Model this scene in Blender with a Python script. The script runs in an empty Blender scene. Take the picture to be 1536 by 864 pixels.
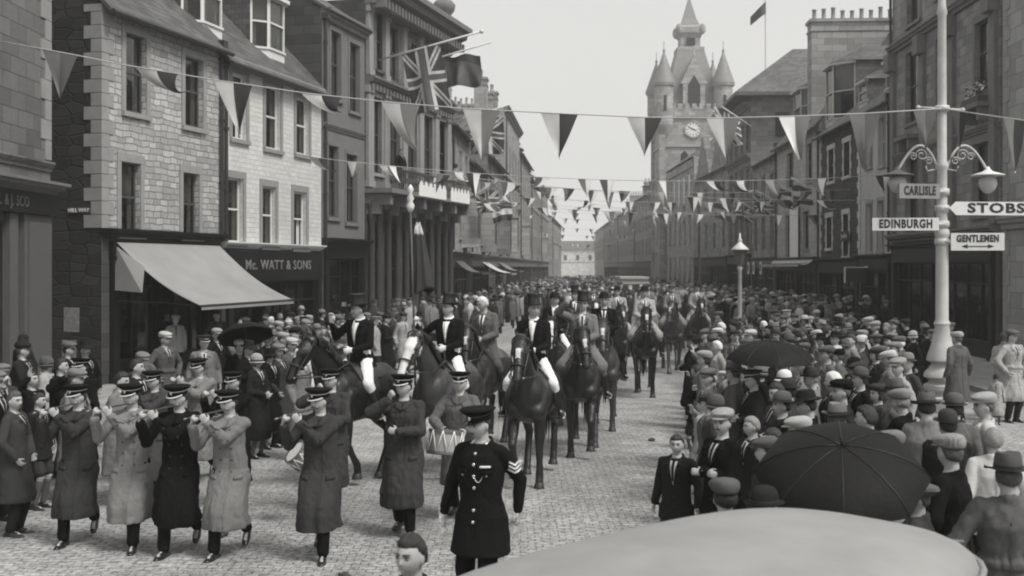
HAZE = .0013; EXPO = 1.15; SKYB = 3.6; SKYN = .5; DOFN = 3.2
import bpy, math, random
from math import sin, cos, pi, radians as R, sqrt, exp, atan2
from mathutils import Vector, Matrix, noise
from mathutils.bvhtree import BVHTree
random.seed(7)
V = Vector
sc = bpy.context.scene
COL = sc.collection
F = 1700.0          # focal length of the plate in its own pixels (1536 wide)
CAM = 3.0           # eye height
HZ = 400.0          # horizon row
def gx(px, D): return (px - 768.0) / F * D
def gz(py, D): return CAM + (HZ - py) / F * D
# ------------------------------------------------------------------ materials
MATS = {}
class NT:
    def __init__(s, name):
        s.m = bpy.data.materials.new(name); s.m.use_nodes = True
        s.t = s.m.node_tree; s.b = s.t.nodes['Principled BSDF']
    def n(s, typ, ins=None, **kw):
        o = s.t.nodes.new('ShaderNode' + typ)
        for k, v in kw.items(): setattr(o, k, v)
        for k, v in (ins or {}).items():
            if isinstance(v, bpy.types.NodeSocket): s.t.links.new(v, o.inputs[k])
            else: o.inputs[k].default_value = v
        return o
    def l(s, a, b): s.t.links.new(a, b)
    def math(s, op, a, b=0.0, c=0.0):
        o = s.n('Math', operation=op)
        for i, v in enumerate((a, b, c)):
            if isinstance(v, bpy.types.NodeSocket): s.l(v, o.inputs[i])
            else: o.inputs[i].default_value = v
        return o.outputs[0]
    def mix(s, fac, a, b):
        o = s.n('Mix', data_type='FLOAT')
        for i, v in zip((0, 2, 3), (fac, a, b)):
            if isinstance(v, bpy.types.NodeSocket): s.l(v, o.inputs[i])
            else: o.inputs[i].default_value = v
        return o.outputs[0]
    def ramp(s, f, stops):
        o = s.n('ValToRGB', {'Fac': f}); e = o.color_ramp.elements
        while len(e) < len(stops): e.new(.5)
        for q, (p, v) in zip(e, stops): q.position = p; q.color = (v, v, v, 1)
        return o.outputs[0]
    def grey(s, val):
        # a faint selenium warmth, like the print
        c = s.n('CombineColor')
        s.l(s.math('MULTIPLY', val, 1.0), c.inputs[0]); s.l(s.math('MULTIPLY', val, .995), c.inputs[1]); s.l(s.math('MULTIPLY', val, .965), c.inputs[2])
        s.l(c.outputs[0], s.b.inputs['Base Color'])
    def bump(s, h, strength=.3, dist=.01):
        o = s.n('Bump', {'Height': h, 'Strength': strength, 'Distance': dist}); s.l(o.outputs[0], s.b.inputs['Normal'])
    def noise(s, vec, scale, detail=4, rough=.6):
        return s.n('TexNoise', {'Vector': vec, 'Scale': scale, 'Detail': detail, 'Roughness': rough}).outputs[0]
    def obj(s): return s.n('TexCoord').outputs['Object']
    def wallvec(s, sx=1.0, sy=1.0):
        sep = s.n('SeparateXYZ', {0: s.obj()})
        x = s.math('ADD', sep.outputs[0], sep.outputs[1])
        return s.n('CombineXYZ', {0: s.math('MULTIPLY', x, sx), 1: s.math('MULTIPLY', sep.outputs[2], sy)}).outputs[0]
def plain(name, g, rough=.7, var=.12, sc_=3.0, metal=0.0, spec=.4, bump=0.0, coat=0.0):
    if name in MATS: return MATS[name]
    s = NT(name); o = s.obj()
    n1 = s.noise(o, sc_, 5)
    v = s.math('MULTIPLY_ADD', s.math('SUBTRACT', n1, .5), g * var * 4, g)
    s.grey(s.math('MAXIMUM', v, .003))
    s.b.inputs['Roughness'].default_value = rough
    s.b.inputs['Metallic'].default_value = metal
    s.b.inputs['Specular IOR Level'].default_value = spec
    s.b.inputs['Coat Weight'].default_value = coat
    if bump: s.bump(s.noise(o, sc_ * 8, 4), bump, .01)
    MATS[name] = s.m; return s.m
def cloth(name, g, rough=.92, weave=260.0, check=0):
    if name in MATS: return MATS[name]
    s = NT(name); o = s.obj()
    rnd = s.n('ObjectInfo').outputs['Random']
    n1 = s.noise(o, 5, 4); n2 = s.noise(o, 90, 2)
    k = s.math('ADD', s.math('MULTIPLY', s.math('SUBTRACT', n1, .5), .28), s.math('MULTIPLY', s.math('SUBTRACT', n2, .5), .5))
    k = s.math('ADD', k, s.math('MULTIPLY', s.math('SUBTRACT', rnd, .5), .35))
    v = s.math('MULTIPLY_ADD', k, g, g)
    if check:
        w1 = s.n('TexWave', {'Vector': o, 'Scale': 14.0}, wave_type='BANDS', bands_direction='X').outputs[1]
        w2 = s.n('TexWave', {'Vector': o, 'Scale': 14.0}, wave_type='BANDS', bands_direction='Y').outputs[1]
        v = s.math('MULTIPLY', v, s.math('ADD', .7, s.math('MULTIPLY', s.math('ADD', w1, w2), .4)))
    s.grey(s.math('MAXIMUM', v, .004))
    s.b.inputs['Roughness'].default_value = rough; s.b.inputs['Specular IOR Level'].default_value = .1
    s.b.inputs['Sheen Weight'].default_value = .0
    s.bump(s.math('ADD', s.noise(o, 22, 5), s.math('MULTIPLY', s.noise(o, 180, 2), .3)), .5, .012)
    MATS[name] = s.m; return s.m
def masonry(name, kind, g, rough=.9, w=.8, h=.33, mort=.012, var=.25, mg=None, wet=.0, dirt=.5):
    if name in MATS: return MATS[name]
    s = NT(name)
    mg = g * .6 if mg is None else mg
    big = s.noise(s.obj(), .35, 5, .65)
    if kind == 'rubble':
        vec0 = s.wallvec(1 / w, 1 / h)
        dn = s.n('TexNoise', {'Vector': vec0, 'Scale': .9, 'Detail': 2}).outputs[1]
        va = s.n('VectorMath', {0: dn, 1: (.5, .5, .5)}, operation='SUBTRACT').outputs[0]
        vs = s.n('VectorMath', {0: va}, operation='SCALE'); vs.inputs['Scale'].default_value = .3
        vec = s.n('VectorMath', {0: vec0, 1: vs.outputs[0]}, operation='ADD').outputs[0]
        vo = s.n('TexVoronoi', {'Vector': vec, 'Scale': 1.0, 'Randomness': .62}, voronoi_dimensions='2D')
        ve = s.n('TexVoronoi', {'Vector': vec, 'Scale': 1.0, 'Randomness': .62}, voronoi_dimensions='2D', feature='DISTANCE_TO_EDGE')
        cellv = s.n('SeparateColor', {0: vo.outputs['Color']}).outputs[0]
        mask = s.ramp(ve.outputs['Distance'], [(.02, 0), (.09, 1)])
        v = s.math('MULTIPLY_ADD', s.math('SUBTRACT', cellv, .5), g * var * 2.4, g)
    else:
        vec = s.wallvec()
        if kind == 'courses':
            dn = s.n('TexNoise', {'Vector': vec, 'Scale': 2.6, 'Detail': 3}).outputs[1]
            va = s.n('VectorMath', {0: dn, 1: (.5, .5, .5)}, operation='SUBTRACT').outputs[0]; vs = s.n('VectorMath', {0: va}, operation='SCALE'); vs.inputs['Scale'].default_value = .13
            vec = s.n('VectorMath', {0: vec, 1: vs.outputs[0]}, operation='ADD').outputs[0]
        br = s.n('TexBrick', {'Vector': vec, 'Scale': 1.0, 'Brick Width': w, 'Row Height': h, 'Mortar Size': mort, 'Mortar Smooth': .3,
                              'Color1': (0, 0, 0, 1), 'Color2': (1, 1, 1, 1), 'Mortar': (.5, .5, .5, 1)})
        if kind == 'courses': br.squash = 1.7; br.squash_frequency = 3; br.offset = .37; br.offset_frequency = 2
        cellv = s.n('SeparateColor', {0: br.outputs[0]}).outputs[0]
        mask = s.math('SUBTRACT', 1.0, br.outputs[1])
        v = s.math('MULTIPLY_ADD', s.math('SUBTRACT', cellv, .5), g * var * 2, g)
    v = s.mix(mask, mg, v)
    fine = s.noise(s.obj(), 9, 6, .7)
    v = s.math('MULTIPLY', v, s.math('ADD', .7, s.math('MULTIPLY', fine, .6)))
    v = s.math('MULTIPLY', v, s.math('ADD', 1 - dirt * .55, s.math('MULTIPLY', big, dirt * 1.1)))
    # rain streaks down the wall
    st = s.n('TexNoise', {'Vector': s.wallvec(2.2, .12), 'Scale': 1.0, 'Detail': 4}).outputs[0]
    v = s.math('MULTIPLY', v, s.math('ADD', 1 - dirt * .35, s.math('MULTIPLY', st, dirt * .7)))
    s.grey(v); s.b.inputs['Roughness'].default_value = rough; s.b.inputs['Specular IOR Level'].default_value = .25
    s.bump(s.math('ADD', s.math('MULTIPLY', mask, 1.0), s.math('MULTIPLY', fine, .6)), .7, .02)
    MATS[name] = s.m; return s.m
def glass(name='window glass', tr=.75):
    if name in MATS: return MATS[name]
    s = NT(name); o = s.obj()
    tree = s.t
    t = s.n('BsdfTransparent', {'Color': (.62, .62, .6, 1)}); g = s.n('BsdfGlossy', {'Color': (.9, .9, .88, 1), 'Roughness': .04})
    s.b.inputs['Base Color'].default_value = (.01, .01, .01, 1)
    lw = s.n('LayerWeight', {'Blend': .35})
    wob = s.n('Bump', {'Height': s.noise(o, 2.2, 2), 'Strength': .25, 'Distance': .02}); s.l(wob.outputs[0], g.inputs['Normal'])
    fac = s.math('ADD', .02, s.math('MULTIPLY', lw.outputs['Fresnel'], .30))
    mx = s.n('MixShader'); s.l(fac, mx.inputs[0]); s.l(t.outputs[0], mx.inputs[1]); s.l(g.outputs[0], mx.inputs[2])
    out = [n for n in tree.nodes if n.type == 'OUTPUT_MATERIAL'][0]; s.l(mx.outputs[0], out.inputs[0])
    MATS[name] = s.m; return s.m
def setts():
    s = NT('wet whinstone setts'); o = s.obj()
    sep = s.n('SeparateXYZ', {0: o})
    wob = s.math('MULTIPLY', s.math('SUBTRACT', s.noise(o, .35, 2), .5), .9)
    wob2 = s.math('MULTIPLY', s.math('SUBTRACT', s.noise(o, 5, 2), .5), .07)
    vec = s.n('CombineXYZ', {0: s.math('ADD', sep.outputs[0], wob2), 1: s.math('ADD', sep.outputs[1], s.math('ADD', wob2, wob))}).outputs[0]
    br = s.n('TexBrick', {'Vector': vec, 'Scale': 1.0, 'Brick Width': .17, 'Row Height': .095, 'Mortar Size': .009, 'Mortar Smooth': .9,
                          'Color1': (0, 0, 0, 1), 'Color2': (1, 1, 1, 1), 'Mortar': (0, 0, 0, 1)})
    cell = s.n('SeparateColor', {0: br.outputs[0]}).outputs[0]
    mask = s.math('SUBTRACT', 1.0, br.outputs[1])
    big = s.noise(o, .22, 5, .6); mid = s.noise(o, 1.7, 5, .65); fine = s.noise(o, 30, 4, .7)
    g = s.math('MULTIPLY_ADD', cell, .07, .34)
    g = s.math('MULTIPLY', g, s.math('ADD', .30, s.math('MULTIPLY', big, 1.3)))
    g = s.math('MULTIPLY', g, s.math('ADD', .35, s.math('MULTIPLY', mid, 1.25)))
    spk = s.ramp(s.noise(o, 13, 3, .7), [(.36, .45), (.56, 1)])
    g = s.math('MULTIPLY', g, s.math('MULTIPLY', spk, s.math('ADD', .6, s.math('MULTIPLY', fine, .8))))
    # worn wheel tracks and horse staling: darker damp streaks along the street
    st = s.n('TexNoise', {'Vector': s.n('CombineXYZ', {0: s.math('MULTIPLY', sep.outputs[0], .9), 1: s.math('MULTIPLY', sep.outputs[1], .09)}).outputs[0], 'Scale': 1.0, 'Detail': 5}).outputs[0]
    g = s.math('MULTIPLY', g, s.math('ADD', .45, s.math('MULTIPLY', st, 1.1)))
    g = s.mix(s.math('ADD', s.math('MULTIPLY', mask, .65), .35), s.math('MULTIPLY', g, .5), g)
    s.grey(g)
    rg = s.math('SUBTRACT', .80, s.math('MULTIPLY', s.ramp(s.noise(o, .5, 5), [(.45, 0), (.7, 1)]), .22))
    s.l(rg, s.b.inputs['Roughness']); s.b.inputs['Specular IOR Level'].default_value = .35
    s.bump(s.math('ADD', s.math('MULTIPLY', mask, .8), s.math('ADD', s.math('MULTIPLY', mid, .6), s.math('MULTIPLY', fine, .3))), .8, .02)
    return s.m
# ------------------------------------------------------------------ mesh building
class MB:
    def __init__(s): s.v = []; s.f = []; s.m = []; s.cur = 0
    def add(s, vs, fs, mi=None):
        b = len(s.v); s.v += [tuple(p) for p in vs]; mi = s.cur if mi is None else mi
        for f in fs: s.f.append([i + b for i in f]); s.m.append(mi)
    def box(s, x0, x1, y0, y1, z0, z1, mi=None, M=None):
        vs = [(x, y, z) for z in (z0, z1) for y in (y0, y1) for x in (x0, x1)]
        if M is not None: vs = [M @ V(p) for p in vs]
        s.add(vs, [(0, 2, 3, 1), (4, 5, 7, 6), (0, 1, 5, 4), (2, 6, 7, 3), (0, 4, 6, 2), (1, 3, 7, 5)], mi)
    def quad(s, a, b, c, d, mi=None): s.add([a, b, c, d], [(0, 1, 2, 3)], mi)
    def prism(s, pts, z0, z1, mi=None, M=None):
        n = len(pts); vs = [V((x, y, z0)) for x, y in pts] + [V((x, y, z1)) for x, y in pts]
        if M is not None: vs = [M @ p for p in vs]
        s.add(vs, [tuple(range(n))[::-1], tuple(range(n, 2 * n))] + [(i, (i + 1) % n, n + (i + 1) % n, n + i) for i in range(n)], mi)
    def rings(s, rs, mi=None, closed=True, cap=True):
        # rs = list of point lists with equal length
        n = len(rs[0]); b = len(s.v); mi = s.cur if mi is None else mi
        for r in rs: s.v += [tuple(p) for p in r]
        for k in range(len(rs) - 1):
            for i in range(n if closed else n - 1):
                j = (i + 1) % n
                s.f.append([b + k * n + i, b + k * n + j, b + (k + 1) * n + j, b + (k + 1) * n + i]); s.m.append(mi)
        if cap:
            s.f.append([b + i for i in range(n)][::-1]); s.m.append(mi)
            q = b + (len(rs) - 1) * n; s.f.append([q + i for i in range(n)]); s.m.append(mi)
    def tcap(s, p0, p1, r0, r1, n=12, side=None, sq=1.0, mi=None, hemi=3):
        p0 = V(p0); p1 = V(p1); d = p1 - p0; L = d.length
        d = d / L if L > 1e-6 else V((0, 0, 1))
        u = V(side) if side is not None else (V((1, 0, 0)) if abs(d.x) < .8 else V((0, 1, 0)))
        u = (u - d * u.dot(d)).normalized(); w = d.cross(u)
        rs = []
        for k in range(hemi, 0, -1):
            a = pi / 2 * k / (hemi + .35); rs.append((p0 - d * r0 * sin(a), r0 * cos(a)))
        rs.append((p0, r0)); rs.append((p1, r1))
        for k in range(1, hemi + 1):
            a = pi / 2 * k / (hemi + .35); rs.append((p1 + d * r1 * sin(a), r1 * cos(a)))
        s.rings([[c + u * (r * sq * cos(2 * pi * i / n)) + w * (r * sin(2 * pi * i / n)) for i in range(n)] for c, r in rs], mi)
    def tube(s, pts, r, n=8, mi=None):
        pts = [V(p) for p in pts]; rs = []
        for i, p in enumerate(pts):
            d = (pts[min(i + 1, len(pts) - 1)] - pts[max(i - 1, 0)]).normalized()
            u = V((0, 0, 1)) if abs(d.z) < .9 else V((1, 0, 0))
            u = (u - d * u.dot(d)).normalized(); w = d.cross(u); rr = r[i] if isinstance(r, (list, tuple)) else r
            rs.append([p + u * rr * cos(2 * pi * k / n) + w * rr * sin(2 * pi * k / n) for k in range(n)])
        s.rings(rs, mi)
    def ell(s, c, r, n=16, m=10, mi=None, M=None):
        c = V(c); rs = []
        for k in range(m + 1):
            a = -pi / 2 + pi * (k + .02) / (m + .04); z = sin(a); q = max(cos(a), .02)
            ring = [V((r[0] * q * cos(2 * pi * i / n), r[1] * q * sin(2 * pi * i / n), r[2] * z)) for i in range(n)]
            if M is not None: ring = [M @ p for p in ring]
            rs.append([c + p for p in ring])
        s.rings(rs, mi)
    def lathe(s, prof, n=20, c=(0, 0, 0), sx=1.0, sy=1.0, mi=None, shift=None, cap=True):
        rs = []
        for k, (r, z) in enumerate(prof):
            rs.append([(c[0] + r * sx * cos(2 * pi * i / n), c[1] + r * sy * sin(2 * pi * i / n) + (shift(z) if shift else 0), c[2] + z) for i in range(n)])
        s.rings(rs, mi, cap=cap)
    def loft(s, rs, n=28, fold=None, mi=None, e=2.3):
        # rs: (centre, half width, half depth) in order; e = superellipse exponent
        out = []
        for k, (c, a, b) in enumerate(rs):
            t = k / max(1, len(rs) - 1); ring = []
            for i in range(n):
                th = 2 * pi * i / n; cx, sx = cos(th), sin(th)
                q = (abs(cx) ** e + abs(sx) ** e) ** (-1 / e)
                q *= 1 + (fold(th, k) if fold else 0)
                ring.append(V((c[0] + a * cx * q, c[1] + b * sx * q, c[2])))
            out.append(ring)
        s.rings(out, mi)
        return out
    def xform(s, M, start=0):
        for i in range(start, len(s.v)): s.v[i] = tuple(M @ V(s.v[i]))
    def mesh(s, name, mats, smooth=None):
        me = bpy.data.meshes.new(name); me.from_pydata(s.v, [], s.f)
        for m in mats: me.materials.append(m)
        me.polygons.foreach_set('material_index', s.m)
        if smooth == 'all': me.polygons.foreach_set('use_smooth', [True] * len(s.f))
        elif smooth: me.set_sharp_from_angle(angle=R(smooth)); 
        me.update()
        if smooth and smooth != 'all': me.polygons.foreach_set('use_smooth', [True] * len(s.f)); me.set_sharp_from_angle(angle=R(smooth))
        return me
    def build(s, name, mats, parent=None, smooth=None, **kw):
        if not isinstance(mats, (list, tuple)): mats = [mats]
        return link(name, s.mesh(name, mats, smooth), parent, **kw)
def link(name, me, parent=None, loc=None, M=None):
    o = bpy.data.objects.new(name, me); COL.objects.link(o)
    if parent is not None: o.parent = parent
    if M is not None: o.matrix_local = M
    elif loc is not None: o.location = loc
    return o
def tag(o, label=None, cat=None, group=None, kind=None):
    if label: o['label'] = label
    if cat: o['category'] = cat
    if group: o['group'] = group
    if kind: o['kind'] = kind
    return o
def empty(name, loc=(0, 0, 0), rz=0.0, **kw):
    o = bpy.data.objects.new(name, None); o.empty_display_size = .2; COL.objects.link(o)
    o.location = loc; o.rotation_euler = (0, 0, rz); return tag(o, **kw)
def copy_tree(o, parent=None):
    c = o.copy(); COL.objects.link(c); c.parent = parent
    for ch in o.children: copy_tree(ch, c)
    return c
def remesh(mb, voxel=.012, smooth=4, name='m', wr=0.0, wf=6.0, seed=0.0):
    me = mb.mesh(name + '_raw', [])
    ob = bpy.data.objects.new('tmp', me); COL.objects.link(ob)
    r = ob.modifiers.new('r', 'REMESH'); r.mode = 'VOXEL'; r.voxel_size = voxel; r.use_smooth_shade = True
    if smooth:
        q = ob.modifiers.new('s', 'SMOOTH'); q.factor = .5; q.iterations = smooth
    dg = bpy.context.evaluated_depsgraph_get()
    out = bpy.data.meshes.new_from_object(ob.evaluated_get(dg)); out.name = name
    bpy.data.objects.remove(ob); bpy.data.meshes.remove(me)
    if wr:
        n = len(out.vertices); nr = [v.normal.copy() for v in out.vertices]
        for i, v in enumerate(out.vertices):
            p = v.co; s_ = V((p.x * wf, p.y * wf, p.z * wf * .55 + seed))
            d = noise.noise(s_) * .6 + (abs(noise.noise(s_ * 2.3 + V((9, 3, seed)))) - .2) * .75
            v.co = p + nr[i] * d * wr * 1.35
        out.update()
    out.polygons.foreach_set('use_smooth', [True] * len(out.polygons))
    return out
def text_mesh(txt, size=.3, depth=.01, bold=0.0, align='CENTER', sp=1.0):
    cu = bpy.data.curves.new('txt', 'FONT'); cu.body = txt; cu.size = size; cu.extrude = depth; cu.offset = bold
    cu.align_x = align; cu.align_y = 'CENTER'; cu.space_character = sp; cu.resolution_u = 3
    ob = bpy.data.objects.new('tmp', cu); COL.objects.link(ob)
    dg = bpy.context.evaluated_depsgraph_get()
    me = bpy.data.meshes.new_from_object(ob.evaluated_get(dg))
    bpy.data.objects.remove(ob); bpy.data.curves.remove(cu); me.name = 'lettering'; return me
def lettering(txt, parent, M, size, mat, bold=.0, sp=1.0, depth=.008, width=None):
    me = text_mesh(txt, size, depth, bold, sp=sp); me.materials.clear(); me.materials.append(mat)
    if width:
        w = max(v.co.x for v in me.vertices) - min(v.co.x for v in me.vertices)
        for v in me.vertices: v.co.x *= width / w
    return link('lettering', me, parent, M=M)
UP = Matrix.Rotation(pi / 2, 4, 'X')   # text lying in XY -> standing in XZ facing -Y
# ------------------------------------------------------------------ buildings
GL = glass()
WHITE = plain('white paint', .62, .55, .06)
CREAM = plain('cream paint', .42, .6, .08)
DARKP = plain('dark shop paint', .010, .45, .15, spec=.2)
MIDP = plain('grey shop paint', .07, .45, .12)
LEAD = plain('lead', .14, .6)
SLATE = masonry('roof slates', 'ashlar', .10, .6, .28, .17, .01, .35, .05, dirt=.5)
IRON = plain('cast iron', .03, .5)
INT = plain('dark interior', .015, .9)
NET = plain('net curtain', .5, .9, .1, 8)
POT = plain('clay pot', .25, .8)
CREAMD = plain('buff shop paint', .16, .5, .12)
SLATEP = plain('green grey shop paint', .035, .5, .12)
def stone(n, g, k='ashlar', **a): return masonry(n, k, g, **a)
class Bld:
    def __init__(s, name, label, p0, p1, depth, cat='building', group=None):
        s.p0 = V((p0[0], p0[1], 0)); s.p1 = V((p1[0], p1[1], 0)); d = s.p1 - s.p0
        s.W = d.length; s.d = d / s.W; s.dep = depth
        s.o = empty(name, s.p0, atan2(d.y, d.x), label=label, cat=cat, group=group)
        s.open = []; s.wins = []
    def u(s, px):
        k = (px - 768.0) / F; t = (k * s.p0.y - s.p0.x) / (s.d.x - k * s.d.y)
        return t, s.p0.y + t * s.d.y
    def z(s, px, py): return gz(py, s.u(px)[1])
    def rect(s, pa, pb, yt, yb):
        ua, ub = s.u(pa)[0], s.u(pb)[0]; D = s.u((pa + pb) / 2)[1]
        return (min(ua, ub), max(ua, ub), gz(yb, D), gz(yt, D))
    def win(s, r, **kw): s.open.append(r); s.wins.append((r, kw))
    def winpx(s, pa, pb, yt, yb, **kw): s.win(s.rect(pa, pb, yt, yb), **kw)
    def hole(s, r): s.open.append(r)
    def wall(s, z0, z1, mat, side=None, gable=None, gmat=None, back=True, rev=.22):
        ops = [o for o in s.open if o[3] > z0 and o[2] < z1]
        xs = sorted({0.0, s.W} | {round(a, 4) for o in ops for a in o[:2]}); zs = sorted({z0, z1} | {round(a, 4) for o in ops for a in o[2:]})
        xs = [x for x in xs if 0 <= x <= s.W]; zs = [z for z in zs if z0 <= z <= z1]
        mb = MB()
        for i in range(len(xs) - 1):
            for k in range(len(zs) - 1):
                cx, cz = (xs[i] + xs[i + 1]) / 2, (zs[k] + zs[k + 1]) / 2
                if any(o[0] < cx < o[1] and o[2] < cz < o[3] for o in ops): continue
                mb.quad((xs[i], 0, zs[k]), (xs[i + 1], 0, zs[k]), (xs[i + 1], 0, zs[k + 1]), (xs[i], 0, zs[k + 1]), 0)
        for a, b, c, d in ops:
            a, b, c, d = max(a, 0), min(b, s.W), max(c, z0), min(d, z1)
            mb.quad((a, 0, c), (a, rev, c), (a, rev, d), (a, 0, d), 0); mb.quad((b, rev, c), (b, 0, c), (b, 0, d), (b, rev, d), 0)
            mb.quad((a, rev, d), (b, rev, d), (b, 0, d), (a, 0, d), 0)
            if c > z0 + .01: mb.quad((a, 0, c), (b, 0, c), (b, rev, c), (a, rev, c), 0)
        W, dp = s.W, s.dep
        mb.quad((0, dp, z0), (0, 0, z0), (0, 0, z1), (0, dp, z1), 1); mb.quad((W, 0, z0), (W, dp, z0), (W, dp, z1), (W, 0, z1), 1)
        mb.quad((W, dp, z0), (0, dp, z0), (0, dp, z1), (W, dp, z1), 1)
        if gable:
            for x in (0, W):
                mb.add([(x, 0, z1), (x, dp, z1), (x, gable[1], gable[0])], [(0, 1, 2)], 1)
        else: mb.quad((0, 0, z1), (W, 0, z1), (W, dp, z1), (0, dp, z1), 1)
        # an inner partition a room's depth in, so rooms stay dark
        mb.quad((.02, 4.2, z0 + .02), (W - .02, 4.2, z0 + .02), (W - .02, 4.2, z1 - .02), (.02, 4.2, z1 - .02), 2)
        w = mb.build('wall', [mat, side or mat, INT], s.o)
        for r, kw in s.wins:
            if r[3] > z0 and r[2] < z1: s.make_win(r, **kw)
        s.wins = [q for q in s.wins if not (q[0][3] > z0 and q[0][2] < z1)]; s.open = [o for o in s.open if o not in ops]
        return w
    def make_win(s, r, frame=None, sur=None, sw=.14, sill=True, bars=0, curtain=None, far=False, arch=False, quoin=False, openw=0):
        a, b, c, d = r; w, h = b - a, d - c; frame = frame or CREAM
        if curtain is None: curtain = random.choice([0, 1, 1, 2])
        mb = MB(); t = .055; y0, y1 = .13, .185
        mb.box(0, t, y0, y1, 0, h); mb.box(w - t, w, y0, y1, 0, h); mb.box(t, w - t, y0, y1, h - t, h); mb.box(t, w - t, y0, y1, 0, t * 1.3)
        mid = h * .52
        mb.box(t, w - t, y0 - .012, y1 - .004, mid - .028, mid + .028)
        for k in range(bars):
            x = w * (k + 1) / (bars + 1); mb.box(x - .012, x + .012, y0 + .012, y1 - .012, t, h - t)
        f = mb.build('window', frame, s.o, loc=(a, 0, c))
        pb = MB()
        pb.box(t - .01, w - t + .01, .158, .166, mid, h - t + .01)
        if openw: pb.box(t - .01, w - t + .01, .158, .166, mid, h * .6)   # lower sash thrown up
        else: pb.box(t - .01, w - t + .01, .158, .166, t, mid)
        pb.build('pane', GL, f)
        if far and not sur: return f
        if sur:
            sb = MB(); p = -.03 if not far else -.09
            if quoin:
                n = max(4, int(h / .3))
                for k in range(n):
                    e = .26 if k % 2 else .15; za, zb = h * k / n, h * (k + 1) / n - .012
                    sb.box(-e, -.003, p, .006, za, zb); sb.box(w + .003, w + e, p, .006, za, zb)
                sb.box(-.26, w + .26, p - .01, .004, h + .003, h + .24); sb.box(-.2, w + .2, p - .03, .004, -.16, -.003)
            else:
                sb.box(-sw, -.003, p, .006, 0, h); sb.box(w + .003, w + sw, p, .006, 0, h); sb.box(-sw, w + sw, p - .004, .008, h + .003, h + sw * 1.25)
            sb.build('surround', sur, f)
        if far: return f
        if sill:
            q = MB(); q.box(-sw, w + sw, -.09, .12, -.13, -.006); q.build('sill', sur or frame, f)
        if curtain:
            q = MB()
            if curtain == 2: q.box(.05, w - .05, .22, .235, h * .55, h - .05)
            n = 10
            for (xa, xb) in ((.03, w * .27), (w * .73, w - .03)):
                fr = [(xa + (xb - xa) * i / n, .24 + .018 * (i % 2)) for i in range(n + 1)]
                for i in range(n): q.quad((fr[i][0], fr[i][1], .03), (fr[i + 1][0], fr[i + 1][1], .03), (fr[i + 1][0], fr[i + 1][1], h - .03), (fr[i][0], fr[i][1], h - .03))
            q.build('curtain', NET, f)
        return f
    def box(s, name, x0, x1, y0, y1, z0, z1, mat, parent=None):
        mb = MB(); mb.box(x0, x1, y0, y1, z0, z1); return mb.build(name, mat, parent or s.o)
    def cornice(s, z, out=.3, h=.3, mat=None, name='cornice', x0=None, x1=None, dent=False):
        x0 = -.003 if x0 is None else x0; x1 = s.W + .003 if x1 is None else x1; mb = MB()
        prof = [(.05, 0), (-out * .35, 0), (-out * .4, h * .3), (-out * .75, h * .45), (-out * .8, h * .7), (-out, h * .75), (-out, h), (.05, h)]
        mb.rings([[(x, y, z + q) for y, q in prof] for x in (x0, x1)])
        if dent:
            n = int((x1 - x0) / .35)
            for i in range(n):
                x = x0 + (i + .3) * (x1 - x0) / n; mb.box(x, x + .16, -out * .68, -.02, z - .16, z + h * .2)
        return mb.build(name, mat, s.o)
    def quoins(s, z0, z1, mat, xs=None, ret=True, hh=.33):
        mb = MB(); k = 0; z = z0
        for x in (xs if xs is not None else (0, s.W)):
            z = z0; k = 0
            while z < z1 - .1:
                e = .48 if k % 2 else .28; zt = min(z + hh, z1) - .015
                if x < s.W / 2: mb.box(x - .02, x + e, -.025, (.28 if k % 2 else .48) if ret else .05, z, zt)
                else: mb.box(x - e, x + .02, -.025, (.28 if k % 2 else .48) if ret else .05, z, zt)
                z += hh; k += 1
        return mb.build('quoin', mat, s.o)
    def gable_roof(s, ze, zr, over=.3, mat=SLATE, x0=-.05, x1=None, gutter=True):
        x1 = s.W + .05 if x1 is None else x1; dp = s.dep; ym = dp / 2; t = .12; mb = MB()
        sl = (zr - ze) / ym
        for sgn in (0, 1):
            ya = -over if not sgn else dp + over; za = ze - over * sl
            q = [(x0, ya, za), (x1, ya, za), (x1, ym, zr), (x0, ym, zr)]
            mb.add([V(p) for p in q] + [V(p) + V((0, 0, t)) for p in q], [(0, 1, 2, 3), (7, 6, 5, 4), (0, 4, 5, 1), (1, 5, 6, 2), (3, 2, 6, 7), (0, 3, 7, 4)])
        mb.box(x0, x1, ym - .1, ym + .1, zr + t - .03, zr + t + .06)
        r = mb.build('roof', mat, s.o)
        if gutter:
            g = MB(); za = ze - over * sl; g.tube([(x0, -over - .06, za + .02), (x1, -over - .06, za + .02)], .07, 8); g.build('gutter', IRON, r)
        return r
    def chimney(s, x, y, w, d, z0, z1, mat, pots=4, along='y', parent=None):
        mb = MB(); mb.box(x - w / 2, x + w / 2, y - d / 2, y + d / 2, z0, z1)
        mb.box(x - w / 2 - .1, x + w / 2 + .1, y - d / 2 - .1, y + d / 2 + .1, z1 - .003, z1 + .16)
        mb.box(x - w / 2 - .05, x + w / 2 + .05, y - d / 2 - .05, y + d / 2 + .05, z1 - .5, z1 - .38)
        c = mb.build('chimney', mat, parent or s.o)
        for i in range(pots):
            t = (i + .5) / pots - .5; px_, py_ = (x, y + d * t) if along == 'y' else (x + w * t, y)
            q = MB(); hh = .55 + .2 * random.random()
            q.lathe([(.13, 0), (.15, .06), (.115, .12), (.105, hh - .08), (.14, hh - .05), (.13, hh), (.09, hh), (.09, hh - .2)], 10, (px_, py_, z1 + .155))
            q.build('chimney_pot', POT, c, 'all')
        return c
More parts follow.
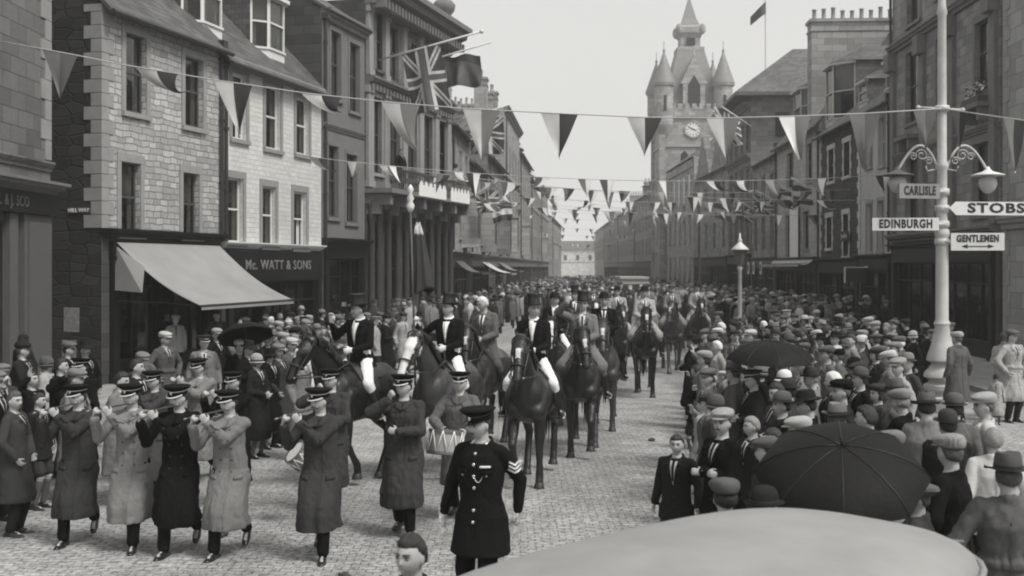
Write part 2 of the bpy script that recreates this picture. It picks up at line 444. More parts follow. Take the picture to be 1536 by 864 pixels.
    def pipe(s, x, z0, z1, y=-.1):
        q = MB(); q.tube([(x, y, z0), (x, y, z1)], .055, 8)
        z = z0 + 1.5
        while z < z1: q.tube([(x, y, z), (x, y, z + .09)], .078, 8); z += 1.8
        q.box(x - .13, x + .13, y - .13, y + .12, z1 - .01, z1 + .2)
        return q.build('downpipe', IRON, s.o)
    def dormer(s, x, w, z0, h, y0=.3, cheek=SLATE, frame=WHITE, cant=.35, rh=.7, dep=2.2, roofm=SLATE, cmat=None, wall_below=0.0):
        # a canted dormer: cheeks, angled lights and a small hipped roof
        f = w / 2 - cant; P = [(-w / 2, y0 + cant), (-f, y0), (f, y0), (w / 2, y0 + cant)]
        mb = MB(); zt = z0 + h; back = y0 + dep
        mb.quad((x - w / 2, back, z0 - .6), (x - w / 2, y0 + cant, z0 - .6), (x - w / 2, y0 + cant, zt), (x - w / 2, back, zt))
        mb.quad((x + w / 2, y0 + cant, z0 - .6), (x + w / 2, back, z0 - .6), (x + w / 2, back, zt), (x + w / 2, y0 + cant, zt))
        E = [(x - w / 2 - .12, y0 + cant - .12), (x - f - .06, y0 - .14), (x + f + .06, y0 - .14), (x + w / 2 + .12, y0 + cant - .12)]
        ap = V((x, y0 + w * .55, zt + rh)); bk = V((x, back + .6, zt + rh))
        el = (x - w / 2 - .12, back, zt); er = (x + w / 2 + .12, back, zt)
        for i in range(3): mb.add([(E[i][0], E[i][1], zt), (E[i + 1][0], E[i + 1][1], zt), ap], [(0, 1, 2)])
        mb.quad(el, (E[0][0], E[0][1], zt), ap, bk); mb.quad((E[3][0], E[3][1], zt), er, bk, ap)
        mb.add([el, er, bk], [(0, 1, 2)])
        b = mb.build('dormer', [cheek], s.o)
        for i in range(3):
            a, c = V((x + P[i][0], P[i][1], 0)), V((x + P[i + 1][0], P[i + 1][1], 0)); d = c - a; L = d.length; d /= L
            M = Matrix(((d.x, -d.y, 0, a.x), (d.y, d.x, 0, a.y), (0, 0, 1, z0), (0, 0, 0, 1)))
            q = MB(); t = .07
            q.box(0, L, 0, .08, -.05 - wall_below, .35, M=M); q.box(0, t, 0, .08, .35, h, M=M); q.box(L - t, L, 0, .08, .35, h, M=M)
            q.box(t, L - t, 0, .08, h - .18, h, M=M); q.box(t, L - t, -.01, .075, .35 + (h - .5) * .5, .41 + (h - .5) * .5, M=M)
            q.box(-.02, L + .02, -.05, .02, .31, .38, M=M)
            q.box(t - .02, L - t + .02, .05, .06, .35, h - .15, 1, M=M)
            # a blind and net behind the glass
            q.box(t, L - t, .1, .11, h * .55, h - .15, 2, M=M); q.box(t, t + (L - 2 * t) * .3, .1, .11, .35, h * .55, 2, M=M)
            q.box(t, L - t, .5, .52, .3, h - .15, 3, M=M)
            q.build('dormer_window', [frame, GL, NET, INT], b)
        q = MB(); q.rings([[(E[i][0], E[i][1] + dy, zt + dz) for i in range(4)] for dy, dz in ((0, -.02), (-.03, -.02), (-.03, -.14), (.12, -.14), (.12, -.02))], cap=False, closed=False)
        q.build('eaves_board', frame, b)
        return b
    def shop(s, x0, x1, zt, paint, fas=.55, doorx=None, cornice=.35, text=None, tcol=None, tsize=.3, nm=3, stall=.6, ins=.12, blind=None, twidth=None, fm=None):
        # opening is x0..x1, 0..zt-fas ; call before wall()
        r = (x0, x1, 0.0, zt - fas); s.hole(r); z1 = zt - fas; fm = fm or paint
        fr = MB()
        for x in (x0 - .18, x1 - .1): fr.box(x, x + .28, -.12, .05, 0, z1 + .02); fr.box(x - .03, x + .31, -.16, .03, 0, .35)
        fr.box(x0, x1, ins, ins + .25, .004, stall); fr.box(x0, x1, ins - .04, ins + .1, stall, stall + .07)
        fr.box(x0, x1, ins, ins + .12, z1 - .12, z1)
        dw = 1.0; doorx = doorx if doorx is not None else (x0 + x1) / 2
        segs = [(x0, doorx - dw / 2), (doorx + dw / 2, x1)]
        gl = MB(); goods = MB()
        for a, b in segs:
            if b - a < .4: continue
            n = max(1, round((b - a) / 1.2))
            for i in range(n + 1):
                x = a + (b - a) * i / n; fr.box(max(a, x - .035), min(b, x + .035), ins - .01, ins + .1, stall + .07, z1 - .12)
            fr.box(a, b, ins - .006, ins + .08, z1 - .75, z1 - .69)
            gl.box(a, b, ins + .04, ins + .05, stall + .05, z1 - .1)
            for i in range(int((b - a) * 3)):
                gx_ = a + random.random() * (b - a - .3); gz_ = stall + .1 + random.choice([0, .35, .8]); gh = .12 + .25 * random.random()
                goods.box(gx_, gx_ + .1 + .2 * random.random(), ins + .25 + .01 * i, ins + .4 + .01 * i, gz_, gz_ + gh, random.randint(0, 1))
        f = fr.build('shopfront', paint, s.o); gl.build('pane', GL, f)
        if goods.v: goods.build('window_display', [CREAM, MIDP], f)
        d = MB(); d.box(doorx - dw / 2, doorx + dw / 2, ins + .45, ins + .5, .004, 2.1); d.box(doorx - dw / 2, doorx + dw / 2, ins + .42, ins + .5, 2.1, z1)
        d.box(doorx - .35, doorx + .35, ins + .43, ins + .46, .2, .8); d.box(doorx - .35, doorx + .35, ins + .43, ins + .46, 1.0, 1.95, 1)
        d.tcap((doorx + .4, ins + .4, 1.0), (doorx + .4, ins + .44, 1.0), .03, .03, 8, mi=1)
        d.build('shop_door', [paint, GL], s.o)
        q = MB(); q.box(x0 - .2, x1 + .2, -.14, -.003, z1 + .02, zt - .1); q.box(x0 - .2, x1 + .2, -.17, -.003, z1 - .04, z1 + .06)
        fa = q.build('fascia', fm, s.o)
        if text: lettering(text, fa, Matrix.Translation(((x0 + x1) / 2, -.15, (z1 + zt) / 2 - .03)) @ UP, tsize, tcol or CREAM, .004, 1.1, width=twidth)
        if cornice: s.cornice(zt - .1, cornice, .22, fm, 'shop_cornice', x0 - .3, x1 + .3)
# ------------------------------------------------------------------ ground
def sheet(name, pts, z, mat, th=0.0):
    mb = MB()
    if th: mb.prism(pts, z - th, z)
    else: mb.add([(x, y, z) for x, y in pts], [tuple(range(len(pts)))])
    return tag(mb.build(name, mat), kind='structure')
sheet('ground', [(-900, -60), (900, -60), (900, 1500), (-900, 1500)], -.03, plain('earth', .12, .95, .2, .05))
sheet('road', [(-10, -12), (16, -12), (24, 420), (-2.5, 420), (-2.5, 60), (-10, 30)], 0, setts())
FLAG = masonry('pavement flags', 'ashlar', .2, .8, .9, .6, .012, .15, dirt=.6)
def flagmat():
    s = NT('flagstones'); o = s.obj()
    br = s.n('TexBrick', {'Vector': o, 'Scale': 1.0, 'Brick Width': .9, 'Row Height': .6, 'Mortar Size': .01, 'Color1': (0, 0, 0, 1), 'Color2': (1, 1, 1, 1), 'Mortar': (0, 0, 0, 1)})
    c = s.n('SeparateColor', {0: br.outputs[0]}).outputs[0]
    g = s.math('MULTIPLY', s.math('MULTIPLY_ADD', c, .08, .24), s.math('ADD', .6, s.math('MULTIPLY', s.noise(o, 1.2, 5), .8)))
    s.grey(s.mix(br.outputs[1], g, .08)); s.b.inputs['Roughness'].default_value = .65
    return s.m
FLAG = flagmat(); KERB = plain('kerb stone', .3, .7, .15, 2)
LF = [(-9.9, -12), (-9.9, 24), (-10.2, 27.2), (-2.95, 53.6), (-.66, 86), (2.15, 126), (5.2, 169), (6, 200)]   # left frontage
RF = [(14.0, -12), (14.2, 26), (15, 42), (15.9, 60), (16.9, 80), (17.4, 90), (17.4, 140), (17.6, 200)]
def offs(line, dx): return [(x + dx, y) for x, y in line]
def pave(line, sgn, w, name):
    inner = offs(line, sgn * w); outer = offs(line, -sgn * .6)
    pts = outer + inner[::-1]
    if sgn > 0: pts = pts[::-1]
    mb = MB(); mb.prism(pts, -.02, .12); tag(mb.build(name, FLAG), kind='structure')
    kb = MB()
    for (a, b) in zip(inner[:-1], inner[1:]):
        L = b[1] - a[1]; n = max(1, int(L / 1.2))
        for i in range(n):
            t0, t1 = i / n + .004 / n, (i + 1) / n - .02 / n
            xa, xb = a[0] + (b[0] - a[0]) * t0, a[0] + (b[0] - a[0]) * t1; ya, yb = a[1] + L * t0, a[1] + L * t1
            kb.prism([(xa, ya), (xa + sgn * .15, ya), (xb + sgn * .15, yb), (xb, yb)], -.02, .128)
    tag(kb.build('kerb', KERB), kind='structure')
pave(LF, 1, 2.7, 'pavement'); pave(RF, -1, 3.0, 'pavement')
# ------------------------------------------------------------------ left row
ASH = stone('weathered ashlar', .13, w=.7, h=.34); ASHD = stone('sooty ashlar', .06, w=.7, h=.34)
DRES = plain('dressed sandstone', .26, .85, .15, 2.5, bump=.2); DRESD = plain('sooty dressed stone', .15, .85, .18, 2.5, bump=.2)
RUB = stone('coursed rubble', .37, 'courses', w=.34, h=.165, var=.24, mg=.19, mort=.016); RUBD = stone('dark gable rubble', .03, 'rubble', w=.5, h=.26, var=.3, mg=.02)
BRKW = stone('limewashed stone courses', .55, w=.34, h=.15, var=.08, mort=.010, mg=.45, dirt=.3)
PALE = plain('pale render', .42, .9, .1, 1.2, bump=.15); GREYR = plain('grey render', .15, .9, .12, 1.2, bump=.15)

# nearest on the left: only its far bay is in the picture
b = Bld('corner_building', 'ashlar building with rusticated corner and panelled shopfront pilasters at the left edge', (-9.9, 12), (-9.78, 24), 9)
W0 = b.W
b.shop(1.2, W0 - 3.6, 4.1, DARKP, tsize=.4, doorx=6, fas=.7)
b.win((W0 - 5.2, W0 - 3.3, 5.35, 9.6), bars=1, curtain=1); b.win((W0 - 9, W0 - 7.2, 5.35, 9.6), curtain=1)
b.hole((W0 - 3.15, W0 - 2.05, .4, 3.9))
b.wall(0, 4.6, MIDP, ASHD); b.wall(4.6, 13, ASH, ASHD, rev=.4)
q = MB(); 
for xa, xb in ((W0 - 3.45, W0 - 3.1), (W0 - 2.1, W0 - 1.75), (W0 - 1.45, W0 - .15)): q.box(xa, xb, -.1, .05, 0, 4.05)
q.box(W0 - 1.3, W0 - .3, -.13, -.05, .5, 3.9); q.box(W0 - 3.1, W0 - 2.1, .05, .1, 0, .4)
q.build('pilaster', plain('painted pilaster', .09, .5, .08), b.o)
q = MB(); q.box(W0 - 3.1, W0 - 2.1, .12, .13, .4, 3.9); q.build('shop_window', GL, b.o)
fb = b.box('fascia', W0 - 8, W0 + .02, -.2, -.003, 4.06, 4.5, DARKP)
lettering('R. & J. SCO', fb, Matrix.Translation((W0 - 2.2, -.21, 4.27)) @ UP, .3, MIDP, .004)
b.cornice(4.5, .45, .24, DRESD); b.cornice(5.0, .12, .2, ASH, 'string_course')
b.quoins(5.25, 12.8, DRES, xs=(W0,), hh=.42)
q = MB(); q.lathe([(1.35, 0), (1.35, .1)], 24); 
arch = MB()
for i in range(12):
    a0, a1 = pi * i / 12, pi * (i + 1) / 12
    pts = [(W0 - 4.25 + r_ * cos(a) , 9.6 + r_ * sin(a)) for r_, a in ((1.0, a0), (1.5, a0), (1.5, a1), (1.0, a1))]
    arch.add([(x, -.08, z) for x, z in pts] + [(x, .02, z) for x, z in pts], [(0, 1, 2, 3), (4, 7, 6, 5), (0, 4, 5, 1), (1, 5, 6, 2), (2, 6, 7, 3), (3, 7, 4, 0)])
arch.build('window_arch', DRES, b.o)

# rubble house with the awning
A1, B1 = (-10.02, 27.6), (-8.4, 33.68)
def onL(px):   # a point on the straight near frontage of the left row
    k = (px - 768) / F; D = -17.33 / (k - .266); return (k * D, D)
b = Bld('rubble_house', 'coursed rubble townhouse with pale quoins and a wide awning over its dark shop', onL(152), onL(331.5), 8.5)
LW = b.W
for r in ((188, 219, 53, 170), (277, 304, 87, 191), (181, 210, 244, 351), (274, 298, 260, 355)):
    b.winpx(*r, sur=DRES, sw=.17, curtain=2 if r[2] > 200 else 1, frame=MIDP)
b.shop(.5, LW - .5, 3.75, DARKP, doorx=LW * .5, cornice=0)
ze = b.z(240, 34)
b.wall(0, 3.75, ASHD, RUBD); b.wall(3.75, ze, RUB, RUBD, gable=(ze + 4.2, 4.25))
b.cornice(3.74, .32, .2, DARKP, 'shop_cornice'); b.gable_roof(ze, ze + 4.2); b.quoins(3.95, ze - .05, DRES, xs=(0,)); b.pipe(LW - .12, 3.9, ze - .1)
b.dormer(b.u(228)[0], 1.3, ze + .75, 1.3, 1.15, frame=MIDP, cant=.05, rh=.5)
b.chimney(.5, 4.25, .8, 2.4, ze + 3.0, ze + 5.4, RUB, 4)
# paper notices and a tiny street plate in the lane
q = MB(); q.box(-.012, -.002, .62, 1.05, 1.4, 2.0); q.box(-.012, -.002, .7, 1.1, .55, 1.2)
q.build('poster', plain('poster paper', .2, .8, .4, 9), b.o)
q = MB(); q.box(-.03, -.003, .28, .95, 4.3, 4.45); sgn_ = q.build('street_plate', plain('street plate', .05, .5), b.o)
lettering('MILL WAY', sgn_, Matrix.Translation((-.034, .615, 4.375)) @ Matrix.Rotation(-pi / 2, 4, 'Z') @ UP, .13, WHITE, .002)
bL1 = b
# the awning is its own thing, fixed over the shop
def awning(bl, u0, u1, z0, z1, out, mat, label, frame=IRON, sc=False, flap=True):
    o = empty('awning', bl.o.matrix_basis @ V((0, 0, 0)), bl.o.rotation_euler.z, label=label, cat='awning')
    M = bl.o.matrix_basis
    mb = MB(); n, m = 16, 8; top = []; 
    for k in range(n + 1):
        t = k / n; row = []
        for i in range(m * 4 + 1):
            s_ = i / (m * 4); x = u0 + (u1 - u0) * s_
            y = -.12 - out * t; z = z0 + (z1 - z0) * t - .19 * sin(pi * t) - .02 * (abs(sin(pi * s_ * 4)) ** .5) * t + .006 * sin(s_ * 90) * t
            row.append((x, y, z))
        top.append(row)
    nn = m * 4 + 1
    vs = [p for r in top for p in r]; vs += [(x, y + .004, z - .012) for x, y, z in vs]; Q = (n + 1) * nn
    fs = []
    for k in range(n):
        for i in range(nn - 1):
            a = k * nn + i; fs.append((a, a + 1, a + nn + 1, a + nn)); fs.append((a + Q + nn, a + nn + 1 + Q, a + 1 + Q, a + Q))
    mb.add(vs, fs)
    mb.build('canopy', mat, o, 'all')
    q = MB(); e = top[-1]
    q.tube([e[0], e[-1]], .03, 8)
    for s_, x in ((1, u0 + .05), (-1, u1 - .05)):
        q.tube([(x, -.1, z1 + .1), (x + s_ * .5, -out * .5, z1 + .05), (x, -out - .1, z1)], .018, 6)
    q.build('awning_frame', frame, o)
    v = MB(); N = 40
    for i in range(N):
        xa, xb = u0 + (u1 - u0) * i / N, u0 + (u1 - u0) * (i + 1) / N; h = .10 + (.05 * abs(sin(pi * i / 2)) if sc else 0)
        v.box(xa, xb, -.13 - out, -.115 - out, z1 - h, z1 - .02)
    v.build('valance', mat, o)
    if flap:
        g = MB(); P = [(u0, -.1, z0 - .1), (u0, -.9, z0 - .62), (u0 - .25, -1.0, z0 - 1.25), (u0 - .1, -.15, z0 - 1.2)]
        g.add(P + [(x + .02, y, z) for x, y, z in P], [(0, 1, 2, 3), (7, 6, 5, 4), (0, 4, 5, 1), (1, 5, 6, 2), (2, 6, 7, 3), (3, 7, 4, 0)])
        g.build('side_flap', mat, o)
    return o
CANV = plain('awning canvas', .25, .85, .16, 1.1, bump=.1)
awning(b, b.u(168)[0], b.u(323)[0], 3.62, 2.05, 2.35, CANV, 'broad plain canvas awning let down over the dark shop of the rubble house')

# limewashed house
b = Bld('whitewashed_house', 'whitewashed stone house with two white canted dormers and a lettered shop fascia', onL(332.5), onL(482), 8.5)
LW = b.W
for r in ((348, 369, 112, 209), (398, 420, 130, 224), (444, 463, 148, 232), (341, 364, 267, 364), (393, 413, 280, 369), (440, 459, 288, 372)):
    b.winpx(*r, sur=plain('grey margins', .24, .8), sw=.17, frame=WHITE, curtain=1, openw=random.random() < .3)
b.shop(.4, LW - .4, 3.55, DARKP, doorx=LW * .35, cornice=0, text='Mc. WATT & SONS', tcol=plain('sign letters', .17), tsize=.42, fas=.95, twidth=4.6)
ze = b.z(410, 108)
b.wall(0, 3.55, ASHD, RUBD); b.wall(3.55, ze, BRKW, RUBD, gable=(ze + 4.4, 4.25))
b.cornice(3.6, .22, .14, WHITE, 'shop_cornice'); b.cornice(ze - .32, .18, .3, DRES, 'eaves_course'); b.gable_roof(ze, ze + 4.4); b.pipe(.1, 3.7, ze - .3)
for px in (362, 452): b.dormer(b.u(px)[0] - .9, 2.0, ze + .55, 2.15, .45, frame=WHITE, cant=.45, rh=.9)
b.chimney(LW - .35, 4.25, .8, 2.4, ze + 3.2, ze + 6, RUB, 5)
bL2 = b
# tall grey house
b = Bld('narrow_house', 'tall narrow sooty house with long sash windows and a dark shopfront under a band course', onL(483), onL(547), 9)
LW = b.W
for r in ((496, 511, 48, 148), (524, 539, 66, 168), (492, 507, 219, 326), (519, 535, 232, 334)): b.winpx(*r, sur=DRESD, sw=.13, frame=MIDP, curtain=1)
b.shop(.3, LW - .3, 3.9, DARKP, doorx=LW * .6, cornice=.5)
ze = b.z(520, 30)
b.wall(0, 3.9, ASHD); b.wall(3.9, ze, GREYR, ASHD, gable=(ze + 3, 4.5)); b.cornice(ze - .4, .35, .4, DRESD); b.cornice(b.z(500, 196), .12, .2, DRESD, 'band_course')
b.gable_roof(ze, ze + 3, over=.2); b.chimney(.4, 4.5, .8, 3, ze + 2, ze + 4.5, ASHD, 5); b.pipe(.12, 4, ze - .4)
# the bank
BANKS = stone('bank stone', .15, w=.9, h=.4, dirt=.4); BP = plain('bank pilaster stone', .27, .85, .12, 2, bump=.15)
b = Bld('bank', 'classical stone bank with balcony, tall pilasters, deep cornice and an urn on its roof', onL(548.5), (-2.95, 53.4), 12)
LW = b.W
tops = [(565, 576, 20, 106), (585, 598, 40, 122), (602, 612, 54, 132), (617, 625, 66, 138), (632, 643, 78, 148)]
for r in tops: b.winpx(*r, curtain=1, frame=MIDP)
nb = 5
for i in range(nb):
    x = LW * (i + .5) / nb; b.win((x - .62, x + .62, 6.7, 9.7), curtain=1, frame=MIDP, sur=BP, sw=.14)
for i in range(nb):
    x = LW * (i + .5) / nb; b.win((x - .7, x + .7, 1.1, 4.6), curtain=0, frame=DARKP, bars=1)
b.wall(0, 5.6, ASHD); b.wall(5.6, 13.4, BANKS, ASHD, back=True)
b.cornice(5.45, .5, .35, DRESD, dent=True); b.cornice(10.05, .4, .35, DRESD, 'string_cornice', dent=True); b.cornice(13.2, 1.15, .9, DRESD, dent=True)
b.box('parapet', 0, LW, .1, .5, 14.1, 14.7, DRESD)
q = MB()
for i in range(nb + 1):
    x = min(max(LW * i / nb, .3), LW - .3)
    for za, zb, w_ in ((10.45, 13.2, .2), (6.1, 10.05, .26)):
        q.box(x - w_, x + w_, -.12, .04, za, zb); q.box(x - w_ - .07, x + w_ + .07, -.17, .03, zb - .28, zb - .003); q.box(x - w_ - .06, x + w_ + .06, -.16, .03, za + .002, za + .25)
q.build('pilaster', BP, b.o)
for i in range(2 * nb + 1):
    x = min(max(LW * i / nb / 2, .25), LW - .25); q = MB()
    q.lathe([(.2, .12), (.2, .35), (.14, .4), (.12, 4.7), (.15, 4.75), (.2, 5.0), (.22, 5.44)], 14, (x, -.14, 0)); q.build('column', plain('sooty column stone', .05, .8, .2, 3), b.o, 40)
# balcony
q = MB(); bz = 5.85; q.box(-.1, LW * .98, -1.15, .02, bz, bz + .18)
for i in range(nb + 1):
    x = min(max(LW * i / nb, .2), LW - .2) ; q.box(x - .14, x + .14, -1.0, .02, bz - .45, bz - .003); q.box(x - .14, x + .14, -.55, .02, bz - .8, bz - .45)
bal = q.build('balcony', DRESD, b.o)
q = MB()
n = 46
for i in range(n):
    x = LW * .97 * i / n; q.tube([(x, -1.08, bz + .18), (x + .1, -1.08, bz + .55), (x, -1.08, bz + .95)], .02, 5); q.tube([(x + .1, -1.08, bz + .18), (x, -1.08, bz + .55), (x + .1, -1.08, bz + .95)], .02, 5)
q.box(-.1, LW * .97, -1.12, -1.03, bz + .93, bz + 1.0)
q.build('railing', plain('balcony iron', .08, .5), bal)
q = MB()   # white scalloped festoon cloth hung along the balcony rail
for (xa, xb) in ((LW * .28, LW * .62), (LW * .68, LW * .95)):
    N = 36
    for i in range(N):
        x0, x1 = xa + (xb - xa) * i / N, xa + (xb - xa) * (i + 1) / N; t = (i % 6) / 5
        q.box(x0, x1, -1.17, -1.15, bz + .05, bz + .5 + .18 * sin(pi * t))
q.build('festoon_cloth', plain('bunting white', .75, .8, .05), bal)
q = MB(); q.lathe([(.35, 0), (.35, .25), (.14, .35), (.2, .5), (.5, .85), (.55, 1.1), (.4, 1.3), (.2, 1.4), (.14, 1.6), (.05, 1.9), (.02, 2.2)], 14, (LW - .5, .1, 14.1)); q.build('urn', DRESD, b.o, 'all')
bBANK = b
# terrace beyond the bank
def simple(name, label, p0, p1, dep, ze, zr, mat, rows, nw, ww=.95, shopz=3.6, mats=None, frame=MIDP, chim=1, gut=True, sur=DRES, text=None, group=None, side=None, dorm=0, over=.3, cz=2.2, far=False):
    b = Bld(name, label, p0, p1, dep, group=group); LW = b.W
    for (za, zb) in rows:
        for i in range(nw):
            x = LW * (i + .5) / nw; b.win((x - ww / 2, x + ww / 2, za, zb), sur=sur, sw=.13, frame=frame, far=far, curtain=None if not far else 0)
    if shopz: b.shop(.35, LW - .35, shopz, mats or random.choice([DARKP, MIDP, CREAMD, SLATEP, SLATEP]), fm=random.choice([DARKP, MIDP, CREAMD, SLATEP]), doorx=LW * random.choice([.3, .5, .7]), cornice=.35, text=text, tsize=.3, tcol=CREAM)
    z0 = shopz or 0
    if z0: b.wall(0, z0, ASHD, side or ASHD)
    if zr > ze + .1: b.wall(z0, ze, mat, side or mat, gable=(zr, dep / 2)); b.gable_roof(ze, zr, over=over)
    else: b.wall(z0, ze, mat, side or mat); b.cornice(ze - .3, .4, .5, DRESD)
    b.pipe(.15, z0 + .2, ze - .2, y=-.16); b.cornice(rows[-1][0] - .75, .16, .2, DRES, 'string_course')
    if random.random() < .6:
        q = MB(); xx = LW * random.choice([.25, .5, .75]); za, zb = rows[0][0] - .5, rows[0][1] + .4; q.prism([(xx - 1.1, .02), (xx - .7, -.75), (xx + .7, -.75), (xx + 1.1, .02)], za, zb); q.prism([(xx - 1.2, .03), (xx - .78, -.85), (xx + .78, -.85), (xx + 1.2, .03)], zb, zb + .15); q.prism([(xx - .62, -.74), (xx - .62, -.77), (xx + .62, -.77), (xx + .62, -.74)], za + .5, zb - .2, 1); q.build('bay_window', [mat, GL], b.o)
    if chim:
        for x in ((.5,) if chim == 1 else (.5, LW - .5)): b.chimney(x, dep / 2, .9, 2.6, zr - .9, zr + cz, side or mat, 5)
    for i in range(dorm):
        x = LW * (i + .5) / dorm; b.dormer(x, 1.5, ze + .5, 1.4, .7, frame=frame, cant=.05, rh=.6)
    return b
G1 = stone('warm grey ashlar', .29, w=.7, h=.32); G2 = stone('dull ashlar', .26, w=.8, h=.35); G3 = stone('light ashlar', .27, w=.8, h=.35, dirt=.4)
def onL2(D):
    if D < 126: return (-2.95 + (D - 53.4) * (5.1 / 72.6), D)
    return (2.15 + (D - 126) * (3.05 / 43), D)
bT0 = simple('terrace_house', 'pale three storey terrace house next beyond the bank', onL2(53.6), onL2(62), 9, 9.8, 12.2, G3, [(4.5, 6.3), (7.2, 8.9)], 3, sur=DRES, chim=2, dorm=2)
bT1 = simple('terrace_house', 'small grey terrace house with a bright shop blind beyond the pale one', onL2(62.1), onL2(73), 9, 8.8, 11.2, G2, [(4.4, 6.1), (7, 8.6)], 4, sur=DRES, chim=1)
bT2 = simple('terrace_house', 'plain dull terrace house left of the tall gabled block', onL2(73.1), onL2(87), 9, 10.2, 12.6, stone('brown grey ashlar', .16), [(4.4, 6.1), (7, 8.6)], 5, chim=2, dorm=2)
bT = simple('tenement', 'tall tenement with crowded chimneys stepping above the left terrace', onL2(87.1), onL2(105), 11, 15.2, 15.2, G1, [(4.6, 6.5), (7.6, 9.4), (10.6, 12.6)], 5, chim=2, cz=2.0, far=True)
simple('tenement', 'pale gabled tenement after the one with crowded chimneys', onL2(105.1), onL2(124), 11, 13.6, 16.4, G3, [(4.6, 6.5), (7.6, 9.4), (10.4, 12.2)], 5, chim=2, cz=1.6, far=True, dorm=3)
for yy in (4, 9, 14): bT.chimney(yy, 2.2, 1.3, 1.0, 14.2, 17.6 + (yy % 3) * .4, G2, 4, along='x')
simple('tenement', 'grey tenement with a lower eave and roof dormers beyond the crowded chimneys', onL2(124.1), onL2(148), 11, 12.6, 15, G2, [(4.6, 6.5), (7.4, 9.2), (10.1, 11.6)], 7, chim=2, far=True, dorm=3)
simple('tenement', 'last tenement of the left row with a flat corner parapet', onL2(148.1), onL2(172), 11, 13.6, 13.6, G1, [(4.6, 6.5), (7.6, 9.4), (10.4, 12)], 6, chim=2, far=True, cz=1.5)
simple('tenement', 'faint far tenement where the left row ends', (6.5, 185), (10, 230), 11, 11, 13.5, G1, [(4.6, 6.5), (7.6, 9.4)], 8, shopz=0, chim=2, far=True)
# ------------------------------------------------------------------ right row (each from its far end to its near end)
def onR(D):
    if D <= 90: return (12.9 + .05 * D, D)
    return (17.4, D)
def Dr(px):
    k = (px - 768) / F; return 12.9 / (k - .05)
def R_(pa, pb): return onR(Dr(pa)), onR(Dr(pb))
awning(bT1, 6.0, 10.0, 3.3, 2.6, 1.8, plain('bright blind', .5, .8, .1, 2), 'bright slanting blind low on the left beyond the bank', flap=False)
awning(bT0, 1.0, 4.5, 3.3, 2.7, 1.3, MIDP, 'grey shop blind on the first terrace house beyond the bank', flap=False)
awning(bT2, 7.0, 12.0, 3.3, 2.7, 1.5, CREAMD, 'buff shop blind on the brown grey terrace house', flap=False)
# R0 edge block
b = Bld('corner_block', 'light coarse ashlar corner block cut by the right edge of the street', onR(33.6), onR(24), 9)
b.win((3.5, 4.7, 5.3, 8), curtain=1); b.wall(0, 14, stone('edge ashlar', .3, w=.9, h=.45, var=.2, dirt=.5)); b.cornice(4.1, .25, .4, DRES); b.quoins(.2, 13.8, DRES, xs=(0,), hh=.45)
b.dorm = 0
# R1 sooty stone
R1M = stone('sooty tooled ashlar', .22, w=.6, h=.3, dirt=.5)
b = Bld('stone_block', 'sooty ashlar block with pilasters and flower filled sills behind the signpost', *R_(1338.5, 1499), 10)
LW = b.W
for r in ((1360, 1380, 76, 183), (1360, 1380, 237, 340), (1362, 1380, -70, 33), (1463, 1487, 30, 127), (1461, 1486, 214, 322), (1405, 1425, 54, 155), (1405, 1425, 226, 330), (1464, 1488, -140, -40), (1405, 1425, -110, -10)):
    b.winpx(*r, sur=DRESD, sw=.2, frame=MIDP, curtain=1)
b.shop(.5, LW - .5, 3.75, DARKP, doorx=LW * .45, text='', fm=DARKP)
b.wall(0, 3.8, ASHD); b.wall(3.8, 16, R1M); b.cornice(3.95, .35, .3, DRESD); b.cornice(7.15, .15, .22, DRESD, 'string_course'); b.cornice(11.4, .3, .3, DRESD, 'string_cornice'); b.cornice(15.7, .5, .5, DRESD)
q = MB()
for x in (.3, LW * .36, LW * .64, LW - .3):
    q.box(x - .25, x + .25, -.14, .03, 4.3, 11.4); q.box(x - .3, x + .3, -.35, .03, 10.7, 11.38)
q.build('pilaster', DRESD, b.o)
for px, py in ((1475, 157), (1370, 204)):
    u_, D_ = b.u(px); q = MB(); z_ = gz(py, D_); q.box(u_ - .85, u_ + .85, -.5, -.004, z_ - .15, z_); 
    for s_ in (-.6, .6): q.box(u_ + s_ - .1, u_ + s_ + .1, -.4, -.004, z_ - .55, z_ - .15)
    q.build('balconet', DRESD, b.o)
b.pipe(.1, 4, 15.5)
u_, D_ = b.u(1475); z_ = gz(157, D_)
fl = MB(); fl.box(u_ - .72, u_ + .72, -.44, -.1, z_ + .005, z_ + .2, 1)
for i in range(160):
    x = u_ + random.uniform(-.7, .7); y = random.uniform(-.42, -.12); z = z_ + .1 + random.random() ** 1.3 * .55
    M = Matrix.Translation((x, y, z)) @ Matrix.Rotation(random.random() * 6, 4, V((random.random() - .5, random.random() - .5, random.random())).normalized())
    r = random.uniform(.04, .09); fl.add([M @ V(p) for p in ((-r, 0, 0), (0, -r * .6, .01), (r, 0, 0), (0, r * .6, .01))], [(0, 1, 2, 3)], 0 if random.random() < .45 else 1)
fo = fl.build('flower_box', [plain('petals', .6), plain('leaves', .06)], None); fo.location = b.o.location; fo.rotation_euler = b.o.rotation_euler
tag(fo, 'box of pale flowers on the stone sill behind the white signpost', 'flower box')
bR1 = b
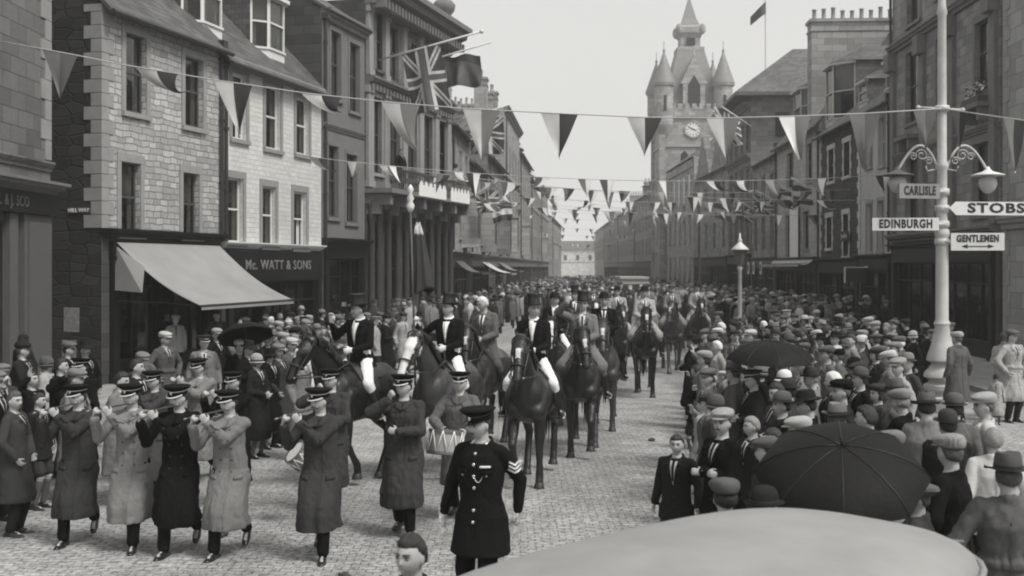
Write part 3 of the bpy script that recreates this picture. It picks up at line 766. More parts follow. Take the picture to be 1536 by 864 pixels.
# R2 pale
b = Bld('pale_house', 'pale rendered two storey house with small dormers between dark stone houses', *R_(1291.5, 1337.5), 8.5)
LW = b.W; ze = b.z(1315, 158)
for r in ((1319, 1327.5, 177, 248), (1300, 1308.5, 182, 250), (1300, 1308.5, 306, 380), (1317, 1325.5, 301, 377)): b.winpx(*r, frame=CREAM, sur=DRES, sw=.12)
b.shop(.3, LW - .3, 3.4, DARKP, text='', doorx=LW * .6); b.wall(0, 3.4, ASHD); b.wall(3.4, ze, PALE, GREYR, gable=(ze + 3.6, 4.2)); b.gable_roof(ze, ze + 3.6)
b.dormer(b.u(1317)[0], 1.5, ze + .35, 1.55, .5, frame=CREAM, cant=.06, rh=.6, cheek=SLATE); b.chimney(LW - .4, 4.2, .9, 3.2, ze + 1, ze + 5.6, G2, 6); b.pipe(LW - .1, 3.6, ze)
bs = MB(); bs.box(LW * .35, LW * .35 + .05, -1.1, -.2, 2.35, 2.95); bo = bs.build('bracket_sign', plain('sign black', .02), None)
bo.location = b.o.location; bo.rotation_euler = b.o.rotation_euler; tag(bo, 'small dark hanging shop sign projecting from the pale house', 'sign')
q = MB(); q.box(LW * .35 - .01, LW * .35 + .06, -1.14, -1.08, 2.31, 2.99); q.box(LW * .35 - .01, LW * .35 + .06, -1.08, -.1, 2.95, 2.99); q.box(LW * .35 + .02, LW * .35 + .06, -.3, 0, 2.99, 3.03); q.build('sign_frame', WHITE, bo)
# R3 dark rubble, white quoined windows
b = Bld('whinstone_house', 'dark whinstone house with white toothed window surrounds and a broad canted dormer', *R_(1229.5, 1290.5), 8.5)
LW = b.W; ze = b.z(1260, 187); WQ = plain('white quoin paint', .5, .8, .15, 3)
for r in ((1243, 1251, 224, 272), (1266, 1275, 213, 264), (1240, 1248, 326, 372), (1265, 1273, 321, 384)): b.winpx(*r, frame=MIDP, sur=WQ, quoin=True)
b.shop(.3, LW - .3, 3.3, DARKP, doorx=LW * .45); b.wall(0, 3.3, ASHD); b.wall(3.3, ze, stone('whinstone', .045, 'courses', w=.34, h=.17, var=.4, mg=.09, dirt=.3), G2, gable=(ze + 3.8, 4.2)); b.gable_roof(ze, ze + 3.8)
b.quoins(3.5, ze, WQ, ret=False); b.pipe(.02, 3.5, ze); b.dormer(b.u(1236)[0] + .2, 3.3, ze + .25, 3.1, .2, frame=CREAM, cant=.9, rh=1.0, dep=3.6, cheek=stone('slate cheek', .1, w=.3, h=.18)); b.dormer(b.u(1280)[0], 1.4, ze + .35, 1.3, .4, frame=CREAM, cant=.05, rh=.55)
b.chimney(LW - .3, 4.2, .9, 3.2, ze + 2, ze + 5.5, G2, 5)
u_, D_ = b.u(1270); q = MB(); q.box(u_ - .1, u_ + 1.2, -.25, -.19, gz(362, D_), gz(347, D_)); hs = q.build('shop_sign', plain('sign black', .02)); hs.location = b.o.location; hs.rotation_euler = b.o.rotation_euler
tag(hs, 'small black wall sign with scrolled lettering on the whinstone house', 'sign'); lettering('Jewellers', hs, Matrix.Translation((u_ + .55, -.26, gz(354.5, D_))) @ UP, .3, CREAM, .003)
bR3 = b
# R4 pale with big gable stack
b = Bld('banner_house', 'pale stone house with a long white banner, scalloped shop blind and great chimney stack', *R_(1165.5, 1228.5), 9)
LW = b.W; ze = b.z(1196, 202); R4M = stone('pale tooled ashlar', .36, w=.7, h=.33, var=.12, dirt=.35)
for r in ((1181, 1190, 229, 282), (1210, 1218, 216, 272), (1179, 1187.5, 322, 386), (1205, 1213, 317, 373)): b.winpx(*r, frame=DARKP, sur=DRES, sw=.14)
b.shop(.3, LW - .3, 3.4, DARKP); b.wall(0, 3.4, ASHD); b.wall(3.4, ze, R4M, G2, gable=(ze + 5, 4.5)); b.gable_roof(ze, ze + 5)
b.dormer(b.u(1190)[0], 3.0, ze + .3, 2.4, .2, frame=CREAM, cant=.5, rh=1.1, dep=3.5)
b.chimney(b.u(1206)[0], 2.6, 1.1, 4.6, ze + .5, 16.3, G2, 9); b.pipe(.06, 3.6, ze); bR4 = b
u0, D_ = b.u(1188.5); u1 = b.u(1201)[0]
q = MB(); q.box(u0, u1, -.16, -.14, gz(386, D_), gz(310, D_)); bn = q.build('banner', plain('banner linen', .75, .8, .05, 4, bump=.1)); bn.location = b.o.location; bn.rotation_euler = b.o.rotation_euler
tag(bn, 'long plain white banner hanging between two windows of the pale stone house', 'banner')
awning(b, .2, LW - .2, 3.5, 3.15, .9, plain('scalloped blind', .45, .8, .2, 4), 'short scalloped blind over the shop of the house with the white banner', flap=False, sc=True)
# R5
b = Bld('grey_terrace', 'low dull grey terrace house with three narrow windows a floor', *R_(1128, 1165), 9)
LW = b.W; ze = b.z(1146, 241)
for i in range(3):
    x = LW * (i + .5) / 3
    for za, zb in ((4.3, 6.2), (7.1, 8.9)): b.win((x - .5, x + .5, za, zb), frame=MIDP, sur=DRESD)
b.shop(.3, LW - .3, 3.5, MIDP); b.wall(0, 3.5, ASHD); b.wall(3.5, ze, G2, gable=(ze + 2.6, 4.5)); b.gable_roof(ze, ze + 2.6); b.cornice(6.7, .15, .2, DRESD, 'band_course')
bR5 = b
# white cards over the shop of R5
for i, px in enumerate((1126.5, 1137.5, 1148.5)):
    q = MB(); q.box(-.35, .35, -.35, -.3, -.42, .42); q.box(-.18, .18, -.36, -.352, -.2, .2, 1); o = q.build('shop_card', [WHITE, DARKP]); u_, D_ = b.u(px)
    p_ = b.o.matrix_basis @ V((max(.5, u_), 0, gz(402, D_))); o.location = p_; o.rotation_euler = b.o.rotation_euler
    tag(o, ('left', 'middle', 'right')[i] + ' one of three square white cards with dark emblems over the grey shop', 'sign', 'white cards over the grey shop')
# R6 broad-eaved hall
b = Bld('broad_eaved_block', 'tall block with broad overhanging eaves, hipped slate roof and a roof flagpole', onR(91), onR(80.2), 14)
LW = b.W; zt = 15.2; S6 = stone('hall stone', .17, w=.8, h=.35)
for i in range(4):
    x = LW * (i + .5) / 4
    for za, zb in ((4.6, 6.8), (8, 10.2), (11.4, 13.4)): b.win((x - .5, x + .5, za, zb), frame=MIDP, sur=DRESD)
b.shop(.4, LW - .4, 3.8, DARKP); b.wall(0, 3.8, ASHD); b.wall(3.8, zt, S6); b.cornice(14.3, .6, .4, DRESD); b.cornice(10.7, .35, .35, DRESD, 'string_cornice')
mb = MB(); o_ = 1.3; z_ = zt; P = [(-o_, -o_, z_), (LW + o_, -o_, z_), (LW + o_, 14 + o_, z_), (-o_, 14 + o_, z_)]; Rg = [(LW * .5, 4, z_ + 4.2), (LW * .5, 10, z_ + 4.2)]
mb.add(P + Rg + [(x, y, z - .25) for x, y, z in P], [(0, 1, 4), (1, 2, 5, 4), (2, 3, 5), (3, 0, 4, 5), (0, 6, 7, 1), (1, 7, 8, 2), (2, 8, 9, 3), (3, 9, 6, 0), (9, 8, 7, 6)]); mb.build('roof', SLATE, b.o)
# side windows towards the camera and brackets
for z in (5.5, 9, 12.2):
    for y in (2.2, 5.2): q = MB(); q.box(LW + .003, LW + .06, y - .5, y + .5, z, z + 1.7); q.build('side_window', plain('dark panes', .02, .2), b.o)
q = MB(); q.tube([(LW * .7, 1.6, z_ + .9), (LW * .7, 1.6, z_ + 8)], .06, 8); q.lathe([(.1, 0), (.12, .1), (0.02, .2)], 8, (LW * .7, 1.6, z_ + 8)); po = q.build('roof_flagpole', WHITE); po.location = b.o.location; po.rotation_euler = b.o.rotation_euler
tag(po, 'thin white flagpole on the broad eaved roof with a small flag near its top', 'flagpole')
mb = MB(); N = 8
top = [(LW * .7 - .05 , 1.6 + .0, 0)]
vs = []; fs = []
for i in range(N + 1):
    t = i / N
    for s_ in (0, 1): vs.append((LW * .7 + .1 + .25 * sin(t * 5) , 1.6 - t * 1.1, z_ + 7.3 - s_ * .9 * (1 - .3 * t) - t * 1.1))
for i in range(N): fs.append((2 * i, 2 * i + 2, 2 * i + 3, 2 * i + 1))
mb.add(vs, fs); mb.build('flag', plain('dark flag', .06), po, 'all')
bR6 = b
# stepped gable building beyond
b = Bld('crowstep_house', 'dark crow-stepped gable house in front of the town hall tower', onR(108), onR(91.2), 12)
LW = b.W
for i in range(4):
    x = LW * (i + .5) / 4
    for za, zb in ((4.6, 6.8), (8, 10)): b.win((x - .5, x + .5, za, zb), frame=MIDP, far=True)
b.shop(.4, LW - .4, 3.7, DARKP); b.wall(0, 3.7, ASHD); b.wall(3.7, 11.2, G2); mb = MB()
for g in (.28, .75):
    for k in range(6):
        w_ = LW * .2 * (1 - k / 6); mb.box(LW * g - w_, LW * g + w_, -.05, .5, 11.2 + k * .6, 11.2 + (k + 1) * .6 - .002)
mb.build('crowstep_gable', G2, b.o); b.gable_roof(11.2, 14.5)
# ------------------------------------------------------------------ town hall
TH = stone('town hall stone', .33, w=.8, h=.36, dirt=.35); THS = plain('lead grey spire slates', .2, .6, .12, 3)
hall = empty('town_hall', (17.4, 108.3, 0), 0, label='baronial town hall with a clock tower, corner turrets and slender spire', cat='town hall')
def hb(name, mb, mats, smooth=None, parent=None): 
    return mb.build(name, mats, parent or hall, smooth)
mb = MB(); mb.box(0, 12, 0, 19, 0, 13.5); mb.box(-.15, 0, .5, 18, 12.6, 13.3); hb('wall', mb, TH)
for i in range(5):
    for za, zb in ((1, 4), (5.2, 8), (9.3, 12)):
        q = MB(); y = 2.5 + i * 3.4; q.box(-.05, -.003, y - .6, y + .6, za, zb); hb('window', q, plain('dark panes', .02, .2))
mb = MB(); mb.add([(-.3, 0, 13.5), (12.3, 0, 13.5), (12.3, 19, 13.5), (-.3, 19, 13.5), (6, 3, 18), (6, 16, 18)], [(0, 1, 4), (1, 2, 5, 4), (2, 3, 5), (3, 0, 4, 5), (3, 2, 1, 0)]); hb('roof', mb, SLATE)
# tower, local to the hall: front (towards camera) face at y=T0
TX0, TX1, T0 = -.35, 6.9, 20.5; TY1 = T0 + 7.2; cx_, cy_ = (TX0 + TX1) / 2, (T0 + TY1) / 2
mb = MB(); mb.box(TX0, TX1, T0, TY1, 0, 20.6)
for x in (TX0, TX1): 
    for y in (T0, TY1): mb.box(x - .35, x + .35, y - .35, y + .35, 0, 18.3)
for z in (4.6, 9.2, 13.2, 16.6): mb.box(TX0 - .18, TX1 + .18, T0 - .18, TY1 + .18, z, z + .3)
mb.box(TX0 - .3, TX1 + .3, T0 - .3, TY1 + .3, 20.0, 20.9)
tw = hb('tower', mb, TH)
mb = MB(); n = 9
for i in range(n):
    x = TX0 + (TX1 - TX0) * (i + .2) / n; mb.box(x, x + .5, T0 - .32, T0 - .02, 20.9, 21.5); mb.box(TX0 - .32, TX0 - .02, T0 + i * .8, T0 + i * .8 + .5, 20.9, 21.5)
mb.box(TX0 - .33, TX1 + .1, T0 - .33, T0 - .01, 20.8, 20.95); mb.box(TX0 - .33, TX0 - .01, T0, TY1, 20.8, 20.95)
hb('battlement', mb, TH, None, tw)
for px_, z0_, z1_, w_ in ((0.32, 10, 12.4, .5), (.68, 10, 12.4, .5), (.5, 5.5, 8.4, .9), (.35, 14, 15.8, .4), (.65, 14, 15.8, .4), (.5, 1, 4, 1.1)):
    q = MB(); x = TX0 + (TX1 - TX0) * px_; pts = [(x - w_, z0_), (x + w_, z0_), (x + w_, z1_), (x, z1_ + w_), (x - w_, z1_)]
    q.add([(a, T0 - .04, c) for a, c in pts] + [(a, T0 + .02, c) for a, c in pts], [(0, 1, 2, 3, 4), (0, 5, 6, 1), (1, 6, 7, 2), (2, 7, 8, 3), (3, 8, 9, 4), (4, 9, 5, 0)]); hb('lancet_window', q, plain('dark panes', .02, .2), None, tw)
    q = MB(); y = T0 + 7.2 * px_; q.add([(TX0 - .04, y + (a - x), c) for a, c in pts], [(0, 1, 2, 3, 4)]); hb('lancet_window', q, plain('dark panes', .02, .2), None, tw)
for (x, y) in ((TX0 + .25, T0 + .25), (TX1 - .25, T0 + .25), (TX0 + .25, TY1 - .25), (TX1 - .25, TY1 - .25)):
    q = MB(); q.lathe([(.35, 17.6), (1.15, 18.9), (1.15, 19.2), (1.08, 19.25), (1.08, 23.4), (1.28, 23.6), (1.28, 23.8)], 16, (x, y, 0)); t_ = hb('turret', q, TH, 35)
    q = MB(); q.lathe([(1.34, 23.8), (.02, 27.6)], 16, (x, y, 0)); q.lathe([(.1, 27.3), (.16, 27.6), (.04, 27.8), (.04, 28.6), (.01, 28.7)], 8, (x, y, 0)); hb('turret_cone', q, THS, 50, t_)
    q = MB(); q.box(x - .16, x + .16, y - 1.12, y - 1.05, 20.6, 22.4); hb('turret_slit', q, plain('dark panes', .02, .2), None, t_)
def sq(cx, cy, h, z): return [(cx - h, cy - h, z), (cx + h, cy - h, z), (cx + h, cy + h, z), (cx - h, cy + h, z)]
q = MB(); q.rings([sq(cx_, cy_, 3.25, 20.9), sq(cx_, cy_, 3.1, 21.6), sq(cx_, cy_, 2.6, 23.8), sq(cx_, cy_, 1.45, 28.3)]); hb('tower_roof', q, THS)
q = MB(); q.rings([sq(cx_, cy_, 1.55, 28.0), sq(cx_, cy_, 1.55, 28.4), sq(cx_, cy_, 1.15, 28.5), sq(cx_, cy_, 1.1, 29.6), sq(cx_, cy_, 1.5, 30.1), sq(cx_, cy_, 1.55, 30.7), sq(cx_, cy_, 1.0, 31.1)])
for dx in (-1.35, 1.35):
    for dy in (-1.35, 1.35): q.ell((cx_ + dx, cy_ + dy, 30.5), (.4, .4, .65), 8, 6)
hb('lantern', q, TH)
q = MB(); q.box(cx_ - .5, cx_ + .5, cy_ - 1.36, cy_ - 1.3, 28.6, 29.5); hb('louvre', q, plain('dark panes', .02, .2))
q = MB(); q.rings([sq(cx_, cy_, 1.05, 31.1), sq(cx_, cy_, .72, 31.9), sq(cx_, cy_, .25, 33.7), sq(cx_, cy_, .03, 34.6)]); q.tube([(cx_, cy_, 34.4), (cx_, cy_, 35.6)], .05, 6); hb('spire', q, THS)
q = MB(); q.box(cx_ - 1.25, cx_ + 1.25, T0 - .1, T0 + 2.6, 20.9, 23.9); q.add([(cx_ - 1.5, T0 - .15, 23.8), (cx_ + 1.5, T0 - .15, 23.8), (cx_, T0 - .15, 27), (cx_ - 1.5, T0 + 2.6, 23.8), (cx_ + 1.5, T0 + 2.6, 23.8), (cx_, T0 + 2.6, 27)], [(0, 1, 2), (5, 4, 3), (0, 2, 5, 3), (1, 4, 5, 2), (0, 3, 4, 1)]); q.tcap((cx_, T0, 27), (cx_, T0, 28), .15, .05, 6)
dg_ = hb('gothic_dormer', q, TH)
q = MB(); q.add([(cx_ + a, T0 - .16, c) for a, c in ((-.7, 21.3), (.7, 21.3), (.7, 23.6), (0, 24.8), (-.7, 23.6))], [(0, 1, 2, 3, 4)]); hb('belfry_opening', q, plain('dark panes', .02, .2), None, dg_)
q = MB(); rr = .84
q.rings([[(cx_ - .1 + r * cos(2 * pi * i / 32), T0 + y, 18.6 + r * sin(2 * pi * i / 32)) for i in range(32)] for r, y in ((rr + .18, 0), (rr + .18, -.14), (rr, -.14), (rr, -.08))], 1)
q.add([(cx_ - .1 + rr * cos(2 * pi * i / 32), T0 - .085, 18.6 + rr * sin(2 * pi * i / 32)) for i in range(32)], [tuple(range(32))], 0)
for h_ in range(12):
    a = 2 * pi * h_ / 12; M = Matrix.Translation((cx_ - .1, T0 - .1, 18.6)) @ Matrix.Rotation(a, 4, 'Y'); q.box(-.035, .035, -.01, .01, .56, .76, 2, M)
for a, L in ((R(105), .42), (R(-60), .66)): q.box(-.04, .04, -.02, .0, -.1, L, 2, Matrix.Translation((cx_ - .1, T0 - .11, 18.6)) @ Matrix.Rotation(a, 4, 'Y'))
hb('clock_face', q, [plain('clock dial', .75, .5, .02), TH, DARKP], None, tw)
q = MB(); q.box(cx_ + .9, cx_ + 2.2, T0 - .12, T0 - .02, 16.95, 18.0 - .4); hb('stone_panel', q, WHITE, None, tw)
# far right rows
simple('tenement', 'hazy tenement directly beyond the clock tower', (17.4, 160), (17.4, 137), 11, 12.2, 14.4, G1, [(4.6, 6.5), (7.6, 9.4), (10, 11.4)], 6, chim=2, far=True, group=None, dorm=3)
simple('tenement', 'pale hazy tenement second beyond the clock tower', (17.9, 190), (17.6, 161), 11, 11.6, 14.8, G2, [(4.6, 6.5), (7.6, 9.4)], 7, chim=2, far=True)
simple('tenement', 'faint low tenement third beyond the clock tower', (18.5, 226), (18.0, 191), 11, 11.2, 13.5, G1, [(4.6, 6.5), (7.6, 9.4)], 8, chim=2, far=True)
simple('tenement', 'faintest tenement at the far right end of the street', (22, 300), (19.5, 228), 11, 12, 15, G2, [(4.6, 6.5), (7.6, 9.4)], 12, shopz=0, chim=2, far=True)
simple('tenement', 'ghostly pale block facing up the street where it bends away', (8, 402), (34, 398), 12, 9, 12, stone('haze-paled far stone', .7), [(5.2, 7)], 6, shopz=0, chim=2, far=True)  # distance haze is painted into this block's very pale stone colour
# ------------------------------------------------------------------ figures
SKIN = plain('skin', .36, .55, .10, 9, spec=.35, bump=.05)
def skinmat():
    m = SKIN; m.node_tree.nodes['Principled BSDF'].inputs['Subsurface Weight'].default_value = 0; return m
LIP = plain('lips', .2, .5); EYEW = plain('eye white', .45, .25); EYED = plain('iris', .02, .2)
HAIR = {'dark': plain('dark hair', .022, .55, .4, 40, bump=.5), 'mid': plain('brown hair', .07, .6, .4, 40, bump=.5), 'fair': plain('fair hair', .22, .6, .3, 40, bump=.5), 'white': plain('white hair', .6, .6, .2, 40, bump=.5)}
SH = {'black': .007, 'charcoal': .017, 'dark': .04, 'mid': .095, 'grey': .17, 'light': .30, 'pale': .46}
CL = {k: cloth('cloth ' + k, v) for k, v in SH.items()}
CLW = cloth('white linen', .72); CLC = cloth('checked tweed', .24, check=1)
BOOT = plain('black leather', .015, .3, .2, 12, spec=.6); BRASS = plain('polished buttons', .6, .25, .05, metal=.9); BLKG = plain('patent peak', .008, .15, .1, spec=.7)
SILK = plain('silk hat plush', .012, .35, .2, 6, spec=.6); BAND = plain('hat band', .02, .6)
GLOVE = cloth('white glove', .65)
def rotm(ax, a): return Matrix.Rotation(a, 4, ax)
def ik(a, b, l1, l2, pole):
    d = b - a; L = min(d.length, (l1 + l2) * .999); dn = d.normalized(); b = a + dn * L
    x = (l1 * l1 - l2 * l2 + L * L) / (2 * L); h = sqrt(max(l1 * l1 - x * x, 0)); p = (pole - dn * pole.dot(dn))
    p = p.normalized() if p.length > 1e-6 else V((0, 1, 0)); return a + dn * x + p * h, b
def sst(x, a, b): t = min(1, max(0, (x - a) / (b - a))); return t * t * (3 - 2 * t)
def head_pt(d, off=0.0, female=False):
    x, y, z = d
    X = .0735 * x; Y = .094 * y; Z = .117 * z
    if z < 0:
        k = -z; X *= 1 - .30 * k ** 1.6 ; 
        if y > 0: Y *= 1 - .55 * k ** 1.3
        else: Y *= 1 - .10 * k ** 2
    front = max(0, -y)
    if y < 0: Y = max(Y, -.088 - .01 * 0) * 1.0
    Y -= .026 * exp(-(x / .13) ** 2) * exp(-((z + .17) / .13) ** 2) * front        # nose tip
    Y -= .012 * exp(-(x / .11) ** 2) * exp(-((z - .05) / .18) ** 2) * front        # bridge
    Y += .013 * exp(-((abs(x) - .40) / .17) ** 2 - ((z - .06) / .12) ** 2) * front # sockets
    Y -= .006 * exp(-((z - .25) / .09) ** 2) * exp(-(x / .6) ** 2) * front         # brow
    Y -= .007 * exp(-((z + .50) / .09) ** 2 - (x / .26) ** 2) * front              # lips
    Y += .005 * exp(-((z + .66) / .07) ** 2 - (x / .4) ** 2) * front
    Y -= .011 * exp(-((z + .86) / .12) ** 2 - (x / .32) ** 2) * front              # chin
    X *= 1 + .05 * exp(-((z + .12) / .22) ** 2) * front
    p = V((X, Y, Z))
    if off: p += V((d[0], d[1], d[2])) * off
    return p
def add_head(mb, M, n=40, m=30):
    rs = []
    for k in range(m + 1):
        a = -pi / 2 + pi * (k + .03) / (m + .06); z = sin(a); q = cos(a)
        rs.append([M @ head_pt((q * cos(2 * pi * i / n), q * sin(2 * pi * i / n), z)) for i in range(n)])
    mb.rings(rs)
    for s in (-1, 1):
        mb.ell(M @ V((s * .074, .008, -.008)), (.012, .02, .032), 8, 6, M=M.to_3x3().to_4x4() @ rotm('Z', s * .3))
def hair_mesh(M, style='short', hat=False):
    n, m = 36, 26; rs = []
    for k in range(m + 1):
        a = -pi / 2 + pi * (k + .03) / (m + .06); z = sin(a); q = cos(a); ring = []
        for i in range(n):
            d = (q * cos(2 * pi * i / n), q * sin(2 * pi * i / n), z); x, y, _ = d
            if style == 'short': line = .55 if y < -.35 else (.55 - (y + .35) * 1.25 if y < .3 else -.27 - (y - .3) * .35)
            elif style == 'bob': line = .5 if y < -.45 else (.5 - (y + .45) * 4.2 if y < -.2 else -.62)
            elif style == 'bald': line = .3 if y > .1 else 1.4
            in_ = sst(z, line - .07, line + .07)
            o = -.010 + in_ * (.024 if style != 'bob' else .032)
            if in_ > .5: o += .011 * noise.noise(V((x * 5, y * 7, z * 4)))
            if hat and z > .3: o = min(o, .002)
            ring.append(M @ head_pt(d, o))
        rs.append(ring)
    mb = MB(); mb.rings(rs); return mb
def eyes_mesh(M, moust=False, brow=True):
    mb = MB(); M3 = M.to_3x3().to_4x4()
    for s in (-1, 1):
        mb.ell(M @ V((s * .030, -.0765, .008)), (.0135, .009, .0085), 10, 6, 0, M3)
        mb.ell(M @ V((s * .030, -.084, .008)), (.006, .0035, .0065), 8, 5, 1, M3)
        mb.tcap(M @ V((s * .016, -.087, .017)), M @ V((s * .046, -.079, .015)), .0035, .0028, 6, mi=1)       # lids and lashes
        mb.tcap(M @ V((s * .014, -.092, .029)), M @ V((s * .050, -.080, .030)), .0048, .003, 6, mi=2)         # brows
    mb.tcap(M @ V((-.020, -.094, -.0585)), M @ V((.020, -.094, -.0585)), .0032, .0032, 6, mi=3)
    if moust:
        for s in (-1, 1): mb.tcap(M @ V((s * .003, -.1, -.044)), M @ V((s * .028, -.092, -.051)), .0075, .0035, 6, mi=2)
    return mb
def add_hand(mb, wr, d, palm, s=1, curl=.6, spread=.0):
    # wr wrist point, d hand direction, palm palm normal, s +1 left hand / -1 right hand
    d = d.normalized(); palm = (palm - d * palm.dot(d)).normalized(); side = d.cross(palm) * s
    c = wr + d * .045
    mb.tcap(wr + d * .005, wr + d * .078, .030, .040, 12, side=palm, sq=.42)
    for i, (o, L) in enumerate(((-.030, .070), (-.010, .080), (.010, .075), (.029, .060))):
        p = wr + d * .082 + side * o; a = curl * (.8 + .12 * i); dd = d
        for k, f in enumerate((.45, .32, .23)):
            dd = (d * cos(a) + palm * sin(a)).normalized(); q = p + dd * L * f
            mb.tcap(p, q, .0092 - .001 * k, .0085 - .001 * k, 8, hemi=2); p = q; a += curl * .9
    p = wr + d * .025 - side * .03; dd = (d * .55 - side * .55 + palm * .5).normalized(); q = p + dd * .038; mb.tcap(p, q, .013, .011, 8)
    dd = (d * .8 - side * .1 + palm * .55).normalized(); mb.tcap(q, q + dd * .03, .011, .008, 8)
class Pose:
    """a figure facing -Y; all in metres"""
    def __init__(s, hip=(0, 0, .93), lean=0.0, twist=0.0, side=0.0, hy=0.0, hp=0.0, hr=0.0, wr=None, wl=None, pr=(-.3, .6, -.6), pl=(.3, .6, -.6), ar=None, al=None, kr=(0, -1, 0), kl=(0, -1, 0), cr=.6, cl=.6, hdr=None, hdl=None, palr=None, pall=None, girth=1.0, fr=None, fl=None, female=False):
        s.T = Matrix.Translation(V(hip)) @ rotm('Z', twist) @ rotm('X', lean) @ rotm('Y', side); T = s.T; s.g = girth
        s.hip = V(hip); s.female = female
        sw = .148 if female else .168
        s.sh = [T @ V((-sw, 0, .468)), T @ V((sw, 0, .468))]
        s.nk = T @ V((0, .012, .545))
        s.HM = T @ Matrix.Translation((0, .006, .568)) @ rotm('Z', hy) @ rotm('Y', hr) @ rotm('X', hp) @ Matrix.Translation((0, -.012, .108))
        wr = V(wr) if wr is not None else V((-.27, -.02, -.03)); wl = V(wl) if wl is not None else V((.27, -.02, -.03))
        s.el = []; s.wr = []
        for i, (t, p) in enumerate(((wr, pr), (wl, pl))):
            e, w_ = ik(s.sh[i], T @ t, .285, .255, T.to_3x3() @ V(p)); s.el.append(e); s.wr.append(w_)
        s.hd = [T.to_3x3() @ V(h) if h is not None else (s.wr[i] - s.el[i]).normalized() for i, h in enumerate((hdr, hdl))]
        s.pal = [T.to_3x3() @ V(h) if h is not None else V((1 if i == 0 else -1, -.2, 0)) for i, h in enumerate((palr, pall))]
        s.hj = [s.hip + V((-.09, 0, -.02)), s.hip + V((.09, 0, -.02))]
        ar = V(ar) if ar is not None else V((-.10, .0, .085)); al = V(al) if al is not None else V((.10, .0, .085))
        s.kn = []; s.an = []
        for i, (t, p) in enumerate(((ar, kr), (al, kl))):
            k, a = ik(s.hj[i], t, .43, .42, V(p)); s.kn.append(k); s.an.append(a)
        s.ft = [V(fr) if fr is not None else V((-.15, -1, -.12)), V(fl) if fl is not None else V((.15, -1, -.12))]
        s.cr = (cr, cl)
def body_mesh(P, voxel=.012, bare_legs=True):
    mb = MB(); T = P.T; g = P.g; a = len(mb.v)
    k = .93 if P.female else 1
    mb.loft([((0, 0, -.10), .13 * g, .09 * g), ((0, 0, -.02), .165 * g, .11 * g), ((0, 0, .10), .145 * g * k, .105 * g), ((0, 0, .22), .15 * g * k, .105 * g), ((0, 0, .34), .15 * g * k, .10 * g), ((0, 0, .42), .14 * k, .085), ((0, .01, .49), .09, .065), ((0, .012, .54), .065, .06)], 24)
    for i in range(a, len(mb.v)): mb.v[i] = tuple(T @ V(mb.v[i]))
    mb.tcap(P.T @ V((0, .02, .48)), P.HM @ V((0, .018, -.06)), .058, .052, 14)
    add_head(mb, P.HM)
    for i in (0, 1):
        mb.tcap(P.sh[i] * .5 + P.nk * .5 + V((0, 0, -.05)), P.sh[i] + V((0, 0, -.015)), .042, .040, 12); mb.tcap(P.sh[i] + V((0, 0, -.015)), P.el[i], .040, .036, 12); mb.tcap(P.el[i], P.wr[i], .036, .027, 12)
        add_hand(mb, P.wr[i], P.hd[i], P.pal[i], (-1, 1)[i], P.cr[i])
        mb.tcap(P.hj[i], P.kn[i], .082, .056, 12); m_ = P.kn[i].lerp(P.an[i], .3) + V((0, .012, 0)); mb.tcap(P.kn[i], m_, .05, .05, 12); mb.tcap(m_, P.an[i], .05, .032, 12)
        f = P.ft[i].normalized(); mb.tcap(P.an[i] + V((0, 0, -.03)), P.an[i] + f * .12 + V((0, 0, -.035)), .024, .02, 10)
    me = remesh(mb, voxel, 2, 'person'); me.materials.append(SKIN); return me
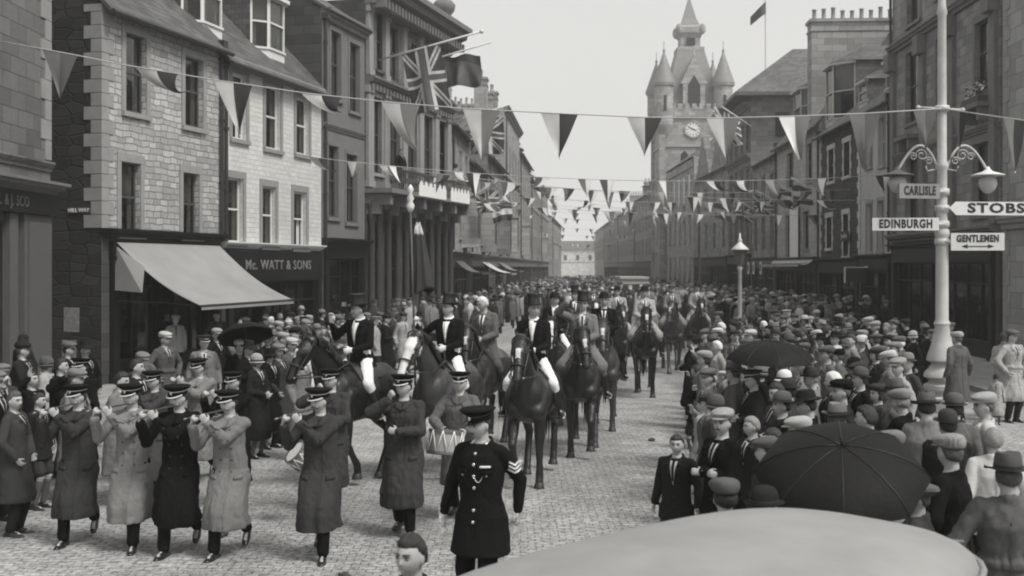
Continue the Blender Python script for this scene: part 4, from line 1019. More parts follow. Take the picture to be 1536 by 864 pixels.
def coat_mesh(P, length=.62, voxel=.012, fat=1.0, flare=.10, belt=False, collar=True, tight=False, fold=.05, seed=0.0, wr=.012, slim=1.0, open_front=False, bend=None):
    """jacket / overcoat; length below the hip line"""
    mb = MB(); T = P.T; g = P.g * fat; w = .014 if tight else .026; a = len(mb.v)
    waist = .135 if (tight or belt) else .165
    rs = [((0, .0, -.06), (.185 + w) * g, (.125 + w) * g), ((0, 0, .02), (.17 + w) * g, (.118 + w) * g), ((0, 0, .12), (waist + w) * g, (.105 + w) * g), ((0, 0, .24), (.158 + w) * g, (.112 + w) * g), ((0, 0, .36), (.168 + w * .7) * g, (.125 + w) * g),
          ((0, .0, .44), .175 + w * .4, .112 + w * .6), ((0, .01, .495), .135, .095), ((0, .012, .53), .085, .08)]
    mb.loft(rs, 30)
    for i in range(a, len(mb.v)): mb.v[i] = tuple(T @ V(mb.v[i]))
    # skirt hangs plumb from the hips
    h = P.hip; sk = []; n = 7
    fo = bend or V((0, 0, 0))
    for k in range(n + 1):
        t = k / n; z = -.02 - (length + .0) * t
        mid = V((0, 0, 0))
        hw = ((.183 + w) * g + flare * t) * slim; hd_ = ((.125 + w) * g + flare * .8 * t); zz = h.z + z; y0, y1 = h.y - hd_, h.y + hd_; x0, x1 = h.x - hw, h.x + hw
        for i in (0, 1):
            for A_, B_ in ((P.hj[i], P.kn[i]), (P.kn[i], P.an[i])):
                if min(A_.z, B_.z) <= zz <= max(A_.z, B_.z) and abs(A_.z - B_.z) > 1e-4:
                    c_ = A_.lerp(B_, (A_.z - zz) / (A_.z - B_.z)); y0 = min(y0, c_.y - .135); y1 = max(y1, c_.y + .125); x0 = min(x0, c_.x - .125); x1 = max(x1, c_.x + .125)
        e_ = sst(t, -.12, .2); y0 = (h.y - hd_) * (1 - e_) + y0 * e_; y1 = (h.y + hd_) * (1 - e_) + y1 * e_; x0 = (h.x - hw) * (1 - e_) + x0 * e_; x1 = (h.x + hw) * (1 - e_) + x1 * e_
        sk.append((V(((x0 + x1) / 2, (y0 + y1) / 2, zz)), (x1 - x0) / 2, (y1 - y0) / 2))
    ph = seed * 3
    def fold_(th, k): t = k / n; return fold * t * (sin(5 * th + ph) * .6 + sin(9 * th + ph * 2) * .4)
    mb.loft(sk[::-1], 48, fold=lambda th, k: fold_(th, n - k))
    for i in (0, 1):
        e, s_, w_ = P.el[i], P.sh[i], P.wr[i]
        mb.tcap(s_ * .35 + P.nk * .65 + V((0, 0, -.028)), s_ + V((0, 0, -.004)), .062, .063, 14); mb.tcap(s_, e, .065 * (.92 if tight else 1), .062 * (.88 if tight else 1), 14); mb.tcap(e, w_ - (w_ - e).normalized() * .02, .060 * (.88 if tight else 1), .050 * (.82 if tight else 1), 14)
    if collar:
        a = len(mb.v)
        mb.rings([[V((.098 * q * cos(2 * pi * i / 20), .014 + .092 * q * sin(2 * pi * i / 20) - z * .12, .50 + z + .03 * sin(2 * pi * i / 20))) for i in range(20)] for q, z in ((.95, -.03), (1.0, .02), (.88, .055), (.74, .04), (.7, -.03))])
        for i in range(a, len(mb.v)): mb.v[i] = tuple(T @ V(mb.v[i]))
    if belt:
        a = len(mb.v); mb.loft([((0, 0, .09), (waist + w + .03) * g, (.105 + w + .028) * g), ((0, 0, .14), (waist + w + .03) * g, (.105 + w + .028) * g)], 30)
        for i in range(a, len(mb.v)): mb.v[i] = tuple(T @ V(mb.v[i]))
    return remesh(mb, voxel, 3, 'coat', wr=wr, wf=7, seed=seed)
class Proj:
    """lay small patches onto a garment by projecting them along a direction"""
    def __init__(s, me, T): 
        s.T = T; Ti = T.inverted(); vs = [Ti @ v.co for v in me.vertices]; s.b = BVHTree.FromPolygons(vs, [p.vertices[:] for p in me.polygons])
    def hit(s, x, z, d=(0, 1, 0), o=None):
        o = V((x, -1.2, z)) if o is None else o
        r = s.b.ray_cast(o, V(d)); return r[0]
    def patch(s, mb, c, nu, nv, th, mi, off=.002, back=False):
        # c: 4 corners in (x,z), going round
        dy = -1 if back else 1
        g = []
        for j in range(nv + 1):
            for i in range(nu + 1):
                u, v = i / nu, j / nv
                x = (c[0][0] * (1 - u) + c[1][0] * u) * (1 - v) + (c[3][0] * (1 - u) + c[2][0] * u) * v; z = (c[0][1] * (1 - u) + c[1][1] * u) * (1 - v) + (c[3][1] * (1 - u) + c[2][1] * u) * v
                h = s.hit(x, z, (0, dy, 0), V((x, -1.2 * dy, z)))
                if h is None: h = V((x, -.12 * dy, z))
                g.append(h)
        W = nu + 1; N = len(g)
        top = [s.T @ (p + V((0, -dy * (off + th), 0))) for p in g]; bot = [s.T @ (p + V((0, dy * .01, 0))) for p in g]
        fs = []
        for j in range(nv):
            for i in range(nu):
                a = j * W + i; q = (a, a + 1, a + W + 1, a + W); fs.append(q if dy > 0 else q[::-1])
        bd = [i for i in range(W)] + [W - 1 + W * j for j in range(1, nv + 1)] + [N - 1 - i for i in range(1, W)] + [W * (nv - j) for j in range(1, nv)]
        for k in range(len(bd)): a, b = bd[k], bd[(k + 1) % len(bd)]; fs.append((a, a + N, b + N, b))
        mb.add(top + bot, fs, mi)
    def button(s, mb, x, z, r, mi, back=False):
        h = s.hit(x, z)
        if h is None: return
        mb.ell(s.T @ (h + V((0, -.003, 0))), (r, r * .5, r), 8, 5, mi)
def trim(P, me, kind):
    """front details of a coat in one mesh: 0 lapel cloth, 1 shirt, 2 tie, 3 buttons, 4 white"""
    pr = Proj(me, P.T); mb = MB()
    if kind in ('suit', 'over', 'tail'):
        zb = {'suit': .22, 'over': .28, 'tail': .20}[kind]
        pr.patch(mb, [(-.001, zb), (.001, zb), (.058, .53), (-.058, .53)], 5, 8, .002, 1)
        pr.patch(mb, [(-.010, zb + .05), (.010, zb + .05), (.016, .50), (-.016, .50)], 2, 8, .010, 2 if kind != 'tail' else 4)
        for s in (-1, 1):
            q = [(s * .003, zb - .015), (s * .045, zb + .13), (s * .098, .46), (s * .055, .535)]
            if s < 0: q = q[::-1]
            pr.patch(mb, q, 4, 8, .009, 0)
            q = [(s * .045, .455), (s * .105, .44), (s * .10, .50), (s * .06, .53)]
            if s < 0: q = q[::-1]
            pr.patch(mb, q, 4, 3, .013, 0)
            q = [(s * .08, -.02), (s * .16, -.01), (s * .16, .02), (s * .08, .012)]
            if s < 0: q = q[::-1]
            pr.patch(mb, q, 3, 2, .006, 0)
        for z in (zb - .03, zb - .13, zb - .24):
            pr.button(mb, .012 if kind == 'suit' else .045, z, .011, 3)
            if kind == 'over': pr.button(mb, -.045, z, .011, 3)
        [pr.patch(mb, [(.002, -.45), (.009, -.45), (.009, .40), (.002, .40)], 1, 12, .004, 0, back=True)] if kind != 'tail' else 0
        pr.patch(mb, [(.0, -.5 if kind == 'over' else -.08), (.006, -.5 if kind == 'over' else -.08), (.006, zb), (.0, zb)], 1, 16, .004, 0)
    elif kind == 'band':     # double breasted greatcoat buttoned to the neck
        for z in (.42, .32, .22, .10, -.02): 
            for s in (-.06, .06): pr.button(mb, s, z, .011, 3)
        for s in (-1, 1):
            q = [(s * .004, .43), (s * .06, .455), (s * .10, .50), (s * .02, .54)]
            if s < 0: q = q[::-1]
            pr.patch(mb, q, 4, 4, .012, 0)
        pr.patch(mb, [(.05, -.62), (.056, -.62), (.056, .45), (.05, .45)], 1, 20, .005, 0)
        for s in (-1, 1):
            q = [(s * .09, -.10), (s * .18, -.09), (s * .18, -.05), (s * .09, -.06)]
            if s < 0: q = q[::-1]
            pr.patch(mb, q, 3, 2, .007, 0)
    elif kind == 'police':
        for z in (.46, .38, .29, .20, .03, -.06): pr.button(mb, 0, z, .0155, 3)
        for s in (-1, 1):
            q = [(s * .06, .30), (s * .14, .30), (s * .14, .335), (s * .06, .335)]
            if s < 0: q = q[::-1]
            pr.patch(mb, q, 3, 2, .008, 0); pr.button(mb, s * .10, .30, .011, 3)
            q = [(s * .03, .535), (s * .07, .525), (s * .075, .55), (s * .03, .56)]
            if s < 0: q = q[::-1]
            pr.patch(mb, q, 2, 2, .012, 3)
        pr.patch(mb, [(.055, .36), (.13, .36), (.13, .375), (.055, .375)], 4, 1, .012, 4)
        # whistle chain
        pts = []
        for i in range(9):
            t = i / 8; x = t * .075; z = .29 - .05 * sin(pi * t) + .01 * t; h = pr.hit(x, z); 
            if h: pts.append(P.T @ (h + V((0, -.006, 0))))
        if len(pts) > 2: mb.tube(pts, .005, 6, 3)
    return mb
def trousers_mesh(P, voxel=.014, r0=.098, r1=.075, r2=.062, short=False, ankle=.0, wr=.008, breech=False):
    mb = MB(); h = P.hip; g = P.g
    mb.loft([(h + V((0, 0, -.14)), .15, .10), (h + V((0, 0, -.05)), .175 * g, .125 * g), (h + V((0, 0, .08)), .165 * g, .118 * g), (h + V((0, 0, .16)), .15 * g, .11 * g)], 24)
    for i in (0, 1):
        if short: mb.tcap(P.hj[i], P.kn[i].lerp(P.hj[i], .12), r0, r1 + .012, 14, hemi=1); continue
        mb.tcap(P.hj[i], P.kn[i], r0, r1, 14)
        e = P.an[i] + (P.kn[i] - P.an[i]).normalized() * (ankle if ankle else .0)
        mb.tcap(P.kn[i], e, r1, r2, 14, hemi=1)
    return remesh(mb, voxel, 3, 'trousers', wr=wr, wf=8)
def shoe_mesh(P, i, boot=0.0, voxel=.01):
    mb = MB(); f = P.ft[i].normalized(); a = P.an[i]; s = f.cross(V((0, 0, 1))).normalized(); u = s.cross(f).normalized()
    if u.z < 0: u = -u
    mb.tcap(a - u * .0, a - u * .04 - f * .02, .043, .043, 12)
    mb.tcap(a - u * .045 - f * .035, a - u * .05 + f * .10, .036, .036, 12, side=s, sq=1.05); mb.tcap(a - u * .05 + f * .07, a - u * .058 + f * .165, .042, .034, 12, side=u, sq=.62)
    M = Matrix((( *f, 0), ( *s, 0), ( *u, 0), (0, 0, 0, 1))).transposed(); M.translation = a
    mb.box(-.078, -.03, -.033, .033, -.095, -.06, M=M); mb.prism([(-.075, -.034), (.1, -.046), (.17, -.03), (.19, 0), (.17, .03), (.1, .046), (-.075, .034)], -.086, -.07, M=M)
    if boot:
        k = a.lerp(P.kn[i], boot); mb.tcap(a, a.lerp(k, .6), .05, .070, 14); mb.tcap(a.lerp(k, .6), k, .070, .076, 14, hemi=1)
    return remesh(mb, voxel, 2, 'shoe', wr=.003 if boot else 0)
# ---- headwear in head space (origin head centre, facing -Y)
HATS = {}
def hat(kind):
    if kind in HATS: return HATS[kind]
    mb = MB()
    if kind == 'flat_cap':
        mb.loft([((0, .012, .034), .080, .100), ((0, .010, .038), .087, .106), ((0, .004, .055), .099, .117), ((.002, -.004, .078), .108, .127), ((.004, -.010, .098), .107, .124), ((.006, -.008, .117), .092, .106), ((.006, -.004, .131), .06, .072), ((.006, .0, .136), .02, .03)], 32, e=2.1, fold=lambda th, k: .022 * sin(3 * th + k) * (k > 2) + .012 * sin(7 * th + 2 * k) * (k > 3))
        for i_ in range(len(mb.v)): x_, y_, z_ = mb.v[i_]; mb.v[i_] = (x_, y_, z_ + .13 * y_ * min(1, max(0, (z_ - .04) / .05)))
        n = 14; out = []
        for zz in (.045, .052):
            for i in range(n + 1):
                a = pi * (1.12 + .76 * i / n); out.append((.086 * cos(a), .103 * sin(a) - .0, zz + .004))
            for i in range(n + 1):
                a = pi * (1.12 + .76 * (n - i) / n); s_ = sin(pi * (n - i) / n); out.append((.094 * cos(a), .105 * sin(a) - .05 * s_, zz - .012 * s_ - .004))
        N = 2 * n + 2
        fs = []
        for i in range(n): fs.append((i, i + 1, 2 * n - i, 2 * n + 1 - i)); fs.append((N + i, N + 2 * n + 1 - i, N + 2 * n - i, N + i + 1))
        for i in range(N): j = (i + 1) % N; fs.append((i, N + i, N + j, j))
        mb.add(out, fs)
        nm = 'flat_cap'; mats = [CL['mid']]
    elif kind == 'peaked_cap':
        mb.lathe([(.084, .028), (.090, .030), (.092, .072), (.088, .076)], 32, (0, .005, 0), 1, 1.18, mi=0)
        mb.lathe([(.0925, .066), (.0932, .068), (.0932, .071), (.0925, .073)], 32, (0, .005, 0), 1, 1.18, mi=2)
        st = len(mb.v); mb.lathe([(.088, .070), (.112, .088), (.132, .104), (.136, .112), (.130, .118), (.09, .124), (.04, .127), (.01, .128)], 36, (0, .0, 0), 1, 1.10, mi=0)
        for i in range(st, len(mb.v)): x, y, z = mb.v[i]; mb.v[i] = (x, y, z - y * .10 * (z - .07) / .05 if z > .08 else z)
        n = 14; out = []
        for zz in (.024, .030):
            for i in range(n + 1): a = pi * (1.13 + .74 * i / n); out.append((.090 * cos(a), .106 * sin(a) + .005, zz + .006))
            for i in range(n + 1):
                a = pi * (1.13 + .74 * (n - i) / n); s_ = sin(pi * (n - i) / n) ** .8; out.append((.092 * cos(a), .108 * sin(a) + .005 - .036 * s_, zz - .017 * s_ + .004))
        N = 2 * n + 2; fs = []
        for i in range(n): fs.append((i, i + 1, 2 * n - i, 2 * n + 1 - i)); fs.append((N + i, N + 2 * n + 1 - i, N + 2 * n - i, N + i + 1))
        for i in range(N): j = (i + 1) % N; fs.append((i, N + i, N + j, j))
        mb.add(out, fs, 1)
        # metal edge round the peak
        e = [V(out[N + n + 1 + i]) + V((0, -.002, 0)) for i in range(n + 1)]; mb.tube(e, .0062, 6, 2)
        mb.ell((0, -.108, .058), (.017, .006, .02), 10, 6, 3); mb.ell((0, -.112, .062), (.008, .006, .01), 8, 5, 3)
        nm = 'peaked_cap'; mats = [CL['black'], BLKG, plain('white piping', .6), BRASS]
    elif kind == 'trilby':
        def br(z): return 0
        st = len(mb.v); mb.lathe([(.082, .036), (.10, .034), (.125, .032), (.143, .036), (.146, .041), (.125, .038), (.10, .041), (.088, .045)], 36, (0, 0, 0), 1, 1.15)
        for i in range(st, len(mb.v)):
            x, y, z = mb.v[i]; r = sqrt(x * x + y * y); k = max(0, r - .095) / .05; mb.v[i] = (x, y, z + k * (.012 * (abs(x) / max(r, .01)) - (.014 if y < -.05 else -.008)))
        st = len(mb.v); mb.lathe([(.087, .037), (.088, .06), (.086, .10), (.082, .135), (.075, .152), (.05, .146), (.02, .136)], 36, (0, .004, 0), 1, 1.17)
        for i in range(st, len(mb.v)):
            x, y, z = mb.v[i]; q = sst(z, .09, .15); x *= 1 - .28 * q * sst(-y, 0, .1); z -= .012 * q * exp(-(x / .03) ** 2); mb.v[i] = (x, y, z)
        mb.lathe([(.0865, .044), (.0905, .045), (.0905, .07), (.0865, .072)], 36, (0, .004, 0), 1, 1.17, mi=1)
        nm = 'trilby'; mats = [CL['mid'], BAND]
    elif kind == 'bowler':
        st = len(mb.v); mb.lathe([(.082, .036), (.11, .034), (.124, .040), (.126, .046), (.11, .041), (.088, .044)], 36, (0, 0, 0), 1, 1.16)
        mb.lathe([(.087, .038), (.089, .07), (.084, .11), (.066, .14), (.04, .153), (.01, .157)], 36, (0, .004, 0), 1, 1.17); mb.lathe([(.0875, .044), (.091, .045), (.091, .064), (.088, .066)], 36, (0, .004, 0), 1, 1.17, mi=1)
        nm = 'bowler_hat'; mats = [CL['charcoal'], BAND]
    elif kind == 'top_hat':
        st = len(mb.v); mb.lathe([(.082, .040), (.108, .036), (.128, .040), (.131, .046), (.108, .043), (.088, .047)], 40, (0, 0, 0), 1, 1.15)
        for i in range(st, len(mb.v)): x, y, z = mb.v[i]; r = sqrt(x * x + y * y); mb.v[i] = (x, y, z + max(0, r - .1) * (abs(x) / r) ** 3 * .7)
        mb.lathe([(.087, .038), (.088, .06), (.084, .12), (.087, .17), (.095, .196), (.093, .2), (.05, .202), (.01, .202)], 40, (0, .004, 0), 1, 1.15); mb.lathe([(.0875, .046), (.091, .047), (.089, .082), (.086, .083)], 40, (0, .004, 0), 1, 1.15, mi=1)
        nm = 'top_hat'; mats = [SILK, BAND]
    elif kind == 'cloche':
        mb.loft([((0, .012, -.045), .088, .098), ((0, .006, -.03), .093, .108), ((0, .004, .02), .092, .112), ((0, .006, .07), .088, .108), ((0, .008, .11), .07, .088), ((0, .01, .132), .04, .05), ((0, .01, .138), .01, .015)], 32, e=2.1)
        mb.loft([((0, -.004, .0), .094, .114), ((0, -.006, -.012), .112, .14), ((0, -.006, -.016), .112, .14), ((0, -.004, -.006), .09, .112)], 32, e=2.1)
        mb.lathe([(.0925, .005), (.096, .008), (.095, .03), (.091, .033)], 32, (0, .005, 0), 1, 1.2, mi=1)
        nm = 'cloche_hat'; mats = [CL['dark'], BAND]
    elif kind == 'beret':
        mb.loft([((0, .015, .03), .084, .10), ((0, .02, .05), .10, .12), ((.01, .03, .085), .13, .14), ((.015, .03, .11), .12, .125), ((.01, .025, .13), .07, .07), ((0, .02, .134), .02, .02)], 30, e=2.1); nm = 'beret'; mats = [CL['dark']]
    elif kind == 'wide_hat':
        st = len(mb.v); mb.lathe([(.082, .036), (.13, .034), (.175, .03), (.178, .036), (.13, .041), (.088, .045)], 36, (0, 0, 0), 1, 1.1)
        mb.lathe([(.087, .038), (.088, .08), (.08, .115), (.05, .13), (.01, .133)], 30, (0, .004, 0), 1, 1.15); nm = 'wide_brimmed_hat'; mats = [CL['charcoal']]
    me = mb.mesh(nm, mats, 50); HATS[kind] = (nm, me); return HATS[kind]
class Kit:
    def __init__(s, P): s.P = P; s.parts = []; s.HM = P.HM; s.h = {}
    def add(s, name, me, *mats):
        if not me.materials:
            for m in mats: me.materials.append(m)
        s.parts.append((name, me)); return s
    def hair(s, style, hatted):
        k = (style, hatted)
        if k not in s.h: s.h[k] = hair_mesh(s.HM, style, hatted).mesh('hair', [HAIR['dark']], 'all')
        return s.h[k]
def setm(o, mats):
    for i, m in enumerate(mats):
        if m is None or i >= len(o.material_slots): continue
        o.material_slots[i].link = 'OBJECT'; o.material_slots[i].material = m
def person(kit, x, y, rz, label, z=0.0, s=1.0, mats=None, hatk='flat_cap', hatm=None, hair='dark', hstyle='short', group='spectators', skip=(), cat='person', hattilt=0.0, sxy=1.0):
    mats = mats or {}
    b = link('person', kit.parts[0][1]); b.location = (x, y, z); b.rotation_euler = (0, 0, rz); b.scale = (s * sxy, s * sxy, s); tag(b, label, cat, group)
    for nm, me in kit.parts[1:]:
        if nm in skip: continue
        o = link(nm, me, b)
        if nm in mats: setm(o, mats[nm] if isinstance(mats[nm], (list, tuple)) else [mats[nm]])
    if hstyle: o = link('hair', kit.hair(hstyle, bool(hatk)), b); setm(o, [HAIR[hair]])
    if hatk:
        nm, me = hat(hatk); o = link(nm, me, b, M=kit.HM @ Matrix.Translation((0, .004, .014 if hatk not in ('cloche', 'beret') else .004)) @ rotm('X', hattilt))
        if hatm: setm(o, hatm if isinstance(hatm, (list, tuple)) else [hatm])
    if 'person' in mats: setm(b, [mats['person']])
    return b
EYM = [EYEW, EYED, HAIR['dark'], LIP]
def std_kit(P, dress='over', voxel=.014, seed=0.0, eyes=True, moust=False, skirt=None, legs='trousers', hv=.011):
    k = Kit(P); k.add('person', body_mesh(P, hv))
    if dress == 'over': c = coat_mesh(P, .50, voxel, seed=seed, wr=.013, flare=.05); t = trim(P, c, 'over'); nm = 'overcoat'
    elif dress == 'mac': c = coat_mesh(P, .50, voxel, seed=seed, belt=True, wr=.016, flare=.07, fold=.09); t = trim(P, c, 'over'); nm = 'belted_coat'
    elif dress == 'suit': c = coat_mesh(P, .16, voxel, seed=seed, flare=.02, wr=.008, fold=.02); t = trim(P, c, 'suit'); nm = 'jacket'
    elif dress == 'woman': c = coat_mesh(P, .60, voxel, seed=seed, flare=.03, wr=.013); t = trim(P, c, 'over'); nm = 'long_coat'
    c.name = nm; k.add(nm, c, CL['dark'])
    k.add('shirt_and_lapels', t.mesh('lapels', [CL['dark'], CLW, CL['charcoal'], BAND, CLW], 'all'))
    if legs == 'trousers': k.add('trousers', trousers_mesh(P), CL['charcoal'])
    elif legs == 'shorts':
        k.add('shorts', trousers_mesh(P, short=True), CL['dark']); mb = MB()
        for i in (0, 1): mb.tcap(P.kn[i].lerp(P.an[i], .15), P.an[i], .058, .042, 12, hemi=1)
        k.add('socks', remesh(mb, .012, 2, 'socks', wr=.002), CL['mid'])
    elif legs == 'stockings':
        mb = MB()
        for i in (0, 1): mb.tcap(P.kn[i], P.an[i], .056, .037, 12, hemi=1)
        k.add('stockings', remesh(mb, .012, 2, 'stockings'), CL['mid'])
    mb = None
    a = shoe_mesh(P, 0, voxel=.012); b = shoe_mesh(P, 1, voxel=.012); k.add('shoe', a, BOOT); k.add('shoe', b, BOOT)
    if eyes: k.add('eyes_and_brows', eyes_mesh(P.HM, moust).mesh('eyes', EYM, 'all'))
    return k
# ------------------------------------------------------------------ horses
def coatm(name, g, rough=.38):
    s = NT(name); o = s.obj(); n1 = s.noise(o, 2.5, 4); n2 = s.n('TexNoise', {'Vector': o, 'Scale': 60, 'Detail': 3}).outputs[0]
    s.grey(s.math('MULTIPLY', s.math('ADD', s.math('MULTIPLY', n1, .9), s.math('MULTIPLY', n2, .5)), g * 1.4)); s.b.inputs['Roughness'].default_value = rough; s.b.inputs['Specular IOR Level'].default_value = .45
    s.bump(s.math('ADD', s.math('MULTIPLY', s.noise(o, 5, 3), 2.0), s.math('MULTIPLY', n2, .2)), .35, .02); return s.m
HC = {'black': coatm('black horse coat', .007), 'bay': coatm('bay horse coat', .018), 'brown': coatm('brown horse coat', .04), 'grey': coatm('grey horse coat', .2, .6)}
HWH = coatm('white horse marking', .55, .7); MANE = plain('horse mane', .012, .5, .4, 30, bump=.6); HOOF = plain('hoof horn', .03, .5); LEA = plain('saddle leather', .03, .35, .2, 10)
STEEL = plain('stirrup steel', .22, .4, .05, metal=1)
def horse_kit(ph=0.0, hyaw=0.0, hpit=0.0, face='star', nyaw=0.0, high=0.0):
    """walking horse facing -Y, origin on the ground under its middle"""
    mb = MB(); k = {}
    # trunk as rings along y
    rs = [(-.80, 1.22, .10, .16), (-.72, 1.20, .19, .27), (-.58, 1.20, .245, .335), (-.40, 1.19, .27, .37), (-.15, 1.17, .29, .355), (.12, 1.17, .30, .345), (.36, 1.21, .285, .315), (.58, 1.25, .265, .30), (.74, 1.23, .20, .25), (.84, 1.19, .11, .16)]
    n = 28
    mb.rings([[V((a * cos(2 * pi * i / n) * (1 - .10 * max(0, sin(2 * pi * i / n))), y, z + b * sin(2 * pi * i / n))) for i in range(n)] for y, z, a, b in rs])
    mb.tcap((0, -.52, 1.40), (0, -.25, 1.42), .12, .08, 12)        # withers
    mb.tcap((0, .42, 1.36), (0, .62, 1.36), .17, .15, 12)          # croup
    for s in (-1, 1): mb.tcap((s * .11, .5, 1.28), (s * .13, .72, 1.1), .19, .15, 12); mb.tcap((s * .12, -.52, 1.2), (s * .12, -.66, 1.02), .16, .13, 12)
    NB = V((0, -.58, 1.36)); NM = Matrix.Translation(NB) @ rotm('Z', nyaw)
    n1 = NM @ V((0, -.20, .26)); poll = NM @ V((0, -.42, .56 + high))
    mb.tcap(NM @ V((0, .05, -.02)), n1, .23, .165, 16, side=(1, 0, 0), sq=.62); mb.tcap(n1, poll, .165, .115, 16, side=(1, 0, 0), sq=.60); mb.tcap(NM @ V((0, -.1, -.12)), n1, .19, .14, 14, side=(1, 0, 0), sq=.6)
    HM = Matrix.Translation(poll) @ rotm('Z', nyaw + hyaw) @ rotm('X', hpit)
    def H(x, y, z): return HM @ V((x, y, z))
    sd = HM.to_3x3() @ V((1, 0, 0))
    # head hangs forward and down from the poll
    mb.tcap(H(0, -.02, .0), H(0, -.16, -.13), .098, .098, 16, side=sd, sq=.90); mb.tcap(H(0, -.10, -.14), H(0, -.20, -.27), .105, .080, 16, side=sd, sq=.62); mb.tcap(H(0, -.15, -.10), H(0, -.325, -.40), .082, .052, 16, side=sd, sq=.92); mb.tcap(H(0, -.315, -.40), H(0, -.34, -.45), .060, .058, 14, side=sd, sq=.98)
    mb.tcap(H(0, -.27, -.44), H(0, -.29, -.475), .038, .034, 10)
    for s in (-1, 1):
        mb.tcap(H(s * .062, -.075, -.05), H(s * .085, -.12, -.125), .036, .03, 10); mb.ell(H(s * .092, -.105, -.125), (.017, .024, .024), 8, 6)
        mb.tcap(H(s * .05, .01, .07), H(s * .068, -.02, .15), .032, .026, 10, side=sd, sq=.6); mb.tcap(H(s * .068, -.02, .15), H(s * .066, -.035, .20), .022, .006, 8)
        mb.ell(H(s * .032, -.375, -.435), (.018, .018, .02), 8, 6)
    legs = {}
    for s in (-1, 1):
        a = ph + (0 if s < 0 else pi)
        # front leg: swing, lifted when coming forward
        sw = sin(a) * .23; lift = max(0, cos(a)) * .19
        el = V((s * .155, -.55, .93)); kn = V((s * .15, -.57 - sw * .65 - lift * .75, .52 + lift * .35)); fe = V((s * .145, -.56 - sw * 1.25 + lift * .35, .15 + lift * 1.05)); ho = V((s * .145, -.60 - sw * 1.4 + lift * .55, .055 + lift * .75))
        legs[('f', s)] = (el, kn, fe, ho)
        mb.tcap(el + V((0, 0, .1)), el + (kn - el) * .35, .115, .078, 14, side=(1, 0, 0), sq=.8); mb.tcap(el + (kn - el) * .3, kn, .078, .052, 12); mb.ell(kn, (.055, .058, .062), 10, 8); mb.tcap(kn, kn.lerp(fe, .5), .052, .043, 12); mb.tcap(kn.lerp(fe, .5), fe, .043, .050, 12); mb.tcap(fe, ho, .047, .052, 12)
        b_ = a + pi * .75; sw = sin(b_) * .25; lift = max(0, cos(b_)) * .13
        st = V((s * .19, .46, .92)); hk = V((s * .155, .80 - sw * .9, .56 + lift)); fe = V((s * .15, .68 - sw * 1.35 + lift * .2, .17 + lift)); ho = V((s * .15, .64 - sw * 1.45, .055 + lift * .75))
        legs[('h', s)] = (st, hk, fe, ho)
        mb.tcap(V((s * .14, .62, 1.15)), st, .19, .13, 14, side=(1, 0, 0), sq=.75); mb.tcap(st + V((0, .08, .02)), st.lerp(hk, .6), .125, .070, 12, side=(1, 0, 0), sq=.8); mb.tcap(st.lerp(hk, .6), hk, .066, .052, 12); mb.tcap(hk + V((0, .025, .02)), hk.lerp(fe, .45), .057, .045, 12); mb.tcap(hk.lerp(fe, .45), fe, .045, .051, 12); mb.tcap(fe, ho, .048, .053, 12)
    me = remesh(mb, .019, 3, 'horse', wr=.004)
    me.materials.append(HC['bay']); me.materials.append(HWH)
    Hi = HM.inverted()
    for p in me.polygons:
        c = Hi @ p.center
        if c.z > .12 or c.y > .06: 
            if face != 'bald' or p.center.z > .3: continue
        w = {'star': None, 'blaze': .042, 'bald': .066}[face]
        nrm = Hi.to_3x3() @ p.normal
        if w is None:
            if abs(c.x) < .024 and -.17 < c.z < -.06 and nrm.y < -.3: p.material_index = 1
        elif abs(c.x + .006 * sin(c.z * 30)) < w * (1 - .25 * sin(c.z * 9)) and -.55 < c.z < .02 and c.y < .0 and nrm.y < -.05 and nrm.z > -.65: p.material_index = 1
        if face == 'bald' and p.center.z < .34: p.material_index = 1
    K = {'horse': me, 'HM': HM}
    parts = []
    # hooves
    for key, (a, b, c, h) in legs.items():
        q = MB(); tilt = (c - h).normalized(); ax = V((0, 0, 1)).rotation_difference((tilt * .5 + V((0, 0, 1))).normalized()).to_matrix().to_4x4()
        st = len(q.v); q.lathe([(.066, -.055), (.064, -.045), (.052, .012), (.045, .02)], 14, (0, 0, 0), 1, 1.12)
        for i in range(st, len(q.v)): q.v[i] = tuple(h + V((0, -.01, 0)) + ax @ V(q.v[i]))
        parts.append(('hoof', q.mesh('hoof', [HOOF], 50), ()))
    # mane: locks falling on one side, forelock
    q = MB(); rnd = random.Random(3)
    for i in range(46):
        t = i / 45; p = (NM @ V((0, .1, .2))).lerp(poll + (HM.to_3x3() @ V((0, .03, .09))), t); s = 1
        p = p + V((0, .10 * (1 - t) * .6 + .07 * t, .0)) if t < .9 else p
        for s in (-1, 1) if i % 3 == 0 else (1,):
            e = p + NM.to_3x3() @ V((s * (.10 + .03 * rnd.random()), .03 * rnd.random(), -.10 - .07 * rnd.random()))
            q.tcap(p, p.lerp(e, .5) + V((s * .03, 0, .03)), .022, .018, 6, side=(1, 0, 0), sq=.5); q.tcap(p.lerp(e, .5) + V((s * .03, 0, .03)), e, .018, .004, 6, side=(1, 0, 0), sq=.5)
    for i in range(7): q.tcap(H(.012 * (i - 3), -.03, .09), H(.016 * (i - 3), -.115, -.05 - .02 * rnd.random()), .014, .004, 6)
    parts.append(('mane', q.mesh('mane', [MANE], 'all'), ()))
    q = MB()
    for i in range(26):
        a = rnd.random() * 6.28; r = .05 * rnd.random(); x, y = r * cos(a), r * sin(a); L = .75 + .25 * rnd.random()
        q.tube([(x * .4, .82, 1.32), (x, .93 + y, 1.2), (x * 1.6, .97 + y * 1.4, .95), (x * 1.5, .95 + y * 1.8, 1.3 - L)], [.02, .024, .02, .004], 6)
    parts.append(('tail', q.mesh('tail', [MANE], 'all'), ()))
    # saddle with flaps, girth, stirrups
    q = MB()
